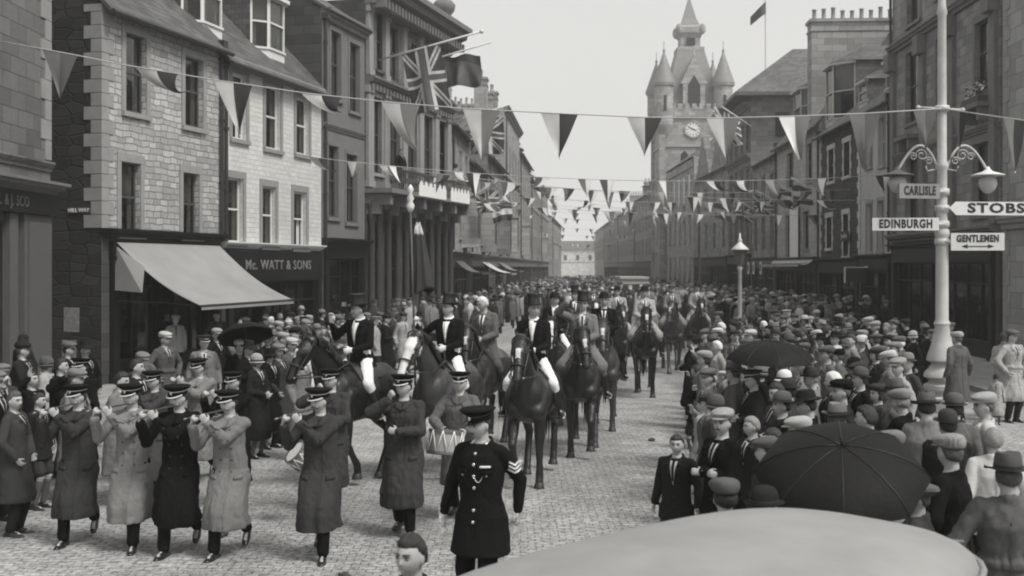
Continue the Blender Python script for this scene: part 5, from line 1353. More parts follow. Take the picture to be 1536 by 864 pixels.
    def back(y, ang, r=1.0):
        a_, b_, z_ = .283, .35, 1.18
        return V((a_ * r * cos(ang), y, z_ + b_ * r * sin(ang)))
    rs = []
    for (y, lift) in ((-.34, .07), (-.27, .06), (-.12, .035), (.05, .035), (.17, .075), (.2, .08)):
        rs.append([back(y, pi / 2 + (j / 12 - .5) * 1.9, 1.03) + V((0, 0, lift * exp(-((j - 6) / 3.0) ** 2) * 1.4)) for j in range(13)] + [back(y, pi / 2 + (j / 12 - .5) * 1.9, .9) for j in range(12, -1, -1)])
    q.rings(rs)
    for s in (-1, 1):
        rs = []
        for j in range(8):
            ang = pi / 2 - s * (.75 + j * .11); w = .19 - .004 * j * j * .4
            rs.append([back(-.09 - w - .01 * j, ang, 1.055), back(-.09 + w * .8, ang, 1.055), back(-.09 + w * .8, ang, 1.02), back(-.09 - w - .01 * j, ang, 1.02)])
        q.rings(rs)
    parts.append(('saddle', q.mesh('saddle', [LEA], 40), ()))
    q = MB(); 
    for i in range(20):
        a0, a1 = pi + .1 + (pi - .2) * i / 20, pi + .1 + (pi - .2) * (i + 1) / 20
        A, B = back(-.27, a0, 1.04), back(-.27, a1, 1.04); q.add([A, back(-.17, a0, 1.04), back(-.17, a1, 1.04), B, A * .97 + V((0, 0, .03)), back(-.17, a0, 1.0), back(-.17, a1, 1.0), B * .97 + V((0, 0, .03))], [(0, 1, 2, 3), (7, 6, 5, 4)])
    parts.append(('girth', q.mesh('girth', [LEA], None), ()))
    for s in (-1, 1):
        q = MB(); x = s * .37; q.tube([back(-.12, pi / 2 - s * .9, 1.06), V((s * .335, -.12, 1.0)), V((x, -.13, .97))], .012, 6, 0)
        q.tube([V((x, -.13, .97)), V((x - .05, -.14, .92)), V((x - .055, -.15, .87)), V((x + .055, -.15, .87)), V((x + .05, -.14, .92)), V((x, -.13, .97))], .009, 6, 1); q.box(x - .055, x + .055, -.175, -.12, .86, .872, 1)
        parts.append(('stirrup', q.mesh('stirrup', [LEA, STEEL], 'all'), ()))
    # bridle
    q = MB()
    def band(c, ax, rx, ry, w):
        pts = [c + sd * rx * cos(2 * pi * i / 18) + ax * ry * sin(2 * pi * i / 18) for i in range(19)]; q.tube(pts, w, 6)
    up = HM.to_3x3() @ V((0, -.88, .47)).normalized(); 
    band(H(0, -.24, -.29), up, .083, .095, .011)
    band(H(0, -.055, -.01), HM.to_3x3() @ V((0, -.45, .9)).normalized(), .102, .118, .010)
    for s in (-1, 1): q.tube([H(s * .098, -.04, .03), H(s * .10, -.13, -.14), H(s * .082, -.25, -.30), H(s * .07, -.325, -.42)], .009, 6); q.ell(H(s * .072, -.33, -.42), (.018, .018, .018), 8, 6, 1)
    parts.append(('bridle', q.mesh('bridle', [LEA, STEEL], 'all'), ()))
    q = MB()
    for s in (-1, 1): q.tube([H(s * .075, -.33, -.42), (H(s * .12, -.1, -.45)).lerp(V((s * .2, -.75, 1.5)), .5), V((s * .14, -.5, 1.62)), V((s * .05, -.30, 1.74))], .009, 6)
    parts.append(('reins', q.mesh('reins', [LEA], 'all'), ()))
    K['parts'] = parts
    return K
def horse(K, x, y, rz, label, coat='bay', s=1.0):
    b = link('horse', K['horse']); b.location = (x, y, 0); b.rotation_euler = (0, 0, rz); b.scale = (s * 1.07, s, s); setm(b, [HC[coat]]); tag(b, label, 'horse', 'horses in the procession')
    for nm, me, _ in K['parts']: link(nm, me, b)
    return b
SEAT = 1.53
def rider_pose(**k):
    d = dict(hip=(0, .02, SEAT + .09), ar=(-.37, -.06, .97), al=(.37, -.06, .97), kr=(-.25, -1, .3), kl=(.25, -1, .3), wr=(-.07, -.27, .12), wl=(.06, -.29, .15), pr=(-.7, .6, -.5), pl=(.7, .6, -.5), cr=1.2, cl=1.2, fr=(-.25, -1, .1), fl=(.25, -1, .1))
    d.update(k); return Pose(**d)
def rider_kit(P, dress='tail', voxel=.012, moust=False, glove=True, eyes=True, seed=0.):
    k = Kit(P); k.add('person', body_mesh(P, .0095))
    if dress == 'tail':
        mb_c = coat_mesh(P, .07, voxel, seed=seed, flare=.0, wr=.007, tight=True, fold=0, collar=True); nm = 'tailcoat'; t = trim(P, mb_c, 'tail')
        k.add(nm, mb_c, CL['black']); q = MB()
        for s in (-1, 1): q.tcap(P.hip + V((s * .07, .12, .05)), P.hip + V((s * .13, .27, -.30)), .075, .06, 12, side=(0, 1, 0), sq=.35); q.tcap(P.hip + V((s * .07, .12, .05)), P.hip + V((s * .05, .10, .1)), .075, .05, 10)
        k.add('coat_tails', remesh(q, .014, 2, 'coat_tails', wr=.006), CL['black'])
    else:
        L = .16 if dress == 'suit' else .22
        mb_c = coat_mesh(P, L, voxel, seed=seed, flare=.03, wr=.009, fold=.02); nm = 'riding_jacket' if dress == 'suit' else 'riding_coat'; t = trim(P, mb_c, 'suit'); k.add(nm, mb_c, CL['mid'])
        if dress == 'coat':   # skirts of the coat lie over the thighs
            q = MB()
            for i in (0, 1): q.tcap(P.hj[i], P.hj[i].lerp(P.kn[i], .95), .125, .12, 14)
            k.add('coat_skirt', remesh(q, .016, 3, 'coat_skirt', wr=.014), CL['mid'])
    k.add('shirt_and_lapels', t.mesh('lapels', [CL['black'], CLW, CL['charcoal'], BAND, CLW], 'all'))
    if dress == 'tail':
        q = MB()   # high white stock
        q.rings([[P.T @ V((.07 * w_ * cos(2 * pi * i / 18), .012 + .07 * w_ * sin(2 * pi * i / 18), z + .02 * sin(2 * pi * i / 18))) for i in range(18)] for w_, z in ((1, .50), (1.02, .53), (.98, .565), (.8, .565))]); k.add('stock', q.mesh('stock', [CLW], 'all'))
    k.add('breeches', trousers_mesh(P, .014, .105, .078, .058, ankle=.22), CLW if dress == 'tail' else CL['mid'])
    for i in (0, 1): k.add('riding_boot', shoe_mesh(P, i, boot=.72, voxel=.012), BOOT)
    if eyes: k.add('eyes_and_brows', eyes_mesh(P.HM, moust).mesh('eyes', EYM, 'all'))
    if glove:
        q = MB()
        for i in (0, 1): add_hand(q, P.wr[i], P.hd[i], P.pal[i], (-1, 1)[i], P.cr[i])
        for i in range(len(q.v)): pass
        q2 = MB(); 
        for i in (0, 1): add_hand(q2, P.wr[i], P.hd[i], P.pal[i], (-1, 1)[i], P.cr[i]); q2.tcap(P.wr[i], P.wr[i] + P.hd[i] * .07, .036, .047, 12, side=P.pal[i], sq=.55)
        g = remesh(q2, .009, 1, 'gloves')
        nn = [v.normal.copy() for v in g.vertices]
        for i, v in enumerate(g.vertices): v.co += nn[i] * .003
        k.add('gloves', g, GLOVE)
    return k
# ------------------------------------------------------------------ street furniture
PW = plain('chipped white enamel', .62, .5, .10, 4); CASTW = plain('pale painted iron', .46, .5, .14, 5, bump=.2); SIGNG = plain('faded sign board', .24, .6, .15, 4); INK = plain('black lettering', .015, .6)
def signpost():
    D = 23.5; X = gx(1413, D); o = empty('lamp_standard', (X, D, 0), 0, label='tall white lamp standard with four direction boards and two scrolled lamp arms', cat='lamp standard')
    q = MB(); q.lathe([(.44, 0), (.44, .3), (.30, .34), (.29, .40), (.37, .46), (.37, .55), (.27, .60), (.26, .66), (.37, .72), (.35, .81), (.23, .93), (.21, 1.0), (.31, 1.06), (.30, 1.14), (.21, 1.4), (.14, 1.76), (.165, 1.82), (.13, 1.9), (.125, 3.6), (.15, 3.65), (.15, 3.72), (.115, 3.8), (.112, 4.1), (.135, 4.15), (.135, 4.2), (.105, 4.3), (.1, 5.0), (.13, 5.05), (.13, 5.12), (.095, 5.2), (.085, 8.2), (.11, 8.25), (.08, 8.4), (.06, 9.2), (.02, 9.6)], 28)
    q.build('post', CASTW, o, 40)
    z = gz(163, D); q = MB(); q.tube([(-.5, -.02, z + .02), (.45, .06, z - .02)], .028, 8); q.ell((-.5, -.02, z + .02), (.05, .05, .05), 10, 8); q.ell((.45, .06, z - .02), (.05, .05, .05), 10, 8); q.lathe([(.14, -.06), (.16, 0), (.14, .06)], 16, (0, 0, z)); q.build('ladder_bar', CASTW, o, 'all')
    zl = gz(245, D)
    for s, ex in ((-1, .92), (1, .95)):
        q = MB(); pts = []
        for i in range(17):
            t = i / 16; x = .1 + (ex - .1) * t; zz = zl - .1 + .52 * sin(pi * min(1, t * .86) ** .8) - .25 * t * t; pts.append((s * x, 0, zz))
        q.tube(pts, .026, 8)
        for (cx, cz, r) in ((.42, zl + .17, .13), (.60, zl + .14, .09), (.28, zl + .05, .09)):   # scrolls
            q.tube([(s * (cx + r * (1 - i / 22) * cos(i * .55)), 0, cz + r * (1 - i / 22) * sin(i * .55)) for i in range(18)], .011, 6)
        q.tube([(s * .1, 0, zl - .12), (s * .3, 0, zl - .16), (s * .34, 0, zl - .06)], .016, 6)
        a = q.build('lamp_arm', CASTW, o, 'all'); ex_, _, ez = pts[-1]
        q = MB(); q.lathe([(.03, .1), (.05, .05), (.10, .0), (.33, -.07), (.34, -.09), (.30, -.09), (.08, -.03)], 24, (ex_, 0, ez)); q.build('lamp_shade', PW if s > 0 else MIDP, a, 'all')
        q = MB(); q.lathe([(.10, -.09), (.17, -.16), (.19, -.26), (.15, -.37), (.08, -.44), (.02, -.46)], 20, (ex_, 0, ez)); q.build('lamp_globe', plain('opal glass', .4, .15, .05), a, 'all')
    def board(txt, pa, pb, ya, yb, mat, rz, size, point=0, arrow=False):
        za, zb = gz(yb, D), gz(ya, D); w = abs(pb - pa) / F * D; s = -1 if pb <= 1413 else 1; h = zb - za
        M = Matrix.Translation((0, -.15, (za + zb) / 2)) @ rotm('Z', rz)
        x0 = .12; x1 = x0 + w / cos(rz); pts = [(x0, -h / 2), (x1, -h / 2), (x1, h / 2), (x0, h / 2)]
        if point == 1: pts = [(x0 - .02, 0), (x0 + .12, -h / 2), (x1, -h / 2), (x1, h / 2), (x0 + .12, h / 2)]
        q = MB(); n = len(pts); pp = [(s * x, z) for x, z in pts]
        q.add([(x, -.02, z) for x, z in pp] + [(x, .02, z) for x, z in pp], [tuple(range(n)), tuple(range(n, 2 * n))[::-1]] + [(i, i + n, (i + 1) % n + n, (i + 1) % n) for i in range(n)]); q.xform(M)
        b = q.build('sign_board', mat, o)
        q = MB(); q.tube([M @ V((0, .02, 0)), M @ V((s * .3, .03, 0))], .03, 8); q.lathe([(.145, -.07), (.15, 0), (.145, .07)], 18, (0, 0, (za + zb) / 2)); q.build('bracket', CASTW, b, 'all')
        mid = s * (x0 + x1) / 2 + (.06 if point else 0)
        lettering(txt, b, M @ Matrix.Translation((mid, -.022, .0 if not arrow else .06)) @ UP, size, INK, .010, 1.15, .004, width=w * (.80 if not point else .68))
        if arrow:
            q = MB(); q.box(mid - .22, mid + .22, -.026, -.021, -.105, -.085)
            for e in (-1, 1): q.add([(mid + e * .32, -.024, -.095), (mid + e * .2, -.024, -.05), (mid + e * .2, -.024, -.14)], [(0, 1, 2)])
            q.xform(M); q.build('arrow_mark', INK, b)
    board('CARLISLE', 1342, 1407, 277, 299, SIGNG, R(12), .25); board('EDINBURGH', 1311, 1408, 327, 346, PW, R(-4), .24)
    board('STOBS', 1427, 1560, 303, 323, PW, R(6), .27, point=1); board('GENTLEMEN', 1428, 1503, 350, 376, PW, R(-8), .19, arrow=True)
signpost()
D = 32; o = empty('street_lamp', (gx(1110, D), D, 0), 0, label='smaller gas street lamp with a white conical hood rising from the crowd', cat='street lamp')
q = MB(); q.lathe([(.16, 0), (.16, .5), (.09, .7), (.06, .9), (.05, 2.9), (.08, 2.95), (.04, 3.05)], 14); q.build('post', CASTW, o, 'all')
q = MB(); q.lathe([(.11, 3.05), (.2, 3.48), (.19, 3.48), (.10, 3.06)], 8); q.build('lantern', plain('lantern glass', .1, .1, .05), o)
q = MB(); q.lathe([(.25, 3.47), (.25, 3.5), (.07, 3.66), (.05, 3.72), (.07, 3.75), (.03, 3.8), (.015, 3.95)], 16); q.build('hood', PW, o, 'all')
D = 62; o = MB(); o.lathe([(.14, 0), (.12, 1.2), (.08, 1.3), (.06, 6.5), (.1, 6.55), (.02, 6.8)], 10); o = o.build('tall_pole', MIDP); o.location = (gx(1049, D), D, 0); tag(o, 'thin tall pole standing in the crowd near the town hall', 'pole')
# ------------------------------------------------------------------ bunting
BL = {k: plain('bunting ' + k, v, .85, .12, 3, bump=.1) for k, v in (('white', .6), ('pale', .48), ('mid', .16), ('dark', .035), ('grey', .09))}
for m in BL.values(): m.node_tree.nodes['Principled BSDF'].inputs['Transmission Weight'].default_value = 0
CORD = plain('bunting cord', .4, .8)
def pennant(par, p, dx, w, h, ca, cb, blow=0.0, twist=0.0, seed=0):
    """two-tone triangular flag hung by its top edge from p, edge running along dx"""
    d = V(dx).normalized(); n = d.cross(V((0, 0, 1))); N = 10; mb = MB(); rnd = random.Random(seed)
    vs = []; 
    for j in range(N + 1):
        t = j / N; half = w / 2 * (1 - t) + .006
        for i in range(7):
            s = i / 3 - 1; b = blow * t ** 1.5
            q = V(p) + d * (s * half * (1 - .25 * abs(twist) * t)) + V((0, 0, -h * t * (1 - .62 * min(1, abs(b))))) + d * (b * h * .8) + n * (sin(t * 4 + s * 2 + seed) * .05 * t * h + twist * s * half * t * 1.2 + sin(s * 3 + seed * 2) * .05 * h * t)
            q += V((0, 0, .03 * h * sin(t * 5 + s * 3 + seed) * t)); vs.append(q)
    fs = [(j * 7 + i, j * 7 + i + 1, (j + 1) * 7 + i + 1, (j + 1) * 7 + i) for j in range(N) for i in range(6)]
    b = len(mb.v); mb.v = [tuple(v) for v in vs] + [tuple(v + n * .005) for v in vs]; Q = len(vs)
    for f in fs:
        mi = 0 if (f[0] % 7) < 3 else 1
        mb.f.append(list(f)); mb.m.append(mi); mb.f.append([k + Q for k in f][::-1]); mb.m.append(mi)
    return mb.build('pennant', [BL[ca], BL[cb]], par, 'all')
def string(pts, pens, label, r=.012, group='strings of bunting across the street'):
    o = empty('bunting', (0, 0, 0), label=label, cat='bunting', group=group)
    q = MB(); q.tube(pts, r, 6); q.build('cord', CORD, o, 'all')
    P = [V(p) for p in pts]
    for k, (px, w, h, ca, cb, bl, tw) in enumerate(pens):
        # find the cord point on this column
        for a, b in zip(P[:-1], P[1:]):
            fa = 768 + F * a.x / a.y; fb = 768 + F * b.x / b.y
            if fa <= px <= fb:
                kk = (px - 768) / F; d = b - a; t = (kk * a.y - a.x) / (d.x - kk * d.y); pennant(o, a + d * t, (d.x, d.y, d.z), w, h, ca, cb, bl, tw, k); break
    return o
def row(D0, D1, cols):
    n = len(cols); out = []
    for px, py in cols:
        t = (px - cols[0][0]) / (cols[-1][0] - cols[0][0]); D = D0 + (D1 - D0) * t; out.append((gx(px, D), D, gz(py, D)))
    return out
s1 = row(21.6, 23.3, [(0, 62), (100, 80), (190, 98), (330, 121), (460, 140), (580, 153), (700, 163), (835, 170), (965, 176), (1085, 177), (1200, 174), (1300, 170), (1412, 163)])
string(s1, [(90, .66, .88, 'mid', 'grey', 0, .2), (235, .8, .75, 'pale', 'dark', .9, .6), (350, .72, 1.1, 'pale', 'dark', .15, .3), (482, .78, .6, 'white', 'dark', .8, .5), (600, .72, 1.15, 'pale', 'mid', .35, .3), (722, .72, 1.05, 'pale', 'mid', 0, .1), (839, .74, .88, 'pale', 'dark', 0, .1), (967, .70, .76, 'pale', 'dark', 0, .2),
            (1085, .68, .92, 'pale', 'mid', .1, .2), (1192, .66, .98, 'white', 'mid', .15, .3), (1297, .66, 1.12, 'mid', 'grey', 0, .1), (1388, .5, .8, 'mid', 'grey', 0, .3)], 'nearest long string of two-tone pennants, the highest across the street')
string([(gx(1414, 23.4), 23.4, gz(163, 23.4)), (gx(1475, 22.5), 22.5, gz(172, 22.5)), (gx(1560, 21), 21, gz(184, 21))], [(1440, .5, .75, 'mid', 'dark', 0, .4), (1522, .62, 1.0, 'pale', 'grey', 0, .1)], 'short string of pennants running from the lamp standard out to the right')
CC = [('white', 'dark'), ('pale', 'mid'), ('mid', 'dark'), ('white', 'mid'), ('grey', 'white')]
rb = random.Random(5)
def autorow(Da, Db, pa, ya, pb, yb, sag, n, label, w=.54, h=.76):
    m = 18; cols = []
    for i in range(m + 1):
        t = i / m; cols.append((pa + (pb - pa) * t, ya + (yb - ya) * t + sag * 4 * t * (1 - t)))
    pens = []
    for i in range(n):
        px = pa + (pb - pa) * (i + .5 + rb.uniform(-.38, .38)) / n; c = rb.choice(CC); 
        if rb.random() < .5: c = c[::-1]
        pens.append((px, w * rb.uniform(.8, 1.1), h * rb.uniform(.75, 1.1), c[0], c[1], rb.choice([0, .1, .3, -.3, .9, -.8]), rb.uniform(-.4, .5)))
    string(row(Da, Db, cols), pens, label, .010)
autorow(36, 38, 440, 232, 1335, 262, 22, 14, 'second string of pennants, running from the narrow house to the pale house')
autorow(48, 50, 612, 262, 1275, 284, 14, 13, 'third string of pennants, starting at the bank balcony')
autorow(42, 44, 560, 246, 1305, 300, 16, 9, 'loose string of pennants just beyond the second one')
autorow(54, 56, 670, 300, 1245, 322, 8, 11, 'low string of pennants just beyond the bank')
autorow(83, 85, 745, 300, 1112, 300, 12, 8, 'string of pennants dipping before the broad eaved block')
autorow(60, 62, 690, 290, 1215, 300, 8, 12, 'fourth string of pennants, ending at the house with the white banner')
autorow(75, 77, 728, 262, 1150, 312, 26, 9, 'fifth string of pennants, ending over the dull grey terrace')
autorow(90, 92, 760, 312, 1100, 318, 7, 8, 'sixth string of pennants, ending at the broad eaved block')
autorow(110, 112, 784, 322, 1045, 330, 5, 7, 'seventh string of pennants, just short of the clock tower', .5, .65)
autorow(135, 137, 803, 338, 990, 342, 4, 7, 'faint string of pennants level with the clock tower', .55, .7)
autorow(160, 162, 812, 350, 960, 352, 3, 6, 'fainter string of pennants a little beyond the clock tower', .6, .7)
autorow(195, 197, 822, 364, 935, 366, 2, 6, 'faintest string of pennants at the hazy end of the street', .6, .8)
# ------------------------------------------------------------------ flags
def jack(u, v):   # greys of the union flag over a unit rectangle
    x, y = (u - .5) * 2, (v - .5); a = abs(x) * 1.0; 
    if abs(x) < .10 or abs(y) < .10: return 1
    if abs(x) < .17 or abs(y) < .167: return 2
    d = abs(abs(y) - abs(x) * .5)
    return 1 if d < .028 else (2 if d < .085 else 0)
FM = [plain('flag blue as grey', .045, .85, .1), plain('flag red as grey', .10, .85, .1), plain('flag white', .55, .85, .1)]
def flag(o, base, dx, w, h, pat=jack, hang=V((0, 0, -1)), wav=.12, nm='flag', th=.006):
    N, M_ = 72, 44; d = V(dx); n = d.cross(hang).normalized(); mb = MB(); vs = []
    for j in range(M_ + 1):
        for i in range(N + 1):
            u, v = i / N, j / M_; p = V(base) + d * (w * u) + hang * (h * v) + n * (wav * (sin(u * 7 + v * 2) * (.3 + v) + .4 * sin(u * 15 - v * 3) * v)) + V((0, 0, -.05 * sin(u * 8) * (1 - v))); vs.append(p)
    W = N + 1; Q = len(vs)
    mb.v = [tuple(p) for p in vs] + [tuple(p + n * th) for p in vs]
    for j in range(M_):
        for i in range(N):
            a = j * W + i; f = [a, a + 1, a + W + 1, a + W]; m = pat((i + .5) / N, (j + .5) / M_); mb.f.append(f); mb.m.append(m); mb.f.append([k + Q for k in f][::-1]); mb.m.append(m)
    return mb.build(nm, FM, o, 'all')
Mb = bBANK.o.matrix_basis; u_, D_ = bBANK.u(570); z_ = gz(90, D_); nrm = (Mb.to_3x3() @ V((0, -1, 0))).normalized()
B0 = Mb @ V((u_, .05, z_)); o = empty('flag_on_pole', B0, label='large union flag hanging from a pole that juts from the bank front', cat='flag')
q = MB(); tip = nrm * 4.3 + V((0, 0, .9)); q.tube([(0, 0, 0), tip], .04, 8); q.ell(tip, (.09, .09, .09), 8, 6); q.build('pole', PW, o, 'all')
dd = tip.normalized()
flag(o, dd * 1.0, (dd * .95 + V((0, 0, .0))), 1.7, 2.5, lambda u, v: jack(v, u), V((.18, 0, -1)).normalized())
o2 = empty('flag_on_pole', B0 + Mb.to_3x3() @ V((2.6, 0, .1)), label='dark drooping flag beside the large union flag on the bank', cat='flag')
q = MB(); q.tube([(0, 0, 0), nrm * 3.9 + V((0, 0, .9))], .035, 8); q.build('pole', PW, o2, 'all')
flag(o2, nrm * 1.9 + V((0, 0, .42)), nrm, 1.5, 1.3, lambda u, v: 1 if v > .12 + .2 * u else 0, wav=.3)
o3 = empty('flag_on_pole', Mb @ V((bBANK.W - .6, 0, 9.6)), label='striped flag at the far corner of the bank', cat='flag')
q = MB(); q.tube([(0, 0, 0), nrm * 3.0 + V((0, 0, .8))], .035, 8); q.build('pole', PW, o3, 'all'); flag(o3, nrm * 1.2 + V((0, 0, .3)), nrm, 1.6, 1.7, lambda u, v: jack(v, u), wav=.22)
Mr = bR6.o.matrix_basis; nr = (Mr.to_3x3() @ V((0, -1, 0))).normalized()
for (yy, zz, lb, sz) in ((11, 12.9, 'limp union flag under the broad eaves of the hipped roof', 2.6), (9.2, 13.0, 'second draped flag beside the limp union flag under the broad eaves', 2.4)):
    o4 = empty('flag_on_pole', Mr @ V((yy, 0, zz)), label=lb, cat='flag'); q = MB(); q.tube([(0, 0, 0), nr * 2.4 + V((0, -1.6, 1.2))], .05, 8); q.build('pole', PW, o4, 'all'); flag(o4, nr * .9 + V((0, -.6, .35)), (nr * .8 + V((0, -.5, .35))).normalized(), sz, 1.8, wav=.25)
for k_, (bl, uu, zz, sz, lb) in enumerate(((bR3, 1.2, 6.6, 1.1, 'small flag on a slanting pole at the whinstone house'), (bR4, 2.2, 6.7, 1.3, 'flag on a slanting pole left of the long white banner'), (bR4, 8.0, 6.8, 1.1, 'flag on a slanting pole right of the long white banner'), (bR5, 4.0, 6.6, 1.3, 'flag on a slanting pole at the dull grey terrace'), (bR6, 6.0, 7.2, 1.5, 'low flag on a slanting pole at the broad eaved block'), (bT0, 5.0, 6.4, 1.3, 'flag on a slanting pole at the first terrace house beyond the bank'), (bT1, 6.0, 6.3, 1.3, 'flag on a slanting pole at the small grey terrace house'))):
    Mq = bl.o.matrix_basis; nq = (Mq.to_3x3() @ V((0, -1, 0))).normalized(); o4 = empty('flag_on_pole', Mq @ V((uu, 0, zz)), label=lb, cat='flag', group='flags on slanting poles'); q = MB(); q.tube([(0, 0, 0), nq * 1.7 + V((0, 0, .9))], .025, 6); q.build('pole', PW, o4, 'all')
    flag(o4, nq * .7 + V((0, 0, .33)), (nq * .9 + V((0, 0, .2))), sz, sz * .8, jack if k_ % 2 else (lambda u, v: 2 if abs(v - .5) < .17 else k_ % 3 % 2), V((.1, -.1, -1)).normalized(), wav=.16)
# ------------------------------------------------------------------ umbrellas
def umbrella(X, Y, z, r, tilt, taz, label, mat, hold=1.0, dome=.42):
    o = empty('umbrella', (X, Y, z), label=label, cat='umbrella'); o.rotation_euler = (Matrix.Rotation(taz, 3, 'Z') @ Matrix.Rotation(tilt, 3, 'X')).to_euler()
    n = 8; mb = MB(); rs = []; sub = 6
    for k in range(11):
        t = k / 10; ring = []
        for i in range(n * sub):
            th = 2 * pi * i / (n * sub); f = abs(((i % sub) / sub) - .5) * 2; sc_ = 1 - (.075 * (1 - f ** 2)) * t; rr = max(r * sin(t * 1.22) / sin(1.22) * sc_, .004)
            zz = -r * dome * (1 - cos(t * 1.22)) / (1 - cos(1.22)) + .02 * r * (1 - f) * t * t; ring.append((rr * cos(th), rr * sin(th), zz))
        rs.append(ring)
    vs = [p for g in rs for p in g]; m = n * sub; Q = len(vs)
    mb.v = vs + [(x, y, z - .004) for x, y, z in vs]
    for k in range(10):
        for i in range(m):
            j = (i + 1) % m; f = [k * m + i, k * m + j, (k + 1) * m + j, (k + 1) * m + i]; mb.f.append(f); mb.m.append(0); mb.f.append([q + Q for q in f][::-1]); mb.m.append(0)
    me = mb.mesh('canopy', [mat]); me.polygons.foreach_set('use_smooth', [True] * len(me.polygons)); 
    me.set_sharp_from_angle(angle=R(14)) if False else None
    link('canopy', me, o)
    q = MB()
    for i in range(n): q.tube([(r * sin(t / 6 * 1.22) / sin(1.22) * cos(2 * pi * i / n), r * sin(t / 6 * 1.22) / sin(1.22) * sin(2 * pi * i / n), -r * dome * (1 - cos(t / 6 * 1.22)) / (1 - cos(1.22)) + .004) for t in range(7)], .0035, 5)
    q.build('ribs', plain('umbrella rib', .015, .4), o, 'all')
    q = MB(); q.tube([(0, 0, .07), (0, 0, .02), (0, 0, -hold * .85)], [.004, .007, .007], 6); q.tube([(0, 0, -hold * .85)] + [(0, .03 - .03 * cos(a), -hold * .85 - .03 - .03 * sin(a)) for a in (0, .6, 1.2, 1.9, 2.6)], .012, 8); q.build('shaft', BOOT, o, 'all')
UM = cloth('black umbrella silk', .011, .6)
umbrella(gx(1262, 7.35), 7.35, 1.84, .565, R(27), R(-14), 'big black umbrella open over the near right crowd behind the car', UM)
umbrella(gx(1156, 14.3), 14.3, 2.06, .56, R(6), 0, 'second open black umbrella farther off among the flat caps', UM)
umbrella(gx(366, 20.5), 20.5, 1.93, .52, R(-25), R(30), 'small dark umbrella tilted among the left spectators by the awning shop', UM)
# ------------------------------------------------------------------ foreground car
def car():
    Z = 1.74; ang = atan2(.67, .74); o = empty('parked_car', (.83, 4.68, 0), ang, label='light roofed old motor car parked at the front edge of the crowd', cat='car')
    mb = MB(); rs = []; L, Wd = 1.42, .72
    def ring(k, z): 
        out = []
        for i in range(64):
            th = 2 * pi * i / 64; c, s = cos(th), sin(th); e = 3.2; q = (abs(c) ** e + abs(s) ** e) ** (-1 / e); out.append((L * k * c * q, Wd * k * s * q, z))
        return out
    prof = [(.96, Z - .20), (1.0, Z - .14), (1.01, Z - .09), (.99, Z - .04), (.955, Z - .005), (.90, Z + .028), (.80, Z + .058), (.62, Z + .085), (.40, Z + .10), (.2, Z + .108), (.02, Z + .11)]
    mb.rings([ring(k, z) for k, z in prof]); mb.build('roof', plain('dusty grey roof cloth', .24, .7, .22, 1.3, bump=.06), o, 'all')
    q = MB()
    for yy in (-.42, .42): q.tube([(x, yy, Z + .11 - .112 * (abs(x) / L) ** 3.2 - .036) for x in [L * .93 * (i / 12 - 1) for i in range(25)]], .007, 6)
    q.build('roof_seam', plain('roof seam', .16, .6), o, 'all')
    q = MB(); q.tube(ring(1.02, Z - .085) + ring(1.02, Z - .085)[:1], .016, 8); q.build('roof_gutter', plain('gutter strip', .22, .5), o, 'all')
    B = plain('dark car enamel', .03, .2, .05, coat=.6)
    mb = MB()
    def rr(k, z, l0, l1, w): 
        return [(x, y * w, z) for x, y in ((l0, -.8), (l0 + .15, -1), (l1 - .2, -1), (l1, -.8), (l1, .8), (l1 - .2, 1), (l0 + .15, 1), (l0, .8))]
    mb.rings([rr(0, z, l0, l1, w) for z, l0, l1, w in ((.45, -1.4, 1.15, .66), (.8, -1.42, 1.2, .72), (1.08, -1.2, 1.17, .72))]); mb.build('body', B, o, 30)
    mb = MB(); mb.rings([[(x, y * w, z) for y, z in ((-1, .5), (-1, .95), (-.7, 1.12), (0, 1.18), (.7, 1.12), (1, .95), (1, .5))] for x, w in ((1.16, .5), (2.1, .36))]); mb.build('bonnet', B, o, 30)
    q = MB()
    for x, y in ((-1.08, .66), (-1.08, -.66), (-.05, .69), (-.05, -.69), (1.08, .66), (1.08, -.66)): q.box(x - .04, x + .04, y - .025, y + .025, 1.06, Z - .15)
    q.build('window_pillars', B, o)
    for i, (x0, x1, y0, y1) in enumerate(((-1.04, -.09, .66, .67), (-.01, 1.04, .66, .67), (-1.04, -.09, -.67, -.66), (-.01, 1.04, -.67, -.66), (1.09, 1.1, -.63, .63), (-1.1, -1.09, -.63, .63))):
        q = MB(); q.box(x0, x1, y0, y1, 1.06, Z - .16); q.build('car_window', GL, o)
    for x in (-1.0, 1.75):
        for y in (-.66, .66):
            q = MB(); st = 0; q.lathe([(.25, -.07), (.36, -.06), (.38, -.02), (.38, .02), (.36, .06), (.25, .07)], 28); q.xform(Matrix.Translation((x, y, .38)) @ rotm('X', pi / 2)); w_ = q.build('wheel', plain('tyre rubber', .02, .9), o, 40)
            q = MB(); q.lathe([(.02, -.08), (.07, -.08), (.08, -.03), (.25, -.02), (.26, .02), (.08, .03), (.07, .08), (.02, .08)], 24); q.xform(Matrix.Translation((x, y, .38)) @ rotm('X', pi / 2)); q.build('rim', MIDP, w_, 40)
            q = MB(); pts = [(x + .50 * cos(a), .38 + .48 * sin(a)) for a in [pi * k / 12 for k in range(-1, 14)]]
            q.rings([[(px, y - .14, pz), (px, y + .14, pz), (px, y + .14, pz + .02), (px, y - .14, pz + .02)] for px, pz in pts]); q.build('mudguard', B, o, 40)
    for y in (-.4, .4): q = MB(); q.ell((2.2, y, .95), (.12, .13, .13), 16, 10); q.build('headlight', STEEL, o, 'all')
    q = MB(); q.box(2.1, 2.16, -.3, .3, .5, 1.1); q.build('radiator', STEEL, o)
car()
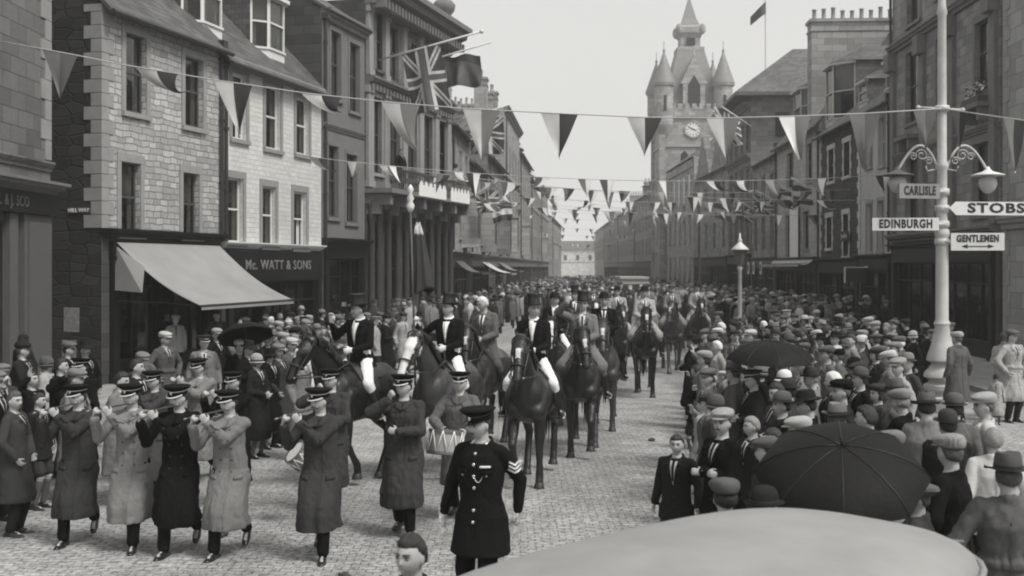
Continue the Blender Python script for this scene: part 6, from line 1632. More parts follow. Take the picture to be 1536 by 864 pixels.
# a closed coach among the far crowd
o = empty('motor_coach', (gx(952, 78), 78, 0), 0, label='pale roofed motor coach following the riders deep in the crowd', cat='coach')
q = MB(); q.rings([[(x * w, -y_, z) for x, z in ((-1, .5), (-1, 1.9), (-.9, 2.15), (.9, 2.15), (1, 1.9), (1, .5))] for w, y_ in ((1.0, 0), (1.0, -5))]); q.build('body', CREAM, o, 30)
q = MB(); q.box(-1.0, 1.0, -.1, 5.1, 2.152, 2.3); q.build('roof', CREAM, o); q = MB(); q.box(-.8, .8, -.03, -.004, 1.25, 1.8); q.build('windscreen', GL, o)
for x in (-.85, .85): q = MB(); q.lathe([(.1, -.1), (.42, -.1), (.42, .1), (.1, .1)], 18); q.xform(Matrix.Translation((x, .7, .42)) @ rotm('Y', pi / 2)); q.build('wheel', BOOT, o)
for x in (-.6, .6): q = MB(); q.ell((x, -.08, .9), (.12, .08, .12), 10, 8); q.build('headlight', STEEL, o)
# ------------------------------------------------------------------ the procession
def at(px, y, H): D = F * (CAM - H) / (y - HZ); return gx(px, D), D
BANDC = {}
def fifer_kit(hy, st, seed, lengthen=.58, lean=0.0, dy=0.0):
    # fife held out to his right, both hands on it
    ar, al = ((-.08, -.24, .085), (.08, .30, .20)) if st else ((-.08, .30, .20), (.08, -.24, .085))
    P = Pose(wr=(-.33, -.20, .47 + dy), wl=(-.145, -.26, .50 + dy), pr=(-.1, .25, -1), pl=(.3, -.1, -1), hy=hy, hp=.06, cr=1.35, cl=1.35, ar=ar, al=al, fl=(.12, -1, -.7) if st else None, fr=None if st else (-.12, -1, -.7),
             hdr=(.25, -.1, 1), hdl=(-.45, -.25, .8), palr=(1, -.3, 0), pall=(-.4, .9, 0), hip=(0, 0, .90), lean=lean + .03, girth=.92)
    k = Kit(P); k.add('person', body_mesh(P, .0085)); c = coat_mesh(P, lengthen, .011, seed=seed, wr=.017, flare=.025, fold=.085, bend=V((0, .04, 0))); k.add('greatcoat', c, CL['dark'])
    k.add('coat_trim', trim(P, c, 'band').mesh('trim', [CL['dark'], CLW, CL['black'], BOOT, CLW], 'all')); k.add('trousers', trousers_mesh(P, .013), CL['black'])
    for i in (0, 1): k.add('shoe', shoe_mesh(P, i), BOOT)
    k.add('eyes_and_brows', eyes_mesh(P.HM, seed > 3).mesh('eyes', EYM, 'all')); k.P = P
    mth = P.HM @ V((0, -.105, -.058)); h = P.T @ V((-.36, -.235, .545 + dy)); d = (h - mth).normalized(); q = MB(); q.tcap(mth - d * .07, mth + d * .38, .011, .010, 10)
    for t in (.10, .16, .2, .24, .30): q.ell(mth + d * t + V((0, 0, .01)), (.005, .005, .003), 6, 4)
    for t in (-.06, .36): q.tcap(mth + d * t, mth + d * (t + .015), .0135, .0135, 10, mi=1)
    k.fife = q.mesh('fife', [plain('fife wood', .05, .3), STEEL], 'all'); return k
FK = [fifer_kit(-.45, 1, 1.0), fifer_kit(-.35, 0, 2.2, dy=.015), fifer_kit(-.3, 1, 3.4, lean=.04), fifer_kit(-.5, 0, 4.1, dy=-.01)]
spots = [(118, 815, 0, 'dark', .05, 'fife player at the left end of the front rank in a dark grey greatcoat', 1.0),
         (199, 823, 1, 'grey', .0, 'fife player second from left in a long pale raincoat', 1.02),
         (270, 831, 2, 'black', -.05, 'fife player third from left in a long black greatcoat', 1.03),
         (345, 834, 0, 'grey', -.1, 'fife player fourth from left in a light greatcoat between black and dark coats', 1.0),
         (481, 838, 3, 'dark', -.08, 'fife player in a dark grey greatcoat standing apart to the right of the other four', 1.02)]
for i, (px, fy, ki, cc_, rz, lb, s) in enumerate(spots):
    D = F * CAM / (fy - HZ) + .12; X = gx(px, D); K = FK[ki]
    b = person(K, X, D, rz, lb, s=s, mats={'greatcoat': CL[cc_], 'coat_trim': [CL[cc_]], 'trousers': CL['black']}, hatk='peaked_cap', group='bandsmen')
    f = link('fife', K.fife); f.location = (X, D, 0); f.rotation_euler = (0, 0, rz); f.scale = (s, s, s)
    tag(f, 'slim fife held to the lips of the ' + ('leftmost bandsman', 'second bandsman from the left in pale raincoat', 'black coated bandsman', 'fourth bandsman from the left', 'dark grey coated bandsman standing apart')[i], 'fife', 'fifes of the front rank')
    if i == 1: # belt
        pass
# bandsman with one hand at his mouth
P = Pose(wr=(-.10, -.25, .56), pr=(-.9, .1, -.6), wl=(.0, -.25, .22), pl=(.8, .3, -.3), hy=-.35, hp=.02, cr=1.3, cl=1.0, ar=(-.09, .18, .13), al=(.10, -.14, .09), hdr=(.3, -.3, .8), hdl=(-1, -.1, .15), palr=(.6, .8, 0), pall=(0, 1, 0))
k = Kit(P); k.add('person', body_mesh(P, .0085)); c = coat_mesh(P, .58, .011, seed=5.5, wr=.017, flare=.02, fold=.08); k.add('greatcoat', c, CL['dark']); k.add('coat_trim', trim(P, c, 'band').mesh('trim', [CL['dark'], CLW, CL['black'], BOOT, CLW], 'all')); k.add('trousers', trousers_mesh(P, .013), CL['black'])
for i in (0, 1): k.add('shoe', shoe_mesh(P, i), BOOT)
k.add('eyes_and_brows', eyes_mesh(P.HM).mesh('eyes', EYM, 'all')); KF6 = k
person(k, gx(606, 12.7), 12.7, -.15, 'tall bandsman in a dark greatcoat with one hand at his mouth', s=1.03, mats={'greatcoat': CL['dark'], 'coat_trim': [CL['dark']]}, hatk='peaked_cap', group='bandsmen')
# drummer
P = Pose(wr=(-.16, -.30, .16), pr=(-.9, .5, -.3), wl=(.14, -.30, .14), pl=(.9, .5, -.3), hy=.05, cr=1.3, cl=1.3, ar=(-.1, .15, .12), al=(.1, -.15, .09), lean=.02)
k = Kit(P); k.add('person', body_mesh(P, .0085)); c = coat_mesh(P, .50, .011, seed=6.5, wr=.014, flare=.02); k.add('greatcoat', c, CL['dark']); k.add('coat_trim', trim(P, c, 'band').mesh('trim', [CL['dark'], CLW, CL['black'], BOOT, CLW], 'all')); k.add('trousers', trousers_mesh(P, .013), CL['black'])
for i in (0, 1): k.add('shoe', shoe_mesh(P, i), BOOT)
k.add('eyes_and_brows', eyes_mesh(P.HM).mesh('eyes', EYM, 'all'))
DX, DY = gx(690, 13.6), 13.6
person(k, DX, DY, -.15, 'drummer in a peaked cap half hidden behind the police sergeant', mats={'greatcoat': CL['mid'], 'coat_trim': [CL['mid']]}, hatk='peaked_cap', group='bandsmen')
def drum(X, Y, z, rx, rz, label, r=.19, h=.25):
    o = empty('side_drum', (X, Y, z), label=label, cat='drum'); o.rotation_euler = (rx, 0, rz)
    q = MB(); q.lathe([(r, -h / 2), (r, h / 2)], 32); q.build('shell', plain('drum shell', .3, .4, .2, 8), o, 40)
    for s in (-1, 1):
        q = MB(); q.lathe([(r + .003, s * h / 2 - .02), (r + .018, s * h / 2 - .02), (r + .018, s * h / 2 + .015), (r + .003, s * h / 2 + .015)], 32, cap=False); q.build('hoop', plain('drum hoop', .12, .35), o, 40)
        q = MB(); q.lathe([(r - .002, 0), (r - .004, .004), (.01, .005)], 32, (0, 0, h / 2 if s > 0 else -h / 2 - .008)); q.build('drum_head', plain('calf skin', .6, .6, .08, 6), o)
    q = MB(); n = 10
    for i in range(n):
        a, b = 2 * pi * i / n, 2 * pi * (i + .5) / n; c_ = 2 * pi * (i + 1) / n; rr = r + .02
        q.tube([(rr * cos(a), rr * sin(a), h / 2), (rr * cos(b), rr * sin(b), -h / 2)], .006, 5); q.tube([(rr * cos(b), rr * sin(b), -h / 2), (rr * cos(c_), rr * sin(c_), h / 2)], .006, 5)
    q.build('drum_cords', CLW, o, 'all')
drum(gx(668, 13.1), 13.1, .97, R(-12), R(-25), 'corded side drum slung in front of the drummer')
drum(gx(450, 13.2), 13.2, .80, R(50), R(-60), 'second side drum showing behind the coat of the right fife player', .14, .16)
# second rank of the band
for px, D, cc_, s, lb, kk in ((122, 15.6, 'black', 1.0, 'bandsman of the second rank seen just above the leftmost fife player', 0), (300, 16.0, 'grey', 1.0, 'bandsman in a light coat behind the black coated fife player', 2), (352, 14.3, 'black', .98, 'bandsman in black close behind the fourth fife player', 1), (497, 13.9, 'dark', 1.0, 'bandsman directly behind the fife player standing apart', 3), (232, 14.6, 'dark', .97, 'bandsman between the pale raincoat and the black greatcoat, second rank', 1)):
    K = KF6 if kk in (0, 3) else FK[kk]
    person(K, gx(px, D), D, -.1, lb, s=s, mats={'greatcoat': CL[cc_], 'coat_trim': [CL[cc_]]}, hatk='peaked_cap', group='bandsmen')
# ------------------------------------------------------------------ police sergeant
P = Pose(wr=(-.33, -.02, -.06), wl=(.25, .14, -.01), pr=(-.3, .7, -.2), pl=(.6, .8, -.2), hy=-.3, hp=.16, cr=.5, cl=.9, girth=1.05, hdr=(-.1, -.1, -1))
k = Kit(P); k.add('person', body_mesh(P, .007)); c = coat_mesh(P, .30, .0095, seed=7.7, wr=.008, tight=True, flare=.035, fold=.02, belt=False); k.add('tunic', c, CL['black'])
k.add('tunic_buttons', trim(P, c, 'police').mesh('trim', [CL['black'], CLW, CL['black'], BRASS, CLW], 'all'))
pr = Proj(c, P.T @ rotm('Z', .75)); q = MB(); ax_ = None
ctr = (P.T @ rotm('Z', .75)).inverted() @ P.sh[1].lerp(P.el[1], .62)
for kz in range(3):
    z0 = ctr.z + .03 - kz * .030
    pr.patch(q, [(ctr.x - .055, z0 + .028), (ctr.x, z0), (ctr.x, z0 + .015), (ctr.x - .055, z0 + .043)], 4, 1, .006, 0); pr.patch(q, [(ctr.x, z0), (ctr.x + .055, z0 + .028), (ctr.x + .055, z0 + .043), (ctr.x, z0 + .015)], 4, 1, .006, 0)
k.add('sleeve_chevrons', q.mesh('chevrons', [CLW]))
k.add('trousers', trousers_mesh(P, .013), CL['black'])
for i in (0, 1): k.add('shoe', shoe_mesh(P, i), BOOT)
k.add('eyes_and_brows', eyes_mesh(P.HM, True).mesh('eyes', EYM, 'all'))
q = MB(); add_hand(q, P.wr[0], P.hd[0], P.pal[0], -1, .5); q.tcap(P.wr[0], P.wr[0] + P.hd[0] * .07, .036, .047, 12, side=P.pal[0], sq=.55); q.tcap(P.wr[0] - P.hd[0] * .04, P.wr[0], .042, .036, 12)
g = remesh(q, .008, 1, 'glove'); 
k.add('glove', g, GLOVE)
person(k, gx(722, 9.35), 9.35, -.42, 'police sergeant with silver buttons and white sleeve chevrons beside the car', s=1.06, mats={'tunic': CL['black']}, hatk='peaked_cap', hatm=[CL['black'], BLKG, BLKG, BRASS], group=None)
# ------------------------------------------------------------------ riders
HK = [horse_kit(.3, 0, 0, 'star'), horse_kit(2.2, -.25, .05, 'star', nyaw=-.15), horse_kit(1.2, -.15, .0, 'bald', nyaw=-.1, high=.03), horse_kit(3.6, .15, .08, 'star', nyaw=.1), horse_kit(4.6, .0, -.05, 'blaze')]
RK = [rider_kit(rider_pose(hy=.5, hp=-.02), 'tail', seed=1), rider_kit(rider_pose(hy=-.6, hp=.1, wr=(-.36, -.12, .50), pr=(-.6, .5, -1), palr=(0, -1, 0), hdr=(.1, -.1, 1), cr=.5), 'tail', moust=True, seed=2),
      rider_kit(rider_pose(hy=-.45, hp=-.05, wr=(-.42, -.18, .46), pr=(-.5, .6, -.8), hdr=(-.1, 0, 1), cr=1.4), 'tail', seed=3), rider_kit(rider_pose(hy=-.5, hp=.2, lean=.1), 'suit', glove=False, seed=4),
      rider_kit(rider_pose(hy=.1, wr=(-.22, -.30, .72), pr=(-.8, .3, -.5), hdr=(.2, -.1, 1), palr=(0, -1, 0), cr=.3), 'coat', seed=5), rider_kit(rider_pose(hy=.0), 'coat', seed=6), rider_kit(rider_pose(hy=-.2, wr=(-.12, -.28, .10)), 'suit', seed=7)]
RR = [(800, 15.9, -.17, 0, 'bay', 0, 'top_hat', 'dark', None, 'rider in top hat and white breeches leading on the right, looking aside', 'bay horse with a white star, front right of the procession', 1.045),
      (538, 15.9, -.42, 1, 'black', 1, 'top_hat', 'dark', None, 'rider in top hat raising a white gloved hand, leftmost of the mounted men', 'black horse turned to the left, leftmost of the horses', 1.045),
      (672, 16.3, -.30, 2, 'brown', 2, 'top_hat', 'dark', None, 'standard bearer in top hat riding the white faced horse', 'brown horse with a broad white face under the standard bearer', 1.045),
      (727, 18.9, -.3, 3, 'bay', 3, None, 'white', 'mid', 'white haired bareheaded rider in a grey tweed jacket', 'dark bay horse under the white haired rider', 1.04),
      (874, 18.3, -.12, 3, 'bay', 4, 'top_hat', 'dark', 'grey', 'rider in a grey coat lifting his hand beside his top hat', 'bay horse close behind the front right rider', 1.04),
      (906, 21.2, -.1, 0, 'brown', 5, 'bowler', 'dark', 'black', 'rider in a dark coat and bowler right of the waving rider', 'brown horse third back along the right file', 1.03),
      (832, 22.3, -.1, 4, 'bay', 0, 'bowler', 'dark', None, 'dark coated rider in a bowler seen between two top hats', 'horse with a long blaze hidden behind the leading right horse', 1.02),
      (862, 25.3, -.05, 1, 'black', 6, 'top_hat', 'dark', 'dark', 'rider in a top hat rising behind the waving rider', 'black horse behind the waving rider', 1.03),
      (967, 26.5, -.08, 0, 'black', 5, 'bowler', 'dark', 'light', 'rider in a pale coat and dark hat alone on the open setts', 'jet black horse walking alone on the right of the procession', 1.04),
      (926, 29.5, -.05, 3, 'bay', 6, 'bowler', 'mid', 'light', 'rider in a pale jacket left of the lone black horse', 'bay horse just left of the lone black horse', 1.02),
      (1008, 32.5, -.05, 1, 'brown', 5, 'flat_cap', 'mid', 'grey', 'rider in a flat cap first to the right behind the lone black horse', 'brown horse first to the right behind the lone black horse', 1.02),
      (1046, 35, -.05, 0, 'bay', 6, 'bowler', 'dark', 'light', 'rider in a pale jacket beside the small street lamp', 'bay horse nearest to the small street lamp', 1.02),
      (890, 34, 0, 4, 'brown', 5, 'flat_cap', 'mid', 'mid', 'far rider in a flat cap behind the bowler hatted riders', 'brown horse with a blaze behind the bowler hatted riders', 1.0),
      (972, 38, 0, 1, 'grey', 6, 'flat_cap', 'dark', 'grey', 'far rider on the only grey horse', 'only grey horse, far back in the procession', 1.0),
      (1022, 41, 0, 3, 'black', 5, 'trilby', 'dark', 'light', 'far rider in a pale coat and trilby', 'far black horse under the rider in a trilby', 1.0),
      (930, 43, 0, 0, 'bay', 6, 'flat_cap', 'mid', 'dark', 'far rider in a dark jacket and cap in mid street', 'far bay horse in mid street', 1.0),
      (996, 47, 0, 4, 'bay', 5, 'bowler', 'dark', 'mid', 'farthest rider, small and pale among the crowd', 'farthest horse, its blaze just visible in the crowd', 1.0)]
for (px, D, rz, hk_, hc, rk_, hatk, hair, coatc, lr, lh, s) in RR:
    X = gx(px, D); horse(HK[hk_], X, D, rz, lh, hc, s)
    m = {}
    if coatc:
        for n_ in ('riding_coat', 'riding_jacket', 'coat_skirt', 'breeches'): m[n_] = CL[coatc]
        m['shirt_and_lapels'] = [CL[coatc]]
    if rk_ == 5 and coatc == 'light': m['breeches'] = CL['grey']
    person(RK[rk_], X, D, rz, lr, z=0, s=s, mats=m, hatk=hatk, hair=hair, group='riders in the procession', hattilt=-.05)
# the standard
K = RK[2]; P = K.P; Mw = Matrix.Translation((gx(672, 16.3), 16.3, 0)) @ rotm('Z', -.30) @ Matrix.Scale(1.045, 4)
hp_ = Mw @ (P.wr[0] + P.hd[0] * .07 + V((0, -.03, 0))); o = empty('standard', hp_, label='furled ceremonial standard on a staff with a pale knob', cat='flag')
q = MB(); q.tube([(0.02, .0, -.95), (0, 0, 0), (-.05, 0, 1.55)], .017, 8); q.build('staff', plain('staff', .06, .5), o, 'all'); q = MB(); q.lathe([(.02, 0), (.05, .05), (.06, .1), (.03, .16), (.055, .2), (.02, .28), (.05, .33), (.01, .4)], 12, (-.05, 0, 1.53)); q.build('finial', PW, o, 'all')
q = MB(); N = 26; rs = []
for k_ in range(N + 1):
    t = k_ / N; w_ = .04 + .10 * t ** .8; z_ = 1.35 - .95 * t; rs.append([(.06 * (1 - t) - .0 + .05 * t + w_ * (1 + .25 * sin(4 * a + t * 3)) * cos(a) + .08 * t, w_ * .45 * (1 + .3 * sin(5 * a)) * sin(a), z_ - .05 * sin(a * 2)) for a in [2 * pi * i / 28 for i in range(28)]])
q.rings(rs)
me = q.mesh('flag_cloth', [BL['dark'], BL['pale']], 'all')
for p in me.polygons:
    c_ = p.center; 
    if c_.z > 1.22: p.material_index = 1
link('flag_cloth', me, o)
# ------------------------------------------------------------------ spectators
KM = {}
KM['over_a'] = std_kit(Pose(hy=.3), 'over', seed=.3); KM['over_b'] = std_kit(Pose(hy=-.35, wr=(-.20, -.12, .02), wl=(.20, -.12, .02), pr=(-.9, .5, 0), pl=(.9, .5, 0)), 'over', seed=1.3, moust=True)
KM['over_c'] = std_kit(Pose(hy=.05, hp=.12, wr=(-.03, -.2, .2), wl=(.05, -.22, .18), pr=(-.8, .5, -.4), pl=(.8, .5, -.4), girth=1.12), 'over', seed=2.3)
KM['mac_a'] = std_kit(Pose(hy=.2, wr=(-.22, -.1, .03), wl=(.22, -.1, .03), pr=(-.9, .5, 0), pl=(.9, .5, 0)), 'mac', seed=3.3)
KM['suit_a'] = std_kit(Pose(hy=-.2, wr=(-.2, -.05, -.0), pr=(-.9, .6, 0)), 'suit', seed=4.3); KM['suit_b'] = std_kit(Pose(hy=.35, hp=-.05, wr=(.06, -.23, .24), wl=(-.05, -.2, .22), pr=(-.9, .4, -.3), pl=(.9, .4, -.3)), 'suit', seed=5.3, moust=True)
KM['wave'] = std_kit(Pose(hy=.1, hp=-.1, wr=(-.28, -.22, .74), pr=(-.9, .2, -.3), hdr=(0, -.1, 1), palr=(0, -1, 0), cr=.25), 'suit', seed=6.3)
KM['shade'] = std_kit(Pose(hy=.0, wr=(-.12, -.24, .62), pr=(-.9, .2, -.3), hdr=(.6, 0, .4), palr=(0, .3, -1)), 'over', seed=7.3)
KM['over_d'] = std_kit(Pose(hy=-.5, hp=.1, lean=.06, wr=(.02, .16, .02), wl=(-.02, .17, .0), pr=(-1, .3, 0), pl=(1, .3, 0), girth=1.1), 'over', seed=14.3)
KM['suit_c'] = std_kit(Pose(hy=.55, hp=-.12, hr=.08, wr=(-.20, -.1, .0), wl=(.25, .0, -.02), pr=(-.9, .5, 0)), 'suit', seed=15.3)
KM['mac_b'] = std_kit(Pose(hy=-.15, hp=.05, lean=.05, wr=(-.05, -.2, .2), pr=(-.8, .5, -.4), girth=1.05), 'mac', seed=16.3, moust=True)
KM['woman_a'] = std_kit(Pose(hy=.25, female=True, wr=(-.02, -.2, .14), wl=(.08, -.2, .12), pr=(-.7, .6, -.4), pl=(.7, .6, -.4)), 'woman', seed=8.3, legs='stockings'); KM['woman_b'] = std_kit(Pose(hy=-.25, female=True), 'woman', seed=9.3, legs='stockings')
KM['boy_a'] = std_kit(Pose(hy=.2, girth=.9), 'suit', seed=10.3, legs='shorts'); KM['boy_b'] = std_kit(Pose(hy=-.3, girth=.9, wr=(-.2, -.1, .0), pr=(-.9, .5, 0)), 'suit', seed=11.3, legs='shorts')
KM['boy_arm'] = std_kit(Pose(hy=.1, girth=.9, wr=(-.12, -.25, .56), pr=(-.9, .2, -.5), hdr=(.3, 0, 1)), 'suit', seed=12.3, legs='shorts')
KM['girl'] = std_kit(Pose(hy=.2, female=True, girth=.95), 'woman', seed=13.3, legs='stockings')
TOP = {None: 1.742, 'flat_cap': 1.755, 'trilby': 1.775, 'bowler': 1.78, 'cloche': 1.765, 'peaked_cap': 1.755, 'beret': 1.76, 'wide_hat': 1.76, 'top_hat': 1.825}
TAKEN = []
def spec(px, y, kit, rz, coat, hatk, hatc, label, s=1.0, hair='dark', hstyle='short', legs='charcoal', D=None, z=0, moust=None, group='spectators', check=False, skin=None):
    if D is None: X, D = at(px, y, TOP[hatk] * s + z)
    else: X = gx(px, D)
    K = KM[kit]; m = {}
    for n_ in ('overcoat', 'belted_coat', 'jacket', 'long_coat'): m[n_] = CL[coat]
    m['shirt_and_lapels'] = [CL[coat], CL['pale']]; m['trousers'] = CL[legs]; m['shorts'] = CL[legs]
    hm = None
    if hatk: hm = [CLC if check else (CL[hatc] if hatc != 'white' else CLW)]
    TAKEN.append((X, D, s)); 
    return person(K, X, D, rz, label, z=z, s=s, mats=m, hatk=hatk, hatm=hm, hair=hair, hstyle=hstyle, group=group)
A = -1.75  # facing the road and up it, seen from the right pavement
HAND = [
 (1015, 650, 'boy_a', -.5, 'charcoal', None, None, 'bareheaded boy in a dark suit standing alone out on the setts', .81, 'dark'),
 (1083, 612, 'suit_b', -1.0, 'black', 'flat_cap', 'light', 'old man in a light flat cap and black jacket beside the lone boy', .97, 'mid'),
 (1128, 623, 'boy_b', -1.1, 'charcoal', None, None, 'fair haired boy between the light flat cap and the black umbrella', .86, 'fair'),
 (1045, 546, 'boy_arm', -2.3, 'charcoal', None, None, 'boy in dark shorts raising an arm at the kerb, seen from behind', .87, 'dark'),
 (1088, 716, 'over_a', 2.9, 'charcoal', 'flat_cap', 'mid', 'man seen from behind in a round grey cap just beyond the car roof', .93, 'dark'),
 (1146, 727, 'over_b', 2.6, 'black', 'bowler', 'charcoal', 'man in a black bowler tucked under the edge of the big umbrella', .93, 'dark'),
 (1160, 640, 'boy_a', -1.3, 'black', None, None, 'dark haired lad in black under the left rim of the big umbrella', .93, 'dark'),
 (1100, 541, 'over_b', A, 'mid', 'trilby', 'mid', 'man in a grey trilby and grey overcoat in front of the far umbrella', 1.0, 'mid'),
 (1130, 553, 'over_c', -1.4, 'charcoal', 'peaked_cap', 'dark', 'man in a dark peaked cap half under the far umbrella', .98, 'dark'),
 (1182, 566, 'suit_a', -2.0, 'dark', 'bowler', 'dark', 'man in a dark bowler right below the far umbrella', .97, 'dark'),
 (1176, 552, 'woman_a', -1.4, 'dark', 'cloche', 'white', 'woman in a bright white cloche hat beneath the far umbrella', .94, 'mid'),
 (1150, 655, 'boy_b', -1.6, 'dark', 'flat_cap', 'mid', 'lad in a grey cap pressed behind the fair haired boy', .9, 'dark'),
 (1198, 624, 'over_a', -2.2, 'grey', 'flat_cap', 'light', 'man in a pale round cap immediately beyond the big umbrella', .96, 'mid'),
 (1212, 584, 'over_c', A, 'black', 'trilby', 'charcoal', 'man in a black trilby between the two umbrellas', .99, 'dark'),
 (1172, 585, 'suit_b', A, 'charcoal', 'bowler', 'mid', 'man in a grey bowler left of the black trilby', .96, 'dark'),
 (1240, 518, 'suit_a', -1.45, 'mid', 'flat_cap', 'mid', 'profile man in a grey flat cap and grey jacket right of the far umbrella', 1.02, 'dark'),
 (1281, 533, 'woman_b', -1.35, 'black', 'cloche', 'black', 'woman in a black fur cloche and black coat', .96, 'dark'),
 (1277, 500, 'over_a', -1.5, 'grey', None, None, 'tall bareheaded man in a light coat behind the fur cloche', 1.04, 'dark'),
 (1347, 536, 'over_a', -1.3, 'light', 'flat_cap', 'light', 'man in a long light overcoat and pale cap left of the lamp standard', 1.0, 'mid'),
 (1300, 606, 'suit_a', -1.9, 'mid', None, None, 'dark haired bareheaded man beyond the big umbrella', 1.0, 'dark'),
 (1256, 603, 'over_b', 2.8, 'dark', 'trilby', 'grey', 'man in a pale grey trilby seen from behind beside the dark haired man', .98, 'mid'),
 (1390, 587, 'over_c', 2.9, 'grey', 'trilby', 'mid', 'man in a banded trilby standing before the foot of the lamp standard', 1.0, 'dark'),
 (1432, 588, 'over_a', 2.7, 'mid', 'bowler', 'mid', 'man in a grey bowler next to the banded trilby', .99, 'dark'),
 (1421, 612, 'suit_b', 2.9, 'charcoal', 'bowler', 'dark', 'shorter man in a dark bowler below the grey bowler', .95, 'dark'),
 (1476, 588, 'mac_a', -1.7, 'pale', 'flat_cap', 'light', 'young man in a pale raincoat and pale cap right of the lamp standard', 1.0, 'mid'),
 (1425, 650, 'over_b', -2.3, 'black', 'flat_cap', 'light', 'man in a boldly striped flat cap and heavy black overcoat', 1.0, 'mid'),
 (1335, 645, 'over_a', -2.4, 'dark', 'flat_cap', 'grey', 'man in a slouched grey cap over the right rim of the big umbrella', .97, 'dark'),
 (1512, 677, 'mac_a', 2.9, 'mid', 'trilby', 'mid', 'man in a grey belted coat and trilby at the right edge, back turned', 1.0, 'mid'),
 (1345, 690, 'woman_a', -2.6, 'light', 'beret', 'pale', 'woman in a pale beret bent close behind the big umbrella', .90, 'fair'),
 (1490, 640, 'suit_a', 3.0, 'pale', None, None, 'fair headed youth in a pale jacket in front of the right edge trilby', .93, 'fair'),
 (1375, 720, 'suit_b', -2.0, 'dark', 'beret', 'mid', 'short stooping figure in a grey beret at the right rim of the umbrella', .86, 'mid'),
 (1505, 497, 'woman_a', -.6, 'light', 'cloche', 'dark', 'woman in a light coat on the open pavement near the right edge', .97, 'dark'),
 (1518, 494, 'mac_a', .3, 'light', 'flat_cap', 'mid', 'man in a long raincoat on the open pavement near the right edge', 1.02, 'dark'),
 (1494, 560, 'girl', -.4, 'light', 'cloche', 'dark', 'small child in a light coat in front of the pavement couple', .55, 'fair'),
 (1436, 497, 'over_a', -2.8, 'mid', 'flat_cap', 'light', 'man in a pale cap leaning past the right side of the lamp standard', 1.0, 'mid'),
 (1040, 500, 'over_c', -1.9, 'black', 'wide_hat', 'charcoal', 'figure in black with a wide brimmed hat out beyond the arm raising boy', 1.0, 'dark'),
 (1062, 552, 'over_a', -1.3, 'grey', 'flat_cap', 'mid', 'man in a light grey coat right behind the arm raising boy', .95, 'mid'),
 (1062, 590, 'boy_b', -1.7, 'mid', 'flat_cap', 'dark', 'capped boy between the arm raising boy and the light flat cap', .88, 'dark'),
 (617, 797, 'suit_a', -.3, 'dark', None, None, 'dark haired youth whose head shows at the bottom edge beside the car', .945, 'dark'),
 # left side
 (22, 585, 'over_b', 1.5, 'dark', None, None, 'lad in a dark coat at the left edge facing the road', .93, 'mid'),
 (58, 588, 'boy_a', 1.35, 'charcoal', None, None, 'boy in profile at the left edge behind the leftmost fife player', .83, 'dark'),
 (70, 532, 'woman_a', 1.5, 'light', 'cloche', 'mid', 'woman in a grey cloche and pale coat at the left behind the band', .95, 'mid'),
 (48, 556, 'wave', 1.2, 'black', None, None, 'bareheaded figure at far left waving a raised hand', .93, 'dark'),
 (92, 536, 'suit_b', 1.3, 'black', None, None, 'man in black beside the grey cloche hat', .98, 'dark'),
 (103, 512, 'over_a', 1.2, 'black', 'flat_cap', 'mid', 'man in a slanting grey cap behind the left end of the band', 1.0, 'dark'),
 (128, 510, 'over_b', 1.2, 'black', 'trilby', 'charcoal', 'man in a black trilby behind the left end of the band', 1.0, 'dark'),
 (181, 556, 'over_c', 1.3, 'grey', None, None, 'man in a light overcoat behind the pale raincoated fife player', .97, 'dark'),
 (205, 537, 'suit_b', 1.2, 'charcoal', None, None, 'bareheaded man right of the light overcoat', 1.0, 'dark'),
 (247, 497, 'mac_a', .9, 'mid', 'flat_cap', 'pale', 'tall man in a pale cap and belted coat in front of the awning shop', 1.03, 'mid'),
 (306, 502, 'over_a', .3, 'grey', 'peaked_cap', 'dark', 'man in a long light coat and peaked cap by the awning shop', 1.02, 'mid'),
 (325, 492, 'over_b', .9, 'black', 'flat_cap', 'light', 'man in a bright cap in the shade of the awning', 1.0, 'dark'),
 (424, 498, 'over_a', 1.0, 'charcoal', 'flat_cap', 'light', 'front row man in a pale cap right of the small dark umbrella', 1.0, 'dark'),
 (437, 506, 'over_b', 1.1, 'mid', 'flat_cap', 'pale', 'front row man in the palest cap and a grey overcoat', 1.0, 'dark'),
 (405, 520, 'woman_b', .9, 'black', 'cloche', 'black', 'woman all in black at the front of the left crowd', .95, 'dark'),
 (385, 528, 'woman_a', 1.0, 'charcoal', 'cloche', 'light', 'woman in a pale cloche under the small dark umbrella', .94, 'mid'),
 (372, 510, 'over_c', .9, 'black', 'trilby', 'charcoal', 'man in a black trilby holding the small dark umbrella', .98, 'dark'),
 (452, 520, 'over_a', 1.3, 'grey', 'flat_cap', 'mid', 'front row man in a light overcoat left of the black horse', 1.0, 'mid'),
 (417, 515, 'over_b', 1.2, 'dark', 'flat_cap', 'grey', 'man in a grey cap close behind the woman all in black', .98, 'mid'),
]
for h in HAND:
    px, y, kit, rz, coat, hatk, hatc, lb, s, hair = h
    spec(px, y, kit, rz, coat, hatk, hatc, lb, s, hair, hstyle='bob' if 'woman' in kit or kit == 'girl' else 'short', check='striped' in lb, legs='charcoal' if coat != 'charcoal' else 'dark')
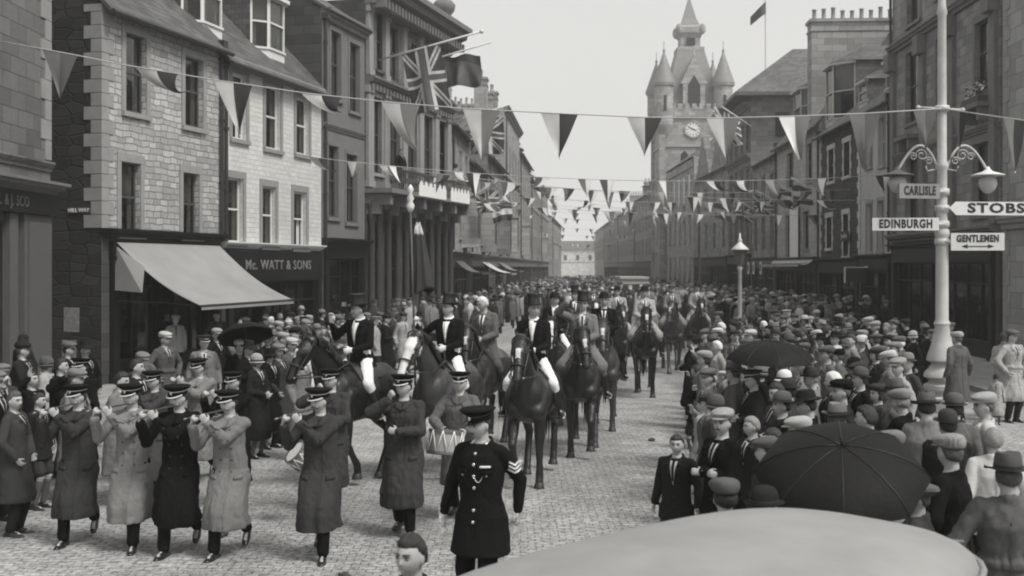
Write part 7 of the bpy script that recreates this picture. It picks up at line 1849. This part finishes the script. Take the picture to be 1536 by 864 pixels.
# onlookers on the balcony and at a window
p_ = bBANK.o.matrix_basis @ V((bBANK.u(582)[0], -.55, 6.03)); KMb = KM['over_b']
person(KMb, p_.x, p_.y, 1.0, 'onlooker in dark clothes standing on the bank balcony', z=6.03, mats={'overcoat': CL['black'], 'shirt_and_lapels': [CL['black']]}, hatk=None, hair='dark', group='onlookers above the street')
p_ = bBANK.o.matrix_basis @ V((bBANK.W - .9, -.6, 6.03)); person(KM['woman_a'], p_.x, p_.y, 1.2, 'woman in a pale coat at the far end of the bank balcony', z=6.03, mats={'long_coat': CL['grey'], 'shirt_and_lapels': [CL['grey']]}, hatk='cloche', hstyle='bob', group='onlookers above the street')
p_ = bL2.o.matrix_basis @ V((bL2.u(449)[0], .62, 0)); person(KM['woman_b'], p_.x, p_.y, 1.2, 'woman looking out of the lower right window of the whitewashed house', z=gz(333, p_.y) - 1.74, mats={'long_coat': CL['grey'], 'shirt_and_lapels': [CL['grey']]}, hatk=None, hstyle='bob', group='onlookers above the street')
# the rest of the crowd, one by one
rc = random.Random(21)
COATW = {'black': 'black', 'charcoal': 'charcoal', 'dark': 'dark', 'mid': 'grey', 'grey': 'light', 'light': 'pale', 'pale': 'whitish'}
HATW = {'flat_cap': 'flat cap', 'trilby': 'trilby', 'bowler': 'bowler', None: 'no hat', 'cloche': 'cloche hat', 'peaked_cap': 'peaked cap', 'beret': 'beret'}
def lfx(y, L):
    for (x0, y0), (x1, y1) in zip(L[:-1], L[1:]):
        if y0 <= y <= y1: return x0 + (x1 - x0) * (y - y0) / (y1 - y0)
    return L[-1][0]
LB = [(-6.1, 12.5), (-5.2, 16), (-4.3, 19), (-4.3, 25), (-3.0, 32), (-1.6, 42), (0, 55)]
RB = [(1.75, 8.9), (2.1, 12), (2.75, 16), (3.6, 20), (4.6, 26), (6.0, 32), (7.4, 42), (8.2, 55)]
ROWS = ['front row', 'second row', 'third row', 'fourth row', 'fifth row', 'back row', 'back row', 'back row', 'back row', 'back row', 'back row', 'back row', 'back row']
cand = []
def zoneL(D): return 'nearest left' if D < 17 else 'before corner building' if D < 20.5 else 'by awning' if D < 24 else 'beyond awning' if D < 29 else 'by whitewashed house' if D < 35 else 'by narrow house' if D < 40 else 'before bank'
def zoneR(X, D): return ('beside the big umbrella' if D < 12 else 'between the umbrellas' if D < 16.5 else 'under lamp standard' if D < 25 and X > 6.5 else 'near far umbrella' if D < 20.5 else 'left of lamp standard' if D < 25 else 'before stone block' if X > 9.5 and D < 33 else 'nearer than gas lamp' if D < 29 else 'round gas lamp' if D < 33 else 'before whinstone house' if X > 9.5 else 'beyond gas lamp')
for side in (-1, 1):
    y = 13.2 if side < 0 else 9.0
    while y < (44 if side < 0 else 43):
        xb = lfx(y, LB if side < 0 else RB); xf = lfx(y, LF) + .5 if side < 0 else lfx(y, RF) - .6
        k = 0; x = xb
        while (x > xf if side < 0 else x < xf):
            jx, jy = x + rc.uniform(-.2, .2), y + rc.uniform(-.28, .28); px = 768 + F * jx / jy
            ok = -60 < px < 1600
            if side > 0 and (px > 1442 or (jy < 16 and k > 7) or (jy < 11 and px > 1380) or (k > 5 and rc.random() < .25) or (k > 9 and rc.random() < .3)): ok = False
            if side < 0 and ((px < 335 and jy > 16.5 and rc.random() < .82) or (k > 3 and rc.random() < .4)): ok = False
            if (jx - gx(1413, 23.5)) ** 2 + (jy - 23.5) ** 2 < .6: ok = False
            if (jx - gx(1110, 32)) ** 2 + (jy - 32) ** 2 < .25: ok = False
            if side > 0 and 1372 < px < 1452 and jy < 23.4: ok = False
            for (tx, ty, ts) in TAKEN:
                if (tx - jx) ** 2 + (ty - jy) ** 2 < (.33 if jy > 16 else .27): ok = False; break
            for r_ in RR:
                hx, hy_ = gx(r_[0], r_[1]), r_[1]
                if abs(hx - jx) < .75 and abs(hy_ - jy) < 1.7: ok = False
            if ok: cand.append((side, k, jx, jy))
            x += side * rc.uniform(.60, .80); k += 1
        y += .82 if side < 0 else .86
cand.sort(key=lambda c: c[3] + (0 if c[1] < 6 else 4))
NMAX = 300 - 17 - 60 - 14
cand = cand[:NMAX]; LABS = {}; made = []
for side, k, x, y in cand:
    r = rc.random(); s = rc.uniform(.93, 1.03); child = k == 0 and rc.random() < .3
    zg = .12 if (side < 0 and x < lfx(y, LF) + 2.6) or (side > 0 and x > lfx(y, RF) - 2.9) else 0
    if child: kit = rc.choice(['boy_a', 'boy_b', 'boy_arm', 'girl']); s = rc.uniform(.70, .85); hatk = rc.choice(['flat_cap', None, 'beret'] if kit != 'girl' else ['cloche', 'beret'])
    elif r < .20: kit = rc.choice(['woman_a', 'woman_b']); s *= .94; hatk = rc.choice(['cloche', 'cloche', 'cloche', 'beret', None])
    else:
        kit = rc.choice(['over_a', 'over_b', 'over_c', 'mac_a', 'suit_a', 'suit_b', 'over_d', 'suit_c', 'mac_b', 'over_d'] + (['wave', 'shade'] if rc.random() < .3 else [])); hatk = rc.choices(['flat_cap', 'trilby', 'bowler', None, 'peaked_cap'], [55, 14, 8, 20, 3])[0]
    coat = rc.choices(['black', 'charcoal', 'dark', 'mid', 'grey', 'light', 'pale'], [20, 22, 22, 15, 11, 7, 3])[0]; hc = rc.choices(['black', 'charcoal', 'dark', 'mid', 'grey', 'light', 'pale'], [7, 12, 15, 22, 20, 15, 9])[0]
    rz = (rc.uniform(.5, 1.6) if side < 0 else rc.uniform(-2.3, -1.1)) if rc.random() < .9 else rc.uniform(-.6, .6)
    who = 'woman' if 'woman' in kit else 'girl' if kit == 'girl' else 'boy' if 'boy' in kit else 'man'
    lb = '%s in %s%s and %s coat, %s %s' % (who, '' if not hatk else COATW[hc] + ' ', HATW[hatk], COATW[coat], ROWS[k], zoneL(y) if side < 0 else zoneR(x, y)); lb = lb.replace('in no hat and', 'without hat in')
    X, D = x, y; m = {}
    for n_ in ('overcoat', 'belted_coat', 'jacket', 'long_coat'): m[n_] = CL[coat]
    m['shirt_and_lapels'] = [CL[coat], CL['light'], None, None, None]; m['trousers'] = CL[rc.choice(['black', 'charcoal', 'dark'])]
    sk = ('eyes_and_brows',) if y > 24 else ()
    if y > 27 and k > 1: sk += ('shoe', 'stockings', 'socks')
    b = person(KM[kit], x, y, rz, lb, z=zg, s=s, mats=m, hatk=hatk, hatm=[CL[hc]] if hatk else None, hattilt=rc.uniform(-.16, .1), hair=rc.choices(['dark', 'mid', 'fair', 'white'], [5, 4, 1, 1])[0], hstyle='bob' if who in ('woman', 'girl') else 'short', group='spectators', skip=sk, sxy=rc.uniform(.92, 1.04))
    LABS.setdefault(lb, []).append((768 + F * x / y, b))
ORD = ['leftmost', 'second from left', 'third from left', 'fourth from left']
for lb, L in LABS.items():
    if 1 < len(L) <= 4:
        for i, (px, b) in enumerate(sorted(L, key=lambda t: t[0])): b['label'] = ('rightmost ' if i == len(L) - 1 else ORD[i] + ' ' if i == 0 else ORD[i] + ', ') + lb
# ------------------------------------------------------------------ the packed street beyond: a mass nobody could count
def lowman():
    q = MB(); q.lathe([(.17, .45), (.21, .5), (.20, .95), (.22, 1.2), (.215, 1.38), (.09, 1.48)], 7, (0, 0, 0), 1.0, .68, mi=0)
    q.lathe([(.13, .0), (.15, .5)], 6, (0, 0, 0), 1, .6, mi=1); q.ell((0, 0, 1.58), (.085, .1, .125), 7, 5, 2); q.lathe([(.12, 1.62), (.125, 1.67), (.09, 1.73), (.02, 1.75)], 7, (0, -.01, 0), 1, 1.15, mi=3)
    for s in (-1, 1): q.tcap((s * .2, 0, 1.36), (s * .25, -.05, .85), .06, .05, 5, hemi=1, mi=0)
    return q
T = lowman(); CM = [CL[k_] for k_ in ('black', 'charcoal', 'dark', 'mid', 'grey', 'light', 'pale')] + [SKIN]; q = MB()
y = 43.5
def dump(x, y, s):
    a = rc.uniform(-1, 1) + (1.2 if x < 4 else -1.2) * (1 if y < 90 else .3); ca, sa = cos(a) * s, sin(a) * s; b = len(q.v); c0 = rc.choices(range(7), [20, 20, 20, 15, 12, 8, 5])[0]; c3 = rc.choices(range(7), [12, 14, 15, 20, 20, 12, 7])[0]
    q.v += [(x + vx * ca - vy * sa, y + vx * sa + vy * ca, vz * s) for vx, vy, vz in T.v]
    mp = (c0, 0, 7, c3)
    for f, m in zip(T.f, T.m): q.f.append([i + b for i in f]); q.m.append(mp[m])
while y < 175:
    xl = lfx(y, LF) + .5; xr = lfx(y, RF) - .5; x = xl; st = .78 + (y - 43) * .006
    while x < xr:
        free = not (y < 58 and lfx(y, LB) + .2 < x < lfx(min(y, 55), RB) - .2) and not (abs(x - gx(952, 78)) < 1.4 and 77 < y < 84)
        for r_ in RR:
            if abs(gx(r_[0], r_[1]) - x) < .8 and abs(r_[1] - y) < 1.7: free = False
        if free and rc.random() < .88: dump(x + rc.uniform(-.2, .2), y + rc.uniform(-.25, .25), rc.uniform(.9, 1.04))
        x += st * rc.uniform(.85, 1.15)
    y += .9 + (y - 43) * .012
cr = q.build('crowd', CM, None, 50); tag(cr, 'dense far mass of spectators filling the hazy street', 'crowd', kind='stuff')

rd = random.Random(4)
for X, Y, lb in ((1.9, 14.2, 'droppings on the setts right of the leading horse'), (2.4, 19.5, 'droppings on the setts in front of the lone black horse'), (-3.2, 12.6, 'droppings between the left fife players and the one apart'), (-1.6, 10.9, 'droppings on the setts left of the police sergeant'), (1.3, 12.1, 'droppings nearest to the lone boy')):
    q = MB()
    for i in range(9):
        a = rd.random() * 6.28; r = .07 * rd.random(); q.ell((r * cos(a), r * sin(a), .018 + .02 * rd.random()), (.03, .025, .022), 8, 5)
    me = remesh(q, .008, 1, 'horse_droppings'); me.materials.append(plain('dung', .05, .9)); o = link('horse_droppings', me); o.location = (X, Y, 0); tag(o, 'small dark heap of ' + lb, 'droppings', 'horse droppings on the setts')
# ------------------------------------------------------------------ light, air, camera
w = bpy.data.worlds.new('World'); sc.world = w; w.use_nodes = True; nt = w.node_tree; bg = nt.nodes['Background']
SUN_EL, SUN_AZ = R(54), R(128)     # azimuth from +Y (down the street) towards +X
sky = nt.nodes.new('ShaderNodeTexSky'); sky.sky_type = 'NISHITA'; sky.sun_disc = False; sky.sun_elevation = SUN_EL; sky.sun_rotation = SUN_AZ
sky.air_density = 1.0; sky.dust_density = 6.0; sky.ozone_density = .5
bw = nt.nodes.new('ShaderNodeRGBToBW'); nt.links.new(sky.outputs[0], bw.inputs[0])
# a lid of thin overcast evens the clear sky out
geo = nt.nodes.new('ShaderNodeTexCoord'); nz = nt.nodes.new('ShaderNodeTexNoise'); nz.inputs['Scale'].default_value = 2.0; nz.inputs['Detail'].default_value = 5
nt.links.new(geo.outputs['Generated'], nz.inputs['Vector'])
ml = nt.nodes.new('ShaderNodeMath'); ml.operation = 'MULTIPLY_ADD'; nt.links.new(nz.outputs[0], ml.inputs[0]); ml.inputs[1].default_value = SKYN; ml.inputs[2].default_value = SKYB
mn = nt.nodes.new('ShaderNodeMix'); mn.data_type = 'FLOAT'; mn.inputs[0].default_value = .82; nt.links.new(bw.outputs[0], mn.inputs[2]); nt.links.new(ml.outputs[0], mn.inputs[3])
# the overcast is brightest low down, as over the end of the street
sp = nt.nodes.new('ShaderNodeSeparateXYZ'); nt.links.new(geo.outputs['Generated'], sp.inputs[0])
h1 = nt.nodes.new('ShaderNodeMath'); h1.operation = 'SUBTRACT'; h1.inputs[0].default_value = 1.0; h1.use_clamp = True; nt.links.new(sp.outputs[2], h1.inputs[1])
h2 = nt.nodes.new('ShaderNodeMath'); h2.operation = 'POWER'; h2.inputs[1].default_value = 9.0; nt.links.new(h1.outputs[0], h2.inputs[0])
h3 = nt.nodes.new('ShaderNodeMath'); h3.operation = 'MULTIPLY_ADD'; h3.inputs[1].default_value = .42; h3.inputs[2].default_value = .97; nt.links.new(h2.outputs[0], h3.inputs[0])
hm = nt.nodes.new('ShaderNodeMath'); hm.operation = 'MULTIPLY'; nt.links.new(h3.outputs[0], hm.inputs[0]); nt.links.new(mn.outputs[0], hm.inputs[1]); mn = hm
cc = nt.nodes.new('ShaderNodeCombineColor')
for i, k in enumerate((1, .997, .975)):
    m_ = nt.nodes.new('ShaderNodeMath'); m_.operation = 'MULTIPLY'; m_.inputs[1].default_value = k; nt.links.new(mn.outputs[0], m_.inputs[0]); nt.links.new(m_.outputs[0], cc.inputs[i])
nt.links.new(cc.outputs[0], bg.inputs[0]); bg.inputs[1].default_value = .1
sl = bpy.data.lights.new('sun', 'SUN'); sl.energy = 1.5; sl.angle = R(18); sl.color = (1, .985, .96)
so = bpy.data.objects.new('sun', sl); COL.objects.link(so)
dv = V((sin(SUN_AZ) * cos(SUN_EL), cos(SUN_AZ) * cos(SUN_EL), sin(SUN_EL))); so.rotation_euler = (-dv).to_track_quat('-Z', 'Y').to_euler(); so.location = dv * 60
if HAZE:
    mb = MB(); mb.box(-120, 120, -20, 420, -1.03, 46); hz = mb.mesh('haze', [])
    m = bpy.data.materials.new('street haze'); m.use_nodes = True; t = m.node_tree; t.nodes.clear()
    o_ = t.nodes.new('ShaderNodeOutputMaterial'); pv = t.nodes.new('ShaderNodeVolumePrincipled'); pv.inputs['Color'].default_value = (.93, .925, .905, 1); pv.inputs['Density'].default_value = HAZE; pv.inputs['Anisotropy'].default_value = .2
    t.links.new(pv.outputs[0], o_.inputs['Volume']); m.cycles.homogeneous_volume = True if hasattr(m.cycles, 'homogeneous_volume') else False
    hz.materials.append(m); tag(link('haze', hz), 'thin smoky air filling the street and paling its far end', 'haze', kind='stuff')
cd = bpy.data.cameras.new('camera'); co = bpy.data.objects.new('camera', cd); COL.objects.link(co); sc.camera = co
co.location = (0, 0, CAM); co.rotation_euler = (pi / 2, 0, 0)
cd.sensor_width = 36; cd.lens = 36 * F / 1536; cd.shift_y = -(432 - HZ) / 1536; cd.clip_start = .1; cd.clip_end = 3000
cd.dof.use_dof = True; cd.dof.focus_distance = 15.5; cd.dof.aperture_fstop = DOFN
sc.view_settings.view_transform = 'Standard'; sc.view_settings.look = 'None'; sc.view_settings.exposure = EXPO; sc.view_settings.gamma = 1
sc.render.engine = 'CYCLES'; sc.cycles.use_denoising = True; sc.cycles.max_bounces = 6; sc.cycles.transparent_max_bounces = 12; sc.cycles.volume_bounces = 0; sc.cycles.filter_width = 2.0
sc.cycles.use_adaptive_sampling = True
